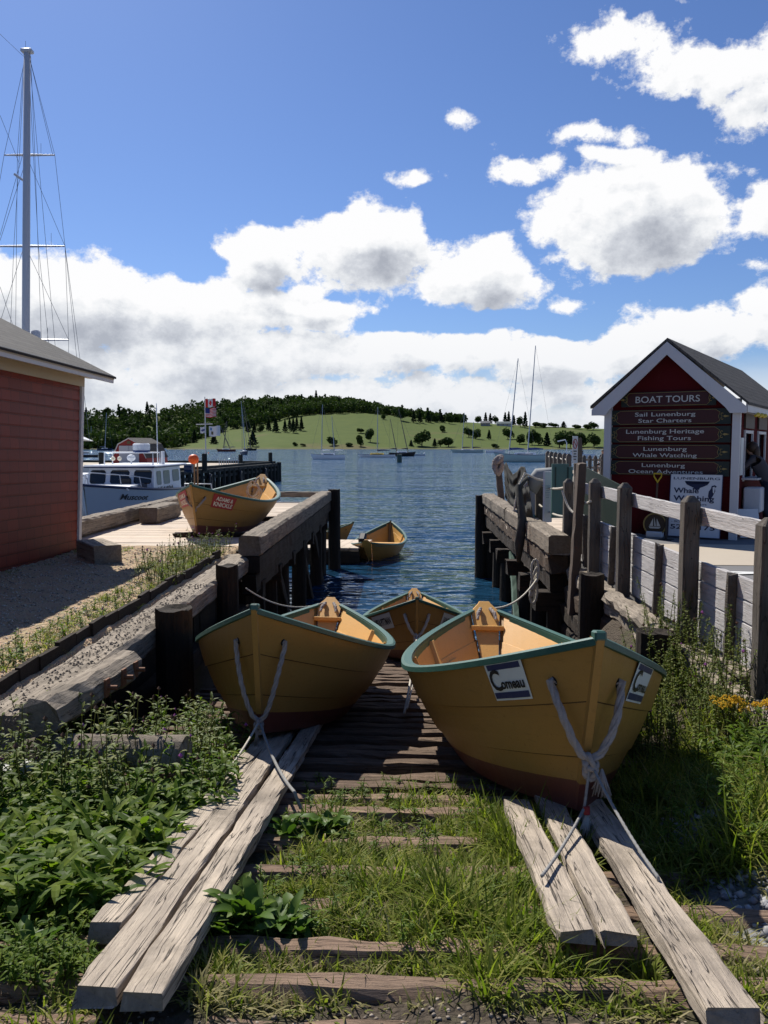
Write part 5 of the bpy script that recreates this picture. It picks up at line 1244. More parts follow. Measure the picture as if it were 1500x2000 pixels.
# ---------------------------------------------------------------- second pier with gambrel shed and flags
pz = 0.0
pier = empty('pier', Matrix.Translation((-20, 55, pz)), label='broad far pier with dark piles beyond the lobster boat', cat='pier')
PP = [(-14.9, 46), (-11.7, 74), (-45, 80), (-45, 36), (-17.5, 37.5)]
mb = MB(); mb.prism(PP, -.25, 0, axis=2); mb.put('decking', mat('concrete', m_conc), None, pier)
e0, e1_ = Vector((-14.9, 46, 0)), Vector((-11.7, 74, 0)); nrm = Vector((e1_.y-e0.y, -(e1_.x-e0.x), 0)).normalized()
dpw = paint('pier_dark', (.018,.022,.020), .9, .3, .2)
for i in range(26):
    p = e0.lerp(e1_, i/25)+nrm*.15; pile('pile', p.x, p.y, -.12+random.uniform(-.05,.05), .17, dpw, parent=pier)
    if i % 6 == 3:
        mb = MB(); mb.tube([p+nrm*.25+Vector((0,.30*math.cos(a),-.75+.36*math.sin(a))) for a in np.linspace(0, 2*math.pi, 16)], .11, 8); mb.put('tyre_fender', BBLK, None, pier)
timber('waling', e0+nrm*.1+Vector((0,0,-.12)), e1_+nrm*.1+Vector((0,0,-.12)), .3, .26, dpw, pier); timber('waling', e0+nrm*.1+Vector((0,0,-.55)), e1_+nrm*.1+Vector((0,0,-.55)), .2, .2, dpw, pier)
timber('curb', e0+Vector((-.2,0,.1)), e1_+Vector((-.2,0,.1)), .25, .2, dpw, pier); timber('curb', (-11.7, 74, .1), (-45, 80, .1), .25, .2, dpw, pier)
mb = MB(); mb.addvf([(-14.9,46.05,-.1),(-11.7,74,-.1),(-11.7,74,-2),(-14.9,46.05,-2)], [(0,1,2,3)]); 
pile('corner_pile', -11.4, 74.2, .1, .2, dpw, parent=pier)
for px, yt_, yb_, Y, lab in ((399, 886, 908, 55, 'thick dark bollard post by the flagpole on the far pier'), (470, 888, 906, 66, 'dark bollard post in the middle of the far pier edge'), (528, 884, 902, 73, 'dark bollard post at the outer end of the far pier'), (198, 884, 910, 45, 'dark bollard post left of the gambrel shed')):
    x = atY(px, yt_, Y); pile('bollard_post', x[0], Y, x[2], .16 if Y > 50 else .14, dpw, bottom=-.1, label=lab, cat='post')
mb = MB(); fx_ = atY(400, 775, 57); 
flagp = empty('flagpole', Matrix.Translation((fx_[0], 57, 0)), label='thin flagpole with a crossbar on the far pier', cat='flagpole')
mb.tube([(fx_[0],57,0),(fx_[0],57,fx_[2])], [.05,.03], 8); mb.put('pole', MASTW, None, flagp); q0, q1 = atY(383, 829, 57), atY(415, 828, 57); mb = MB(); mb.tube([q0, q1], .03, 6); mb.put('crossbar', MASTW, None, flagp)
def flag(label, x0, y0, x1, y1, cells, Y=56.95, base=(.6,.6,.6)):
    a, b = Vector(atY(x0, y0, Y)), Vector(atY(x1, y1, Y)); W, H = b.x-a.x, a.z-b.z; mats = [paint('flag_base_%.1f%.1f%.1f' % base, base, .8, .05, 0)]; mb = MB()
    fn = lambda u, v, o=0: (a.x+W*u, Y-o+.10*math.sin(u*7)*u, b.z+H*v-.10*H*math.sin(u*5.5)*u-.04*H*u)
    def patch(u0, u1, v0, v1, o): n = max(2, int(10*(u1-u0)+1)); V = []; [V.extend([fn(u0+(u1-u0)*i/n, v0, o), fn(u0+(u1-u0)*i/n, v1, o)]) for i in range(n+1)]; mb.addvf(V, [(2*i, 2*i+2, 2*i+3, 2*i+1) for i in range(n)])
    patch(0, 1, 0, 1, 0)
    for k, (u0, u1, v0, v1, c) in enumerate(cells):
        m = paint('flag_%.2f_%.2f_%.2f' % c, c, .8, .05, 0)
        if m not in mats: mats.append(m)
        mb.cur = mats.index(m); patch(u0, u1, v0, v1, .008+.003*k)
    return place('flag', mesh('flag', mb.v, mb.f, mats, mb.mi), None, None, label=label, cat='flag')
RD, WH_, BL = (.55,.02,.02), (.62,.62,.62), (.02,.03,.16)
flag('red and white maple leaf flag at the top of the flagpole', 401, 779, 421, 795, [(0,.25,0,1,RD),(.75,1,0,1,RD),(.42,.58,.25,.8,RD),(.36,.64,.42,.6,RD)], base=WH_)
flag('striped flag with blue canton flying second on the flagpole', 401, 797, 422, 815, [(0,1,v,v+.077,RD) for v in (0,.154,.308,.462,.615,.77,.923)]+[(0,.42,.46,1,BL)], base=WH_)
flag('small white flag with blue cross on the left of the crossbar', 391, 834, 401, 846, [(.2,.5,.4,.6,BL),(.45,.6,.2,.8,BL),(.6,.9,.35,.6,BL)], base=WH_)
flag('large white flag with small blue emblem right of the flagpole', 408, 832, 430, 852, [(.12,.25,.6,.85,(.03,.15,.4)),(.2,.38,.2,.5,(.12,.1,.05))], base=WH_)
# gambrel shed
gY = 68.0; g0 = atY(218, 900, gY); g1 = atY(291, 900, gY); GW = g1[0]-g0[0]; gt = atY(255, 856, gY)[2]
gM = Matrix.Translation((g0[0], gY, pz)) @ Matrix.Rotation(R(-7), 4, 'Z')
gs = empty('gambrel_shed', gM, label='small red gambrel shed with pale double doors on the far pier', cat='shed')
Hs = gt-pz; prof = [(0,0),(GW,0),(GW*.98,Hs*.25),(GW*.80,Hs*.78),(GW*.5,Hs),(GW*.20,Hs*.78),(GW*.02,Hs*.25)]
BRD = paint('barn_red', (.25,.02,.02), .6, .15, .1)
mb = MB(); mb.prism(prof, 0, 4.2, axis=1); place('walls', mb.me('w', BRD), Matrix(), gs, rel=True)
for i, (p, q) in enumerate(((prof[2], prof[3]), (prof[3], prof[4]), (prof[4], prof[5]), (prof[5], prof[6]))):
    mb = MB(); dx, dz = q[0]-p[0], q[1]-p[1]; l = math.hypot(dx, dz); n_ = (dz/l*.05, -dx/l*.05)
    v = [(p[0]+n_[0], -.12, p[1]-n_[1]*-1), (q[0]+n_[0], -.12, q[1]+n_[1]), (q[0]+n_[0], 4.35, q[1]+n_[1]), (p[0]+n_[0], 4.35, p[1]+n_[1])]; mb.addvf(v, [(0,1,2,3)]); place('roof', mb.me('r', M_RF), Matrix(), gs, rel=True)
    mb = MB(); mb.tube([(p[0],-.06,p[1]),(q[0],-.06,q[1])], .05, 5); place('trim', mb.me('t', TRIM), Matrix(), gs, rel=True)
DOORG = paint('door_grey', (.40,.42,.47), .5, .1, .05)
for k in (0, 1):
    mb = MB(); mb.box((GW*(.36+.28*k), -.03, Hs*.37), (GW*.27, .05, Hs*.70)); place('door', mb.me('d', DOORG), Matrix(), gs, rel=True)
mb = MB(); mb.box((GW*.5, -.03, Hs*.84), (.3, .05, .25)); place('vent', mb.me('d', paint('vent', (.12,.09,.04), .6)), Matrix(), gs, rel=True)
# lobster-trap frames and clutter on the pier
fr = MB()
for k in range(9): x = atY(428+k*4.6, 893, 64); fr.tube([(x[0],64,0),(x[0],64,x[2]+.15*(k%2))], .03, 5)
fr.tube([(*atY(426, 900, 64)[:2], .45), (*atY(467, 900, 64)[:2], .45)], .03, 5); fr.put('metal_rack', BGREY, None, None, label='grey upright bar rack standing on the far pier', cat='rack')
x = atY(368, 906, 47); mb = MB(); mb.tube([(x[0]-.2,47,.35),(x[0]+.25,47,.35)], .28, 14); d_ = mb.put('drum', BNAVY, None, None, label='dark barrel lying at the near edge of the far pier', cat='barrel')
x = atY(185, 905, 44)
for k in range(5):
    mb = MB(); mb.box((x[0]+k*.55-1, 44+k*.2, .2+.05*k), (.5,.6,.35+.1*(k%2)), bev=.03); mb.put('crate', (BRED, BGREY, BBLK, BWHITE, BNAVY)[k], None, None, label=('rusty', 'grey', 'black', 'white', 'navy')[k]+' fish crate on the far pier near the red building', cat='crate')
mb = MB(); c = atY(158, 850, 48); mb.addvf([(c[0]-2.5,47,c[2]+.2),(c[0]-.6,47,c[2]+.0),(c[0]+.9,47.6,c[2]-.35),(c[0]-2.4,49,c[2]-.3),(c[0]-.6,48,c[2]+.25)], [(0,1,4),(1,2,4),(4,2,3),(0,4,3)]); 
aw = mb.put('awning', WS, None, None, label='tip of a white awning beside the red building corner', cat='awning')
mb = MB(); mb.tube([(c[0]-.6,48,0),(c[0]-.6,48,c[2]+.1)], .04, 6); mb.put('awning_post', BBLK, None, aw)
# orange ball marker on two poles behind the dory on the wharf
oc = Vector(atY(378, 897, 17.2)); om = empty('marker_float', Matrix.Translation((oc.x, 17.2, DZ)), label='bright orange ball on a pole standing behind the wharf dory', cat='marker')
mb = MB(); ell(mb, oc, (.115,.10,.105)); mb.put('ball', ORG, None, om, True)
mb = MB(); mb.tube([(oc.x,17.25,DZ),(oc.x,17.25,oc.z)], .018, 7); mb.tube([(oc.x+.06,17.28,DZ),(oc.x+.06,17.28,oc.z-.05)], .018, 7); mb.put('pole', paint('pole_wood', (.25,.17,.09), .7, .2, .1), None, om)
a = atY(357, 945, 19.5); b = atY(412, 945, 19.5)
mb = MB(); mb.tube([(a[0],19.5,DZ),(a[0]+.05,19.5,a[2]),(b[0],19.5,b[2]),(b[0]+.1,19.5,DZ)], .02, 6); mb.put('boat_cradle', BGREY, None, None, label='low grey metal frame just behind the wharf dory', cat='frame')
# ---------------------------------------------------------------- things on the right wharf
TARP = mat('tarpaulin', lambda t: princ(t, t.mix(t.noise(objco(t), 6, 6, .6), (.030,.030,.027), (.085,.083,.075)), .9, t.noise(objco(t), 18, 5, .6), .5, .02, spec=.08))
ps_ = empty('post', Matrix.Translation((2.28, 19.4, .1)), label='leaning post with a tangled rope head at the far corner of the right wharf', cat='post')
p0, p1 = Vector(atY(982, 968, 18.6)), Vector(atY(972, 905, 18.6)); timber('post_shaft', p0-Vector((0,0,.4)), p1, .14, .14, GREYP, ps_)
mb = MB(); knot(mb, p1+Vector((0,-.05,0)), .12, 5, 8); mb.put('rope_wrap', ROPE, None, ps_)
# draped tarpaulin: rail + folds
def tarp():
    top = [(984,908),(988,903),(993,915),(1001,927),(1010,921),(1017,911),(1024,912),(1030,932)]; bot = [(987,968),(991,979),(998,987),(1005,992),(1013,995),(1021,1003),(1030,1012),(1040,1014)]
    N, Mv = 42, 30; V = []; F = []
    for i in range(N+1):
        u = i/N*7; k = min(6, int(u)); f = u-k; f = f*f*(3-2*f); a = [top[k][q]+(top[k+1][q]-top[k][q])*f for q in (0, 1)]; b = [bot[k][q]+(bot[k+1][q]-bot[k][q])*f for q in (0, 1)]; Y = 15.4-2.0*i/N
        for j in range(Mv+1):
            v = j/Mv; x = a[0]+(b[0]-a[0])*v; y = a[1]+(b[1]-a[1])*v; dY = .11*math.sin(17*v-5*math.cos(math.pi*(i/N*1.4-.5)))*min(1, v*4)-.18*v
            V.append(tuple(atY(x, y, Y+dY)))
    for i in range(N):
        for j in range(Mv): k = i*(Mv+1)+j; F.append((k, k+1, k+Mv+2, k+Mv+1))
    return mesh('tarp', V, F, TARP, smooth=True)
tp_ = place('tarpaulin', tarp(), None, None, label='dark grey tarpaulin sagging in folds over the right wharf edge', cat='tarpaulin')
md = tp_.modifiers.new('s', 'SOLIDIFY'); md.thickness = .012
A = Vector(atY(1022, 935, 13.4)); P_ = [A+Vector((.05,-.1,.02)), A+Vector((-.12,-.3,-.12)), Vector((RX-.04, 12.9, .50)), Vector((RX-.10, 12.8, .15)), Vector((RX-.10, 12.85, -.15))]
mb = MB(); mb.tube(P_, [.03,.06,.07,.08,.03], 8); mb.put('tail', TARP, None, tp_, True)
mb = MB(); mb.tube([A+Vector((-.02,-.2,.1)), A+Vector((.2,-.2,.0)), A+Vector((.45,-.3,-.05)), Vector(atY(1052, 948, 13.9))], .016, 8, lobes=3, pitch=.05); mb.tube([A+Vector((.0,-.2,.1)), A+Vector((-.12,-.32,-.1)), A+Vector((-.2,-.4,-.5))], .016, 8, lobes=3, pitch=.05)
mb.put('lashing', ROPEL, None, tp_)
# white sign board, green hatch panels, teal tote
def panel(name, px0, py0, px1, py1, Y, th, m, label, cat, rz=0, bottom=None):
    a, b = Vector(atY(px0, py0, Y)), Vector(atY(px1, py1, Y)); W, H = b.x-a.x, a.z-b.z
    M = Matrix.Translation(((a.x+b.x)/2, Y, (a.z+b.z)/2)) @ Matrix.Rotation(rz, 4, 'Z'); mb = MB(); mb.box((0,0,0), (W/max(.3, math.cos(rz)), th, H)); return mb.put(name, m, M, None, label=label, cat=cat), M, W/max(.3, math.cos(rz)), H
o, M_, W_, H_ = panel('notice_board', 1062, 921, 1077, 1020, 12.9, .04, WS, 'tall narrow white notice board roped to the right wharf posts', 'sign', R(30))
mb = MB()
for k, (s, y) in enumerate((('WHARF', .62), ('PRIVATE', .54))): pass
for k in range(6): mb.box((-.02, -.024, H_*(.22-.045*k)), (W_*(.6-.1*(k%3)), .004, .012))
mb.put('print', BGREY, M_, o)
TEAL = paint('teal_panel', (.055,.13,.115), .5, .15, .25); TEALD = paint('dark_green_panel', (.012,.030,.022), .6, .15, .1)
for k, (x0, y0, x1, y1, Y, rz) in enumerate(((1078, 906, 1110, 1012, 12.6, 0), (1110, 912, 1118, 1005, 12.6, 0))):
    a, b = Vector(atY(x0, y0, Y)), Vector(atY(x1, y1, Y)); mb = MB(); mb.box(((a.x+b.x)/2, Y+.03, (a.z+b.z)/2), (b.x-a.x-.01, .05, a.z-b.z)); 
    o = mb.put('hatch_panel', TEAL, None, None, label=('wide teal painted panel standing on the right wharf' if k == 0 else 'narrow teal panel strip beside the post with the prohibition sign'), cat='panel')
    if k == 0:
        mb = MB(); 
        for xx_ in (a.x+.06, b.x-.02): mb.box((xx_, Y-.002, (a.z+b.z)/2+.2), (.012,.012,a.z-b.z-.5))
        mb.put('batten', TEALD, None, o)
a = atY(1040, 900, 14.6); mb = MB(); mb.box((a[0], 14.6, .55), (.28,.3,.8), bev=.02); 
tk = mb.put('tote', paint('clear_crate', (.42,.46,.52), .3, .1, .05), None, None, label='pale plastic tote with teal lid behind the wharf post', cat='tote'); mb = MB(); mb.box((a[0]-.05, 14.4, .42), (.6,.5,.08), bev=.01); mb.put('lid', paint('lid_teal', (.10,.40,.34), .5), None, tk)
mb = MB(); a = atY(1065, 903, 13.6); mb.tube([(a[0]-.25,13.6,.95),(a[0]-.1,13.6,1.18),(a[0]+.2,13.6,1.2),(a[0]+.4,13.6,1.1)], .14, 10); mb.put('canvas_roll', paint('canvas_grey', (.25,.26,.26), .8, .2, .1), None, None, True, label='grey rolled canvas lying above the notice board', cat='canvas')
# sloping dark green ramp wall before the kiosk
a, b, c_, d_ = [Vector(atY(px, py, Y)) for px, py, Y in ((1128, 905, 14.2), (1212, 948, 12.6), (1212, 1090, 12.6), (1128, 1030, 14.2))]
c_.z = d_.z = .16; mb = MB(); n_ = Vector((.03,.05,0)); mb.addvf([a,b,c_,d_,a+n_,b+n_,c_+n_,d_+n_], [(0,3,2,1),(4,5,6,7),(0,1,5,4),(1,2,6,5),(2,3,7,6),(3,0,4,7)])
mb.put('ramp_wall', TEALD, None, None, label='dark green sloping side wall between fence and kiosk corner', cat='wall panel')
# post with prohibition sign
p0, p1 = Vector(atY(1130, 1040, 10.9)), Vector(atY(1128, 855, 10.9)); sgp = timber('sign_post', p0-Vector((0,0,.3)), p1, .10, .10, GREYP, label='brown post carrying the narrow prohibition sign', cat='post')
a, b = Vector(atY(1118, 852, 10.83)), Vector(atY(1127.5, 905, 10.83)); W_, H_ = b.x-a.x, a.z-b.z; cx_, cz_ = (a.x+b.x)/2, (a.z+b.z)/2
sg_ = empty('prohibition_sign', Matrix.Translation((cx_, 10.82, cz_)), label='narrow white sign with red prohibition ring high on its post', cat='sign')
mb = MB(); mb.box((cx_, 10.82, cz_), (W_, .012, H_), bev=.004); mb.put('plate', WHITE, None, sg_)
mb = MB(); mb.tube([(cx_+W_*.36*math.cos(t_), 10.81, cz_+H_*.22+H_*.17*math.sin(t_)) for t_ in np.linspace(0, 2*math.pi, 22)], .005, 5); mb.tube([(cx_-W_*.25,10.81,cz_+H_*.32),(cx_+W_*.25,10.81,cz_+H_*.12)], .005, 5); mb.put('ring', SRED, None, sg_)
mb = MB()
for k in range(4): mb.box((cx_, 10.811, cz_-H_*(.05+.10*k)), (W_*(.6-.15*(k%2)), .004, H_*.035))
mb.put('print', BBLK, None, sg_)
# ropes slung between wharf posts
for k, (a, b, sg) in enumerate((((986,925,15.5),(1052,940,14.0),.10), ((1052,945,13.95),(1105,950,11.6),.05), ((1052,985,13.95),(1105,1008,11.6),.05), ((1120,948,11.4),(1150,978,9.95),.10), ((1096,958,11.5),(1118,1000,11.2),.06))):
    mb = MB(); mb.tube(rope_pts(atY(*a)-np.array([0,.09,0]), atY(*b)-np.array([0,.09,0]), sg, 10), .016, 8, lobes=3, pitch=.05)
    mb.put('rope', ROPEL, None, None, label=('rope from the tarpaulin post to the next wharf post', 'upper pale rope across the white notice board', 'lower pale rope across the white notice board', 'rope slung from the sign post to the second fence post', 'short rope hanging by the sign post')[k], cat='rope')
# far quay railing
rail = empty('quay_railing', Matrix.Translation((8.2, 42, .15)), label='post and rope railing of the far quay beyond the teal panels', cat='railing')
rp_ = []
for k, (px, ty, Y) in enumerate(((1070,881,48),(1077,882,46.5),(1085,883,45),(1093,884,43.5),(1103,885,42),(1111,886,40.5))):
    t_ = atY(px, ty, Y); post('post', t_[0], Y, .1, t_[2], .24, GREYP, rail, cap=.1); rp_.append(t_)
for k in range(5): mb = MB(); mb.tube(rope_pts(rp_[k]-np.array([0,0,.25]), rp_[k+1]-np.array([0,0,.25]), .08, 6), .03, 5); mb.put('rope', ROPEL, None, rail)
rail2 = empty('quay_railing', Matrix.Translation((8.2, 34, .15)), label='railing of dark posts between the prohibition sign and the kiosk', cat='railing')
rp_ = []
for k, (px, ty, Y) in enumerate(((1141,889,33),(1152,889,33.5),(1163,889.5,34),(1176,890,34.5),(1189,890,35))):
    t_ = atY(px, ty, Y); post('post', t_[0], Y, .1, t_[2], .14, GREYP, rail2, cap=.08); rp_.append(t_)
for k in range(4):
    for dz in (.18,.5): timber('rail', rp_[k]-np.array([0,0,dz]), rp_[k+1]-np.array([0,0,dz]), .05, .09, GREYW, rail2)
mb = MB(); lpx = atY(1104, 862, 55); mb.tube([(lpx[0]-.5,55,lpx[2]),(lpx[0],55,lpx[2]+.1),(lpx[0]+.1,55,lpx[2]-.1),(lpx[0]+.1,55,-1.5)], .04, 6); mb.put('davit', BWHITE, None, None, label='thin white curved lamp pole beyond the far quay railing', cat='lamp post')
# extra gear on the lobster boat and a few fittings
mb = MB()
for sg in (-1, 1):
    mb.tube([(1.4, sg*1.15, 1.75),(1.5, sg*1.15, 2.05),(2.6, sg*.85, 2.2),(3.9, 0, 2.35)], .018, 5)
    for x_, y_, z_ in ((2.1, 1.0, 1.8),(3.0,.62,1.9)): mb.tube([(x_, sg*y_, z_),(x_, sg*y_*.93, z_+.36)], .015, 5)
lp('bow_rail', mb, ALU)
for k, x_ in enumerate((.6, -1.6, -3.2)):
    mb = MB(); mb.tube([(x_, 1.62, 1.15),(x_, 1.62, .65)], .13, 10); lp('fender', mb, (ORG, BWHITE, BNAVY)[k])
mb = MB(); mb.box((1.58, .25, 1.86), (.10, .42, .46), bev=.04); lp('windscreen_hatch', mb, BBLK)
mb = MB(); ell(mb, (-.9, -.4, 2.75), (.16,.16,.13), 10, 6); mb.tube([(-.9,-.4,2.5),(-.9,-.4,2.7)], .03, 6); lp('satellite_dome', mb, BWHITE)
# ================================================================ far shore
def interp(tab, u): return np.interp(u, [a for a, b in tab], [b for a, b in tab])
YL = [(-600,872),(150,874),(300,873),(345,866),(400,850),(430,846),(460,840),(500,835),(545,822),(580,815),(620,811),(700,808),(760,811),(800,816),(850,824),(900,826),(1000,832),(1170,840),(1500,845),(2400,850)]
YT = [(-600,815),(160,808),(200,804),(250,801),(300,795),(350,790),(400,786),(450,782),(500,779),(560,777),(620,775),(680,780),(700,785),(730,793),(760,799),(800,806),(850,816),(900,820),(1000,826),(1170,836),(1500,838),(2400,845)]
D0_, D1_, D2_ = 560.0, 800.0, 1000.0
def elev(u, d):
    e0 = -3.26/D0_; e1 = (868-interp(YL, u))/1600; e2 = np.maximum((868-interp(YT, u)-15)/1600, e1+.0005)
    a = np.clip((d-D0_)/(D1_-D0_), 0, 1); a = a**.85
    return np.where(d < D1_, e0+(e1-e0)*a, e1+(e2-e1)*np.clip((d-D1_)/(D2_-D1_), 0, 1))
def hillp(u, d, dz=0.0):
    r = ray(u, 868); n = math.hypot(r[0], r[1]); return np.array([r[0]/n*d, r[1]/n*d, EYE+float(elev(u, d))*d+dz])
us = np.concatenate([np.linspace(-3000, 0, 16)[:-1], np.linspace(0, 1500, 120), np.linspace(1500, 5000, 18)[1:]])
ds = np.concatenate([[545], np.linspace(556, 800, 26), np.linspace(815, 1000, 12), [1150, 1600]])
V = []
for u in us:
    for d in ds:
        p = hillp(u, min(d, 1000)); k = d/min(d, 1000); z = p[2]+.5*math.sin(u*.05+d*.02) if d > 575 else p[2]
        if d == 545: z = WATER-3
        if d > 1000: z = p[2]-(d-1000)*.02
        V.append((p[0]*k, p[1]*k, z))
n = len(ds); F = np.array([(i*n+j, (i+1)*n+j, (i+1)*n+j+1, i*n+j+1) for i in range(len(us)-1) for j in range(n-1)])
def m_field(t):
    co = t.add('ShaderNodeTexCoord').outputs['Object']; n = t.noise(t.vm('MULTIPLY', co, (1,1,3)), .012, 7, .62); f = t.noise(co, .09, 6, .65)
    z = t.add('ShaderNodeSeparateXYZ', {0: co}).outputs[2]
    c = t.mix(f, (.045,.075,.012), (.095,.122,.024)); c = t.mix(t.ramp(n, [(.55,0),(.66,.75)]), c, (.12,.095,.045))
    sh = t.ramp(t.m('MULTIPLY', t.m('ADD', z, 2.0), .5), [(.22,1),(.42,.5),(1.0,0)])
    c = t.mix(sh, c, t.mix(f, (.05,.055,.02), (.20,.17,.10)))
    return princ(t, c, .95, f, .3, .5, spec=.1)
place('hills', fastmesh('hills', np.array(V), F, mat('field_grass', m_field), smooth=True), kind='structure')
rng = np.random.RandomState(11)
def crown_quads(c, rx, rz, n, s, squash=1.0, conifer=False, lump=True):
    """leaf-clump quads through a crown volume"""
    if conifer:
        h = rng.rand(n)**.8; ang = rng.rand(n)*2*np.pi; tier = .78+.22*np.cos(h*34); rad = rx*(1-h)**.85*tier*(.45+.55*rng.rand(n)**.5)+.03*rx
        P = np.stack([rad*np.cos(ang), rad*np.sin(ang), h*rz*2], -1)+c
    else:
        d = rng.randn(n, 3); d /= np.linalg.norm(d, axis=1)[:, None]
        lob = np.zeros(n)
        for k in range(5): v = rng.randn(3); v /= np.linalg.norm(v); lob += .16*np.clip(d@v, 0, 1)**3
        r = (.62+.38*rng.rand(n)**.5)*(.82+lob*1.2); P = d*r[:, None]*np.array([rx, rx, rz])+c
    A = rng.randn(n, 3); A /= np.linalg.norm(A, axis=1)[:, None]; B = np.cross(A, rng.randn(n, 3)); B /= np.linalg.norm(B, axis=1)[:, None]
    sz = s*(.6+.8*rng.rand(n))[:, None]; A *= sz; B *= sz*.7
    V = np.stack([P-A, P-B*.9, P+A, P+B], 1).reshape(-1, 3); k = np.repeat(rng.rand(n)*.6+rng.rand()*.4, 4)
    return V, k
def quadsF(n): return np.arange(n*4).reshape(n, 4)
FOR = foliage('forest_leaves', (.024,.042,.012), (.044,.070,.018), (.080,.105,.028), .8, .15, .015)
CON = foliage('conifer_needles', (.008,.018,.009), (.014,.030,.013), (.024,.042,.018), .8, .05, .05)
DEC = foliage('far_tree_leaves', (.022,.042,.010), (.042,.070,.016), (.07,.10,.024), .7, .12, .05)
Vs = []; Ks = []
for i in range(1500):
    u = rng.uniform(20, 905); yl = interp(YL, u); 
    if u > 780 and rng.rand() < .5: continue
    d = D1_+(D2_-D1_)*rng.rand()
    if u < 420: d = (D0_+8 if u < 330 else D0_+8+(u-330)/90*(D1_-D0_-8))+(D2_-D0_-8-(0 if u < 330 else (u-330)/90*(D1_-D0_-8)))*rng.rand()
    h = rng.uniform(8, 13)*(.75 if u > 740 else 1); p = hillp(u, d); con = rng.rand() < .07
    c = p+np.array([0, 0, 0 if con else h*.52]); rx = h*(.24 if con else .52)
    v, k = crown_quads(c, rx, h*(.62 if con else .50), 95, 1.35, conifer=con); Vs.append(v); Ks.append(k*(.5 if con else 1))
V = np.concatenate(Vs); place('forest', fastmesh('forest', V, quadsF(len(V)//4), FOR, np.concatenate(Ks)), kind='stuff', label='dense mixed wood covering the far hill ridge', cat='forest')
BARK = paint('bark', (.06,.045,.035), .9, .2, .2)
def tree_proto(kind, seed):
    """unit tree: height 1, base at origin"""
    root = empty('tree', Matrix.Translation((0, -500, -50)), label='x', cat='tree')
    if kind == 'conifer': v, k = crown_quads(np.array([0,0,.06]), .27, .47, 700, .05, conifer=True); m = CON
    else:
        vv = [crown_quads(np.array([rng.uniform(-.16,.16), rng.uniform(-.16,.16), .52+rng.uniform(-.16,.2)]), .27, .28, 190, .06) for _ in range(5)]; v = np.concatenate([a for a, b in vv]); k = np.concatenate([b for a, b in vv]); m = DEC
    place('crown', fastmesh('crown', v, quadsF(len(v)//4), m, k), Matrix(), root, rel=True)
    mb = MB(); mb.tube([(0,0,-.05),(.01,0,.3),(0,.01,.75)], [.03,.022,.006], 7)
    if kind != 'conifer':
        for a in range(4): mb.tube([(0,0,.25),(.12*math.cos(a*1.6),.12*math.sin(a*1.6),.45),(.2*math.cos(a*1.6),.2*math.sin(a*1.6),.62)], [.015,.01,.004], 5)
    place('trunk', mb.me('trunk', BARK), Matrix(), root, rel=True); return root
protos = {'conifer': [tree_proto('conifer', i) for i in range(3)], 'dec': [tree_proto('dec', i) for i in range(4)]}
T_ = [(417.6,868.5,19,20,'c'),(494,871,26,24,'c'),(485,845,20,15,'c'),(497,846,18,14,'c'),(510,845,15,14,'d'),(525,842,22,14,'c'),(539,845,26,17,'c'),(557,844,22,13,'c'),(566,839,20,12,'c'),(573,845,25,15,'c'),(580,839,22,12,'c'),(589,841,24,13,'c'),
 (576,871,8,10,'d'),(592,871,6,12,'d'),(705,845,9,17,'d'),(723,862,25,20,'d'),(705,872,22,16,'d'),(824,872,32,34,'d'),(849,872,15,13,'c'),(876,872,18,28,'d'),(866,845,14,14,'d'),(915,855,21,20,'d'),(929,858,20,20,'d'),(955,858,17,12,'c'),(969,875,9,16,'d'),
 (992,858,22,24,'d'),(1015,868,20,20,'d'),(1039,870,30,22,'d'),(1052,870,25,20,'d'),(1068,872,25,20,'c'),(1093,874,32,36,'d'),(1114,873,30,26,'d'),(1134,872,26,24,'d'),(1160,874,28,27,'d'),(803,872,12,12,'c'),(680,872,8,18,'d'),(649,870,17,20,'d'),(860,872,14,16,'d'),
 (748,820,12,10,'d'),(783,821,24,20,'d'),(808,825,20,14,'c'),(820,826,22,14,'c'),(836,826,20,16,'c'),(848,826,16,12,'d'),(862,826,18,14,'c'),(877,828,20,18,'d'),(932,825,14,16,'d'),(948,818,20,12,'c'),(957,818,19,12,'c'),(967,819,17,14,'d'),(986,821,22,12,'c'),(993,820,24,12,'c'),(1003,823,18,12,'c'),
 (1025,836,28,14,'c'),(1016,834,20,14,'d'),(1045,835,10,20,'d'),(1062,836,9,20,'d'),(1080,836,10,22,'d'),(1100,837,12,16,'c'),(1124,839,9,20,'d'),(1146,840,10,18,'d'),(1158,840,15,20,'d'),
 (618,792,26,12,'c'),(537,796,20,8,'c'),(562,796,20,7,'c'),(170,822,20,12,'c'),(191,822,16,12,'c'),(212,822,22,18,'d'),(236,820,16,10,'c'),(289,812,22,12,'c'),(335,869,32,34,'d'),(262,872,34,30,'d'),(366,866,26,18,'c'),(380,866,24,16,'c')]
def near_word(u, yb):
    w = 'shore' if yb > 864 else ('upper field' if yb < 832 else 'mid field')
    ref = min(((170,'the red building corner'),(255,'the gambrel shed'),(400,'the flagpole'),(475,'the end-on sloop'),(540,'the dark grove'),(640,'the white ketch'),(740,'the multihull'),(790,'the dark ketch'),(912,'the pale green ketch'),(985,'the grey houses'),(1030,'the large cutter'),(1128,'the prohibition sign'),(1160,'the kiosk edge')), key=lambda r: abs(r[0]-u))
    return w, ref[1], abs(ref[0]-u)
used = {}
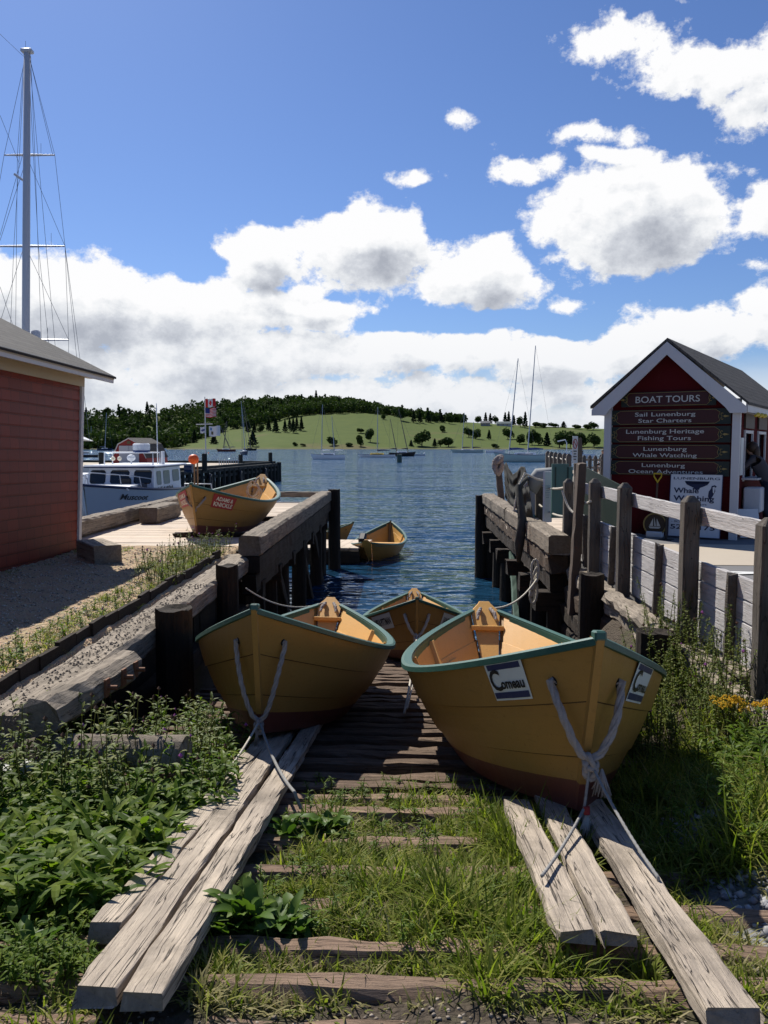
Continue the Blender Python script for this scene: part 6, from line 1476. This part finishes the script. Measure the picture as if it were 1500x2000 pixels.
for i, (u, yb, hp_, wp, kd) in enumerate(T_):
    e = (868-yb)/1600; dd_ = np.linspace(D0_+2, D2_, 300); ee = elev(u, dd_); d = float(dd_[np.argmin(abs(ee-e))])
    p = hillp(u, d, -.3); H = hp_*d/1600*1.08; Wd = wp*d/1600
    pr = protos['conifer' if kd == 'c' else 'dec']; src = pr[i % len(pr)]; base = .54 if kd == 'c' else .76
    w, ref, dist = near_word(u, yb); size = 'tall' if hp_ > 24 else ('small' if hp_ < 13 else 'mid-sized'); kind = 'conifer' if kd == 'c' else ('leafy tree' if hp_ > 12 else 'bush')
    side = 'behind' if dist < 4 else ('left of' if u < {'x': 0}.get('x')+[r for r in (170,255,400,475,540,640,740,790,912,985,1030,1128,1160) if abs(r-u) == dist][0] else 'right of')
    lab = '%s %s, %s, %s %s' % (size, kind, w, side, ref); used[lab] = used.get(lab, 0)+1
    if used[lab] > 1: lab = '%s %s, %s, %s out %s %s' % (size, kind, w, ('first','second','third','fourth','fifth','sixth','seventh')[used[lab]-1], side, ref)
    o = dup(src, Matrix.Translation(p) @ Matrix.Rotation(rng.rand()*6.28, 4, 'Z') @ Matrix.Diagonal((Wd/base, Wd/base, H, 1)), label=lab[:120], group='trees on the far shore')
for k in protos:
    for r in protos[k]:
        for c in list(r.children): bpy.data.objects.remove(c)
        bpy.data.objects.remove(r)
def house(label, px0, px1, yb, h, roofc, wallc):
    e = (868-yb)/1600; dd_ = np.linspace(D0_, D2_, 300); u = (px0+px1)/2; d = float(dd_[np.argmin(abs(elev(u, dd_)-e))]); p = hillp(u, d, -.5); W = (px1-px0)*d/1600; H = h*d/1600
    M = Matrix.Translation(p) @ Matrix.Rotation(-math.atan2(p[0], p[1]), 4, 'Z'); root = empty('house', M, label=label, cat='house')
    mb = MB(); mb.box((0,0,H*.35), (W*.94, 8, H*.7)); w_ = place('wall', mb.me('w', paint('wall_'+label[:6], wallc, .7)), Matrix(), root, rel=True)
    mb = MB(); mb.prism([(-4.6,H*.62),(4.6,H*.62),(0,H*1.1)], -W/2, W/2, axis=0); place('roof', mb.me('r', paint('roof_'+label[:6], roofc, .8)), Matrix(), root, rel=True)
    for k in range(int(W/4)):
        mb = MB(); mb.box((-W*.4+k*4+1, -4.03, H*.36), (1.2,.1,1.1)); place('window', mb.me('g', GLASSD), Matrix(), root, rel=True)
house('grey roofed house on the field crest between conifers', 938, 957, 832, 9, (.10,.105,.11), (.25,.25,.25))
house('long low building with green roof on the field crest', 969, 998, 833, 9, (.08,.11,.11), (.42,.42,.42))
runn = [(1180,841),(1200,842)]
# ================================================================ plants close by
def leaves(name, P, az, pit, L, W, bend, m, fold=.25, stations=5, rnd=None, prof='lance', wav=0.0):
    """N leaves as curved strips: P base, az heading, pit start pitch, bend total droop (rad)"""
    N = len(P); s = np.linspace(0, 1, stations)
    if prof == 'lance': w = np.sin(np.pi*np.clip(s*.93+.05, 0, 1))**.8
    elif prof == 'blade': w = (1-s)**.55
    else: w = np.sin(np.pi*(s*.9+.06))**.6
    w[-1] *= .12
    ang = pit[:, None]-bend[:, None]*s[None, :]
    ds_ = 1/(stations-1); cx = np.concatenate([np.zeros((N,1)), np.cumsum(np.cos(ang[:, 1:])*ds_, 1)], 1)*L[:, None]; cz = np.concatenate([np.zeros((N,1)), np.cumsum(np.sin(ang[:, 1:])*ds_, 1)], 1)*L[:, None]
    hx, hy = np.cos(az)[:, None], np.sin(az)[:, None]
    C = np.stack([P[:, 0:1]+hx*cx, P[:, 1:2]+hy*cx, P[:, 2:3]+cz], -1)
    sx = np.stack([-np.sin(az), np.cos(az), np.zeros(N)], -1)[:, None, :]*(w[None, :]*W[:, None]/2)[:, :, None]
    up_ = np.stack([-np.sin(ang)*hx, -np.sin(ang)*hy, np.cos(ang)], -1)*(w[None, :]*W[:, None]/2*fold)[:, :, None]
    if wav: up_ = up_*(1+wav*rng.randn(N, stations, 1))
    if fold:
        V = np.stack([C-sx+up_, C, C+sx+up_], 2).reshape(N, -1, 3); q = 3
        f = [(i*q+j, i*q+j+1, (i+1)*q+j+1, (i+1)*q+j) for i in range(stations-1) for j in range(2)]
    else:
        V = np.stack([C-sx, C+sx], 2).reshape(N, -1, 3); q = 2
        f = [(i*q, i*q+1, (i+1)*q+1, (i+1)*q) for i in range(stations-1)]
    f = np.array(f); nv = V.shape[1]; F = (f[None]+(np.arange(N)*nv)[:, None, None]).reshape(-1, 4)
    r = rng.rand(N) if rnd is None else rnd
    return V.reshape(-1, 3), F, np.repeat(r, nv)
def join(parts):
    Vs, Fs, Rs = [], [], []; o = 0
    for V, F, r in parts: Vs.append(V); Fs.append(F+o); Rs.append(r); o += len(V)
    return np.concatenate(Vs), np.concatenate(Fs), np.concatenate(Rs)
GRASS = foliage('grass_blades', (.070,.100,.014), (.16,.20,.026), (.36,.33,.09), .5, .45, 1.2)
DRYG = foliage('dry_grass', (.14,.13,.05), (.26,.23,.10), (.42,.36,.20), .6, .35, 2.0)
WEED = foliage('weed_leaves', (.040,.080,.010), (.095,.155,.018), (.21,.26,.035), .40, .45, 2.0)
DOCK = foliage('dock_leaves', (.040,.080,.016), (.080,.140,.026), (.15,.20,.040), .38, .30, 3.0)
SHRUB = foliage('shrub_leaves', (.050,.080,.014), (.105,.140,.026), (.22,.22,.065), .45, .30, 2.5)
STEM = foliage('weed_stems', (.06,.075,.025), (.12,.11,.04), (.20,.14,.07), .6, .1, 2.0)
FLOW = paint('dry_flower_head', (.10,.05,.03), .9, .3, 0); PURP = paint('purple_flower', (.35,.08,.30), .8, .1, 0)
tya = np.array(tie_y)
def grass_field(name, label, regions, m=GRASS, cat='grass'):
    """regions: (x0,x1,y0,y1,clumps,blades,hmin,hmax,tie_avoid)"""
    parts = []
    for (x0, x1, y0, y1, nc, nb, h0, h1, avoid) in regions:
        cx = rng.uniform(x0, x1, nc); cy = rng.uniform(y0, y1, nc)
        if avoid:
            dt = np.min(np.abs(cy[:, None]-tya[None, :]), 1); keep = (dt > .075) | (rng.rand(nc) < avoid*.3); cx, cy = cx[keep], cy[keep]
        pat = .5+.5*np.sin(cx*5.1+1.3)*np.cos(cy*4.3+.4); keep = rng.rand(len(cx)) < .35+.65*pat; cx, cy, pat = cx[keep], cy[keep], pat[keep]
        # keep off the plank tracks
        nP = len(cx)*nb; px_ = np.repeat(cx, nb)+rng.randn(nP)*.03; py_ = np.repeat(cy, nb)+rng.randn(nP)*.03
        hh = np.repeat(rng.uniform(h0, h1, len(cx))*(.6+.6*pat), nb)*rng.uniform(.35, 1.25, nP)
        ok = offtrack(px_, py_); px_, py_, hh = px_[ok], py_[ok], hh[ok]; nP = len(px_)
        P = np.stack([px_, py_, gz(px_, py_)+lump(px_, py_)-.01], -1)
        parts.append(leaves('', P, rng.rand(nP)*2*np.pi, rng.uniform(.9, 1.5, nP), hh, rng.uniform(.004, .009, nP)*(1+hh*2), rng.uniform(.3, 1.7, nP), m, fold=0, stations=4, prof='blade'))
    V, F, r = join(parts); return place(name, fastmesh(name, V, F, m, r), kind='stuff', label=label, cat=cat)
TR = []
for p0, p1, w in (((175,1830),(545,1400),.0),((185,1930),(588,1385),.10),((278,1938),(628,1385),.10),((1126,1815),(980,1500),.10),((1214,1822),(1030,1500),.09),((1432,1975),(1084,1500),.15)):
    a, b = atz_s(*p0), atz_s(*p1); TR.append((a[:2], b[:2], w))
def offtrack(x, y):
    ok = np.ones(len(x), bool)
    for a, b, w in TR:
        if w == 0: continue
        t_ = (y-a[1])/(b[1]-a[1]); xc = a[0]+(b[0]-a[0])*t_; ok &= ~((np.abs(x-xc) < w/2) & (t_ > -.02) & (t_ < 1))
    return ok
grass_field('grass', 'green grass growing between the slip ties and planks', [
    (-.75, .80, 2.12, 2.5, 950, 24, .05, .11, .8), (-.60, .75, 2.5, 3.2, 900, 28, .06, .15, .7), (-.45, .75, 3.2, 4.4, 800, 24, .06, .16, .7), (.05, .55, 2.15, 2.9, 190, 40, .12, .24, 1.2), (.32, .72, 2.9, 4.0, 200, 34, .10, .22, 1),
    (-.35, .5, 4.4, 5.6, 170, 20, .05, .12, .6), (.70, 1.05, 2.1, 3.2, 260, 26, .04, .12, 0), (1.0, 1.6, 3.0, 4.6, 420, 30, .12, .30, 0), (1.25, 2.3, 4.4, 7.2, 420, 26, .14, .34, 0), (1.45, 2.6, 3.1, 4.4, 420, 30, .10, .26, 0),
    (.38, 1.0, 3.05, 3.7, 420, 30, .10, .20, 0), (-1.15, -.75, 1.7, 2.2, 60, 24, .05, .14, 0), (-2.2, -1.1, 1.8, 2.6, 120, 22, .05, .15, .5), (-.95, -.55, 1.72, 1.86, 60, 22, .05, .12, 0)])
grass_field('dry_grass', 'straw coloured dry grass along the slip and the gravel edge', [
    (-.7, 1.1, 2.08, 2.6, 620, 22, .04, .11, .8), (-.4, .8, 2.6, 4.2, 320, 16, .06, .15, .8), (1.2, 1.9, 2.2, 3.4, 90, 16, .04, .12, 0), (-2.95, -2.5, 4.9, 9.0, 220, 20, .03, .09, 0), (-5.2, -4.4, 8.8, 11.4, 160, 16, .03, .07, 0), (1.3, 2.4, 3.6, 6.5, 80, 16, .15, .38, 0)], DRYG)
grass_field('grass_verge', 'green grass verge along the gravel above the left bulkhead', [
    (-2.95, -2.48, 5.2, 10.6, 260, 24, .04, .12, 0), (-3.3, -2.5, 9.6, 11.4, 150, 24, .06, .18, 0), (-4.6, -3.9, 11.2, 11.6, 40, 20, .04, .10, 0)])
def weeds(name, label, spots, m, L, W, nl, height, cat='weeds', heads=0, fold=.3, stations=5, kind='stuff', prof='lance'):
    """leafy stems: spots (x,y) arrays"""
    parts = []; st = []; hd = []
    for (x, y) in spots:
        z = float(gz(x, y)); H = height*rng.uniform(.6, 1.25); a = rng.rand()*6.28; ln = rng.uniform(.0, .35); top = np.array([x+math.cos(a)*ln*H, y+math.sin(a)*ln*H, z+H])
        n = max(3, int(nl*rng.uniform(.7, 1.2))); t_ = rng.uniform(.12, 1, n)**.8; base = np.array([x, y, z]); P = base+(top-base)*t_[:, None]; P[:, 2] += 0
        parts.append(leaves('', P, rng.rand(n)*2*np.pi, rng.uniform(.1, 1.0, n), L*rng.uniform(.55, 1.2, n)*(1.15-.5*t_), W*rng.uniform(.7, 1.2, n)*(1.1-.4*t_), rng.uniform(.2, 1.5, n), m, fold=fold, stations=stations, prof=prof, wav=.25))
        st.append((base, top))
        if heads and rng.rand() < heads: hd.append(top)
    V, F, r = join(parts); mats = [m, STEM, FLOW, PURP]
    # stems as thin crossed strips
    N = len(st); A = np.array([a for a, b in st]); B = np.array([b for a, b in st]); w = .0025+.003*height
    sv = np.stack([A+[w,0,0], A-[w,0,0], B-[w*.5,0,0], B+[w*.5,0,0], A+[0,w,0], A-[0,w,0], B-[0,w*.5,0], B+[0,w*.5,0]], 1).reshape(-1, 3)
    sf = np.concatenate([np.arange(N*8).reshape(N*2, 4)]); nb = len(F)
    hv = []; hf = []
    for k, h in enumerate(hd):
        b = len(V)+len(sv)+len(hv); r_ = .011*rng.uniform(.7, 1.3); hv += [h+np.array(q)*r_ for q in ((1,0,0),(0,1,0),(-1,0,0),(0,-1,0),(0,0,1.2),(0,0,-1.2))]
        hf += [(b, b+1, b+4, b+4), (b+1, b+2, b+4, b+4), (b+2, b+3, b+4, b+4), (b+3, b, b+4, b+4), (b+1, b, b+5, b+5), (b+2, b+1, b+5, b+5), (b+3, b+2, b+5, b+5), (b, b+3, b+5, b+5)]
    Va = np.concatenate([V, sv]+([np.array(hv)] if hv else [])); Fa = [tuple(q) for q in np.concatenate([F, sf+len(V)])]+[q[:3] for q in hf]
    me = bpy.data.meshes.new(name); me.from_pydata(Va.tolist(), [], Fa)
    for q in mats: me.materials.append(q)
    mi = np.zeros(len(Fa), np.int32); mi[nb:nb+len(sf)] = 1; mi[nb+len(sf):] = 2
    if hv: 
        for k in range(len(hd)):
            if k % 6 == 0: mi[nb+len(sf)+8*k:nb+len(sf)+8*k+8] = 3
    me.polygons.foreach_set('material_index', mi); at = me.attributes.new('rnd', 'FLOAT', 'POINT'); rr2 = np.concatenate([r, np.full(len(Va)-len(r), .5)]); at.data.foreach_set('value', rr2.astype(np.float32)); me.update()
    kw = dict(kind='stuff') if kind == 'stuff' else {}
    return place(name, me, label=label, cat=cat, **kw)
def rs_(n, x0, x1, y0, y1): return list(zip(rng.uniform(x0, x1, n), rng.uniform(y0, y1, n)))
def fit_band(n, pts):   # spots inside a polygon strip given by px corners on the ground
    out = []
    while len(out) < n:
        u = rng.uniform(pts[0], pts[1]); v = rng.uniform(pts[2], pts[3]); p = atz_s(u, v, -.15); out.append((p[0], p[1]))
    return out
weeds('broadleaf_weeds', 'bed of long green leaves filling the bank left of the plank track', [q for q in fit_band(330, (-60, 420, 1590, 1840)) if offtrack(np.array([q[0]-.05]), np.array([q[1]]))[0] and q[0] < -.92-.0*q[1]], WEED, .17, .040, 15, .17)
weeds('broadleaf_weeds', 'second bed of mixed weeds nearer the bulkhead foot', [q for q in fit_band(170, (-60, 470, 1480, 1640)) if q[0] < -.80 and q[0] > -2.3], WEED, .10, .026, 20, .28, heads=.2)
weeds('tall_forbs', 'tall thin-leaved forbs with dry heads before the dark bulkhead', [q for q in rs_(150, -2.25, -1.0, 3.5, 5.4)], SHRUB, .075, .020, 22, .48, heads=.5)
weeds('tall_forbs', 'bushy leafy stems beside the left dory forefoot', [q for q in rs_(46, -1.55, -1.12, 4.5, 5.6)], WEED, .07, .028, 24, .42)
weeds('feathery_weeds', 'feathery small weeds on the lower left between ties', [q for q in fit_band(120, (-60, 260, 1780, 1960))], WEED, .055, .010, 24, .10)
weeds('feathery_weeds', 'small feathery weeds between the ties in the middle of the slip', [q for q in rs_(150, -.55, .6, 2.4, 4.6) if offtrack(np.array([q[0]]), np.array([q[1]]))[0]], WEED, .05, .009, 26, .10)
weeds('verge_weeds', 'flowering verge weeds at the near end of the left wharf', rs_(120, -3.0, -2.45, 8.6, 11.6), SHRUB, .06, .014, 18, .30, heads=.6)
weeds('verge_weeds', 'small leafy weeds dotted along the gravel verge', rs_(60, -2.9, -2.5, 5.4, 8.8), WEED, .06, .014, 16, .10, heads=.1)
weeds('bank_shrubs', 'small-leaved shrubby growth on the bank right of the large dory', rs_(190, 1.45, 2.3, 4.9, 7.0), SHRUB, .035, .014, 70, .52, heads=.3)
weeds('bank_weeds', 'bright leafy weeds at the foot of the grey fence', rs_(150, 1.7, 2.6, 3.2, 4.9), WEED, .10, .022, 22, .24)
weeds('bank_weeds', 'dark grassy weeds in the shadow of the large dory', rs_(120, 1.05, 1.7, 3.0, 4.8), WEED, .07, .014, 22, .18)
def rosette(label, x, y, n, L, W, h=.16, m=DOCK):
    root = empty('dock_plant', Matrix.Translation((x, y, float(gz(x, y)))), label=label, cat='plant')
    P = np.stack([rng.randn(n)*L*.22, rng.randn(n)*L*.22, rng.uniform(-.02, h*.4, n)], -1)
    V, F, r = leaves('', P, rng.rand(n)*2*np.pi, rng.uniform(.3, 1.4, n), L*rng.uniform(.5, 1.15, n), W*rng.uniform(.7, 1.2, n), rng.uniform(.3, 1.6, n), m, fold=.4, stations=8, prof='oval', wav=.55)
    place('leaves', fastmesh('leaves', V, F, m, r), Matrix(), root, rel=True)
    mb = MB(); [mb.tube([(0,0,-.05),(P[i,0],P[i,1],P[i,2]+.02)], .004, 4) for i in range(0, n, 4)]; place('stem', mb.me('stem', BARK), Matrix(), root, rel=True)
    return root
def ground_at(px, py): p = atz_s(px, py, -.16); return p[0], p[1]
for lab, px, py, n, L, W in (('large crinkled dock plant against the right side of the left track', 470, 1850, 110, .15, .042), ('smaller crinkled dock plant beside the large one toward the middle', 560, 1855, 70, .12, .038),
    ('pale dock plant under the left dory shadow edge', 635, 1655, 70, .12, .042), ('dock plant hidden behind the feathery weeds at mid slip', 560, 1660, 40, .11, .04), ('dock plant at the left frame edge among the long leaves', 60, 1900, 40, .10, .035)):
    x, y = ground_at(px, py); rosette(lab, x, y, n, L, W)
def goldenrod(label, px, py, Y, n=9, s=1.0):
    p = atY(px, py, Y); z0 = float(gz(p[0], p[1])); root = empty('goldenrod', Matrix.Translation((p[0], p[1], z0)), label=label, cat='plant'); H = p[2]-z0
    mb = MB(); fl_ = MB()
    for k in range(n):
        a = rng.rand()*6.28; q = .09*s*rng.rand()**.5; t = Vector((math.cos(a)*q, math.sin(a)*q, H*rng.uniform(.9, 1.05))); mb.tube([(0,0,0), (t.x*.4, t.y*.4, t.z*.6), t], [.004,.003,.002], 5)
        for j in range(5):
            b = rng.rand()*6.28; e = t+Vector((math.cos(b)*.07*s, math.sin(b)*.05*s, -.01+.02*rng.rand())); m_ = t.lerp(e, .5)+Vector((0,0,.018))
            for i in range(9):
                c = (t.lerp(m_, i/4.5) if i < 4.5 else m_.lerp(e, (i-4.5)/4.5)); r0 = .0055*rng.uniform(.6, 1.3); c = c+Vector(rng.randn(3)*.004)
                fl_.addvf([c+Vector(v)*r0 for v in ((1,0,0),(0,1,0),(-1,0,0),(0,-1,0),(0,0,1),(0,0,-1))], [(0,1,4),(1,2,4),(2,3,4),(3,0,4),(1,0,5),(2,1,5),(3,2,5),(0,3,5)])
    place('stem', mb.me('stem', STEM), Matrix(), root, rel=True); place('blossom', fl_.me('f', paint('goldenrod_yellow', (.75,.47,.02), .8, .1, 0)), Matrix(), root, rel=True)
goldenrod('yellow goldenrod sprays before the scrap boards under the fence', 1425, 1372, 4.9, 9, 1.0)
goldenrod('yellow goldenrod at the right frame edge beside the last post', 1496, 1375, 4.7, 5, .7)
# stones and litter
def stones(name, label, n, x0, x1, y0, y1, r0, r1, m, cond=None):
    x = rng.uniform(x0, x1, n); y = rng.uniform(y0, y1, n)
    if cond is not None: k = cond(x, y); x, y = x[k], y[k]; n = len(x)
    r = rng.uniform(r0, r1, n)**1; z = gz(x, y)+lump(x, y)
    T = np.array([(1,0,0),(0,1,0),(-1,0,0),(0,-1,0),(0,0,.7),(0,0,-.5)])[None]*(.7+.6*rng.rand(n, 6, 1))*r[:, None, None]; a = rng.rand(n)*6.28
    X = T[..., 0]*np.cos(a)[:, None]-T[..., 1]*np.sin(a)[:, None]; Y = T[..., 0]*np.sin(a)[:, None]+T[..., 1]*np.cos(a)[:, None]
    V = np.stack([X+x[:, None], Y+y[:, None], T[..., 2]+z[:, None]+.2*r[:, None]], -1).reshape(-1, 3)
    f = np.array([(0,1,4),(1,2,4),(2,3,4),(3,0,4),(1,0,5),(2,1,5),(3,2,5),(0,3,5)]); F = (f[None]+(np.arange(n)*6)[:, None, None]).reshape(-1, 3)
    return place(name, fastmesh(name, V, F, m, np.repeat(rng.rand(n), 6)), kind='stuff', label=label, cat='gravel')
def m_stone(c1, c2):
    def f(t): a = t.add('ShaderNodeAttribute', attribute_name='rnd').outputs['Fac']; return princ(t, t.mix(a, c1, c2), .9, spec=.2)
    return f
stones('gravel', 'loose tan gravel stones on the left bank', 14000, -5.5, -2.45, 4.2, 11.8, .004, .015, mat('tan_stone', m_stone((.22,.18,.14), (.62,.54,.43))))
stones('gravel', 'grey chips on the right bank below the fence', 4500, 1.15, 2.6, 1.7, 4.2, .006, .026, mat('grey_stone', m_stone((.16,.16,.17), (.48,.47,.46))))
stones('litter', 'wood chips and dirt crumbs along the front tie', 2500, -1.6, 1.6, 1.5, 2.2, .003, .010, mat('chip', m_stone((.05,.04,.03), (.40,.34,.27))))
x = rng.uniform(-2.36, -2.1, 700); y = rng.uniform(4.2, 8.6, 700)
mb = MB()
for a, b in zip(x, y): r_ = rng.uniform(.004, .013); mb.addvf([(a+q[0]*r_, b+q[1]*r_, .214+q[2]*r_) for q in ((1,0,0),(0,1,0),(-1,0,0),(0,-1,0),(0,0,.8))], [(0,1,4),(1,2,4),(2,3,4),(3,0,4)])
mb.put('pebbles', paint('pebble', (.16,.13,.10), .9, .4, 0), kind='stuff', label='dark pebbles and droppings scattered on the bulkhead beam', cat='gravel')
# white weathered debris and log at the left edge
timber('driftwood_board', atz_s(-40, 1515, .06), atz_s(150, 1478, .02), .14, .05, paint('white_wood', (.55,.54,.52), .8, .2, .35), label='white weathered board lying in the weeds at the left frame edge', cat='board')
pm = pile_mesh(.10, .09, 1.3, OLDW, seed=5); place('log', pm, Matrix.Translation(Vector(atz_s(-60, 1470, .06))) @ Matrix.Rotation(R(86), 4, 'Y') @ Matrix.Rotation(R(10), 4, 'X'), label='dark cracked log end behind the white board on the left', cat='log')
timber('driftwood_board', atz_s(255, 1478, .02), atz_s(330, 1455, .02), .07, .04, paint('white_wood', (.55,.54,.52), .8, .2, .35), label='small pale driftwood piece among the forbs', cat='board')
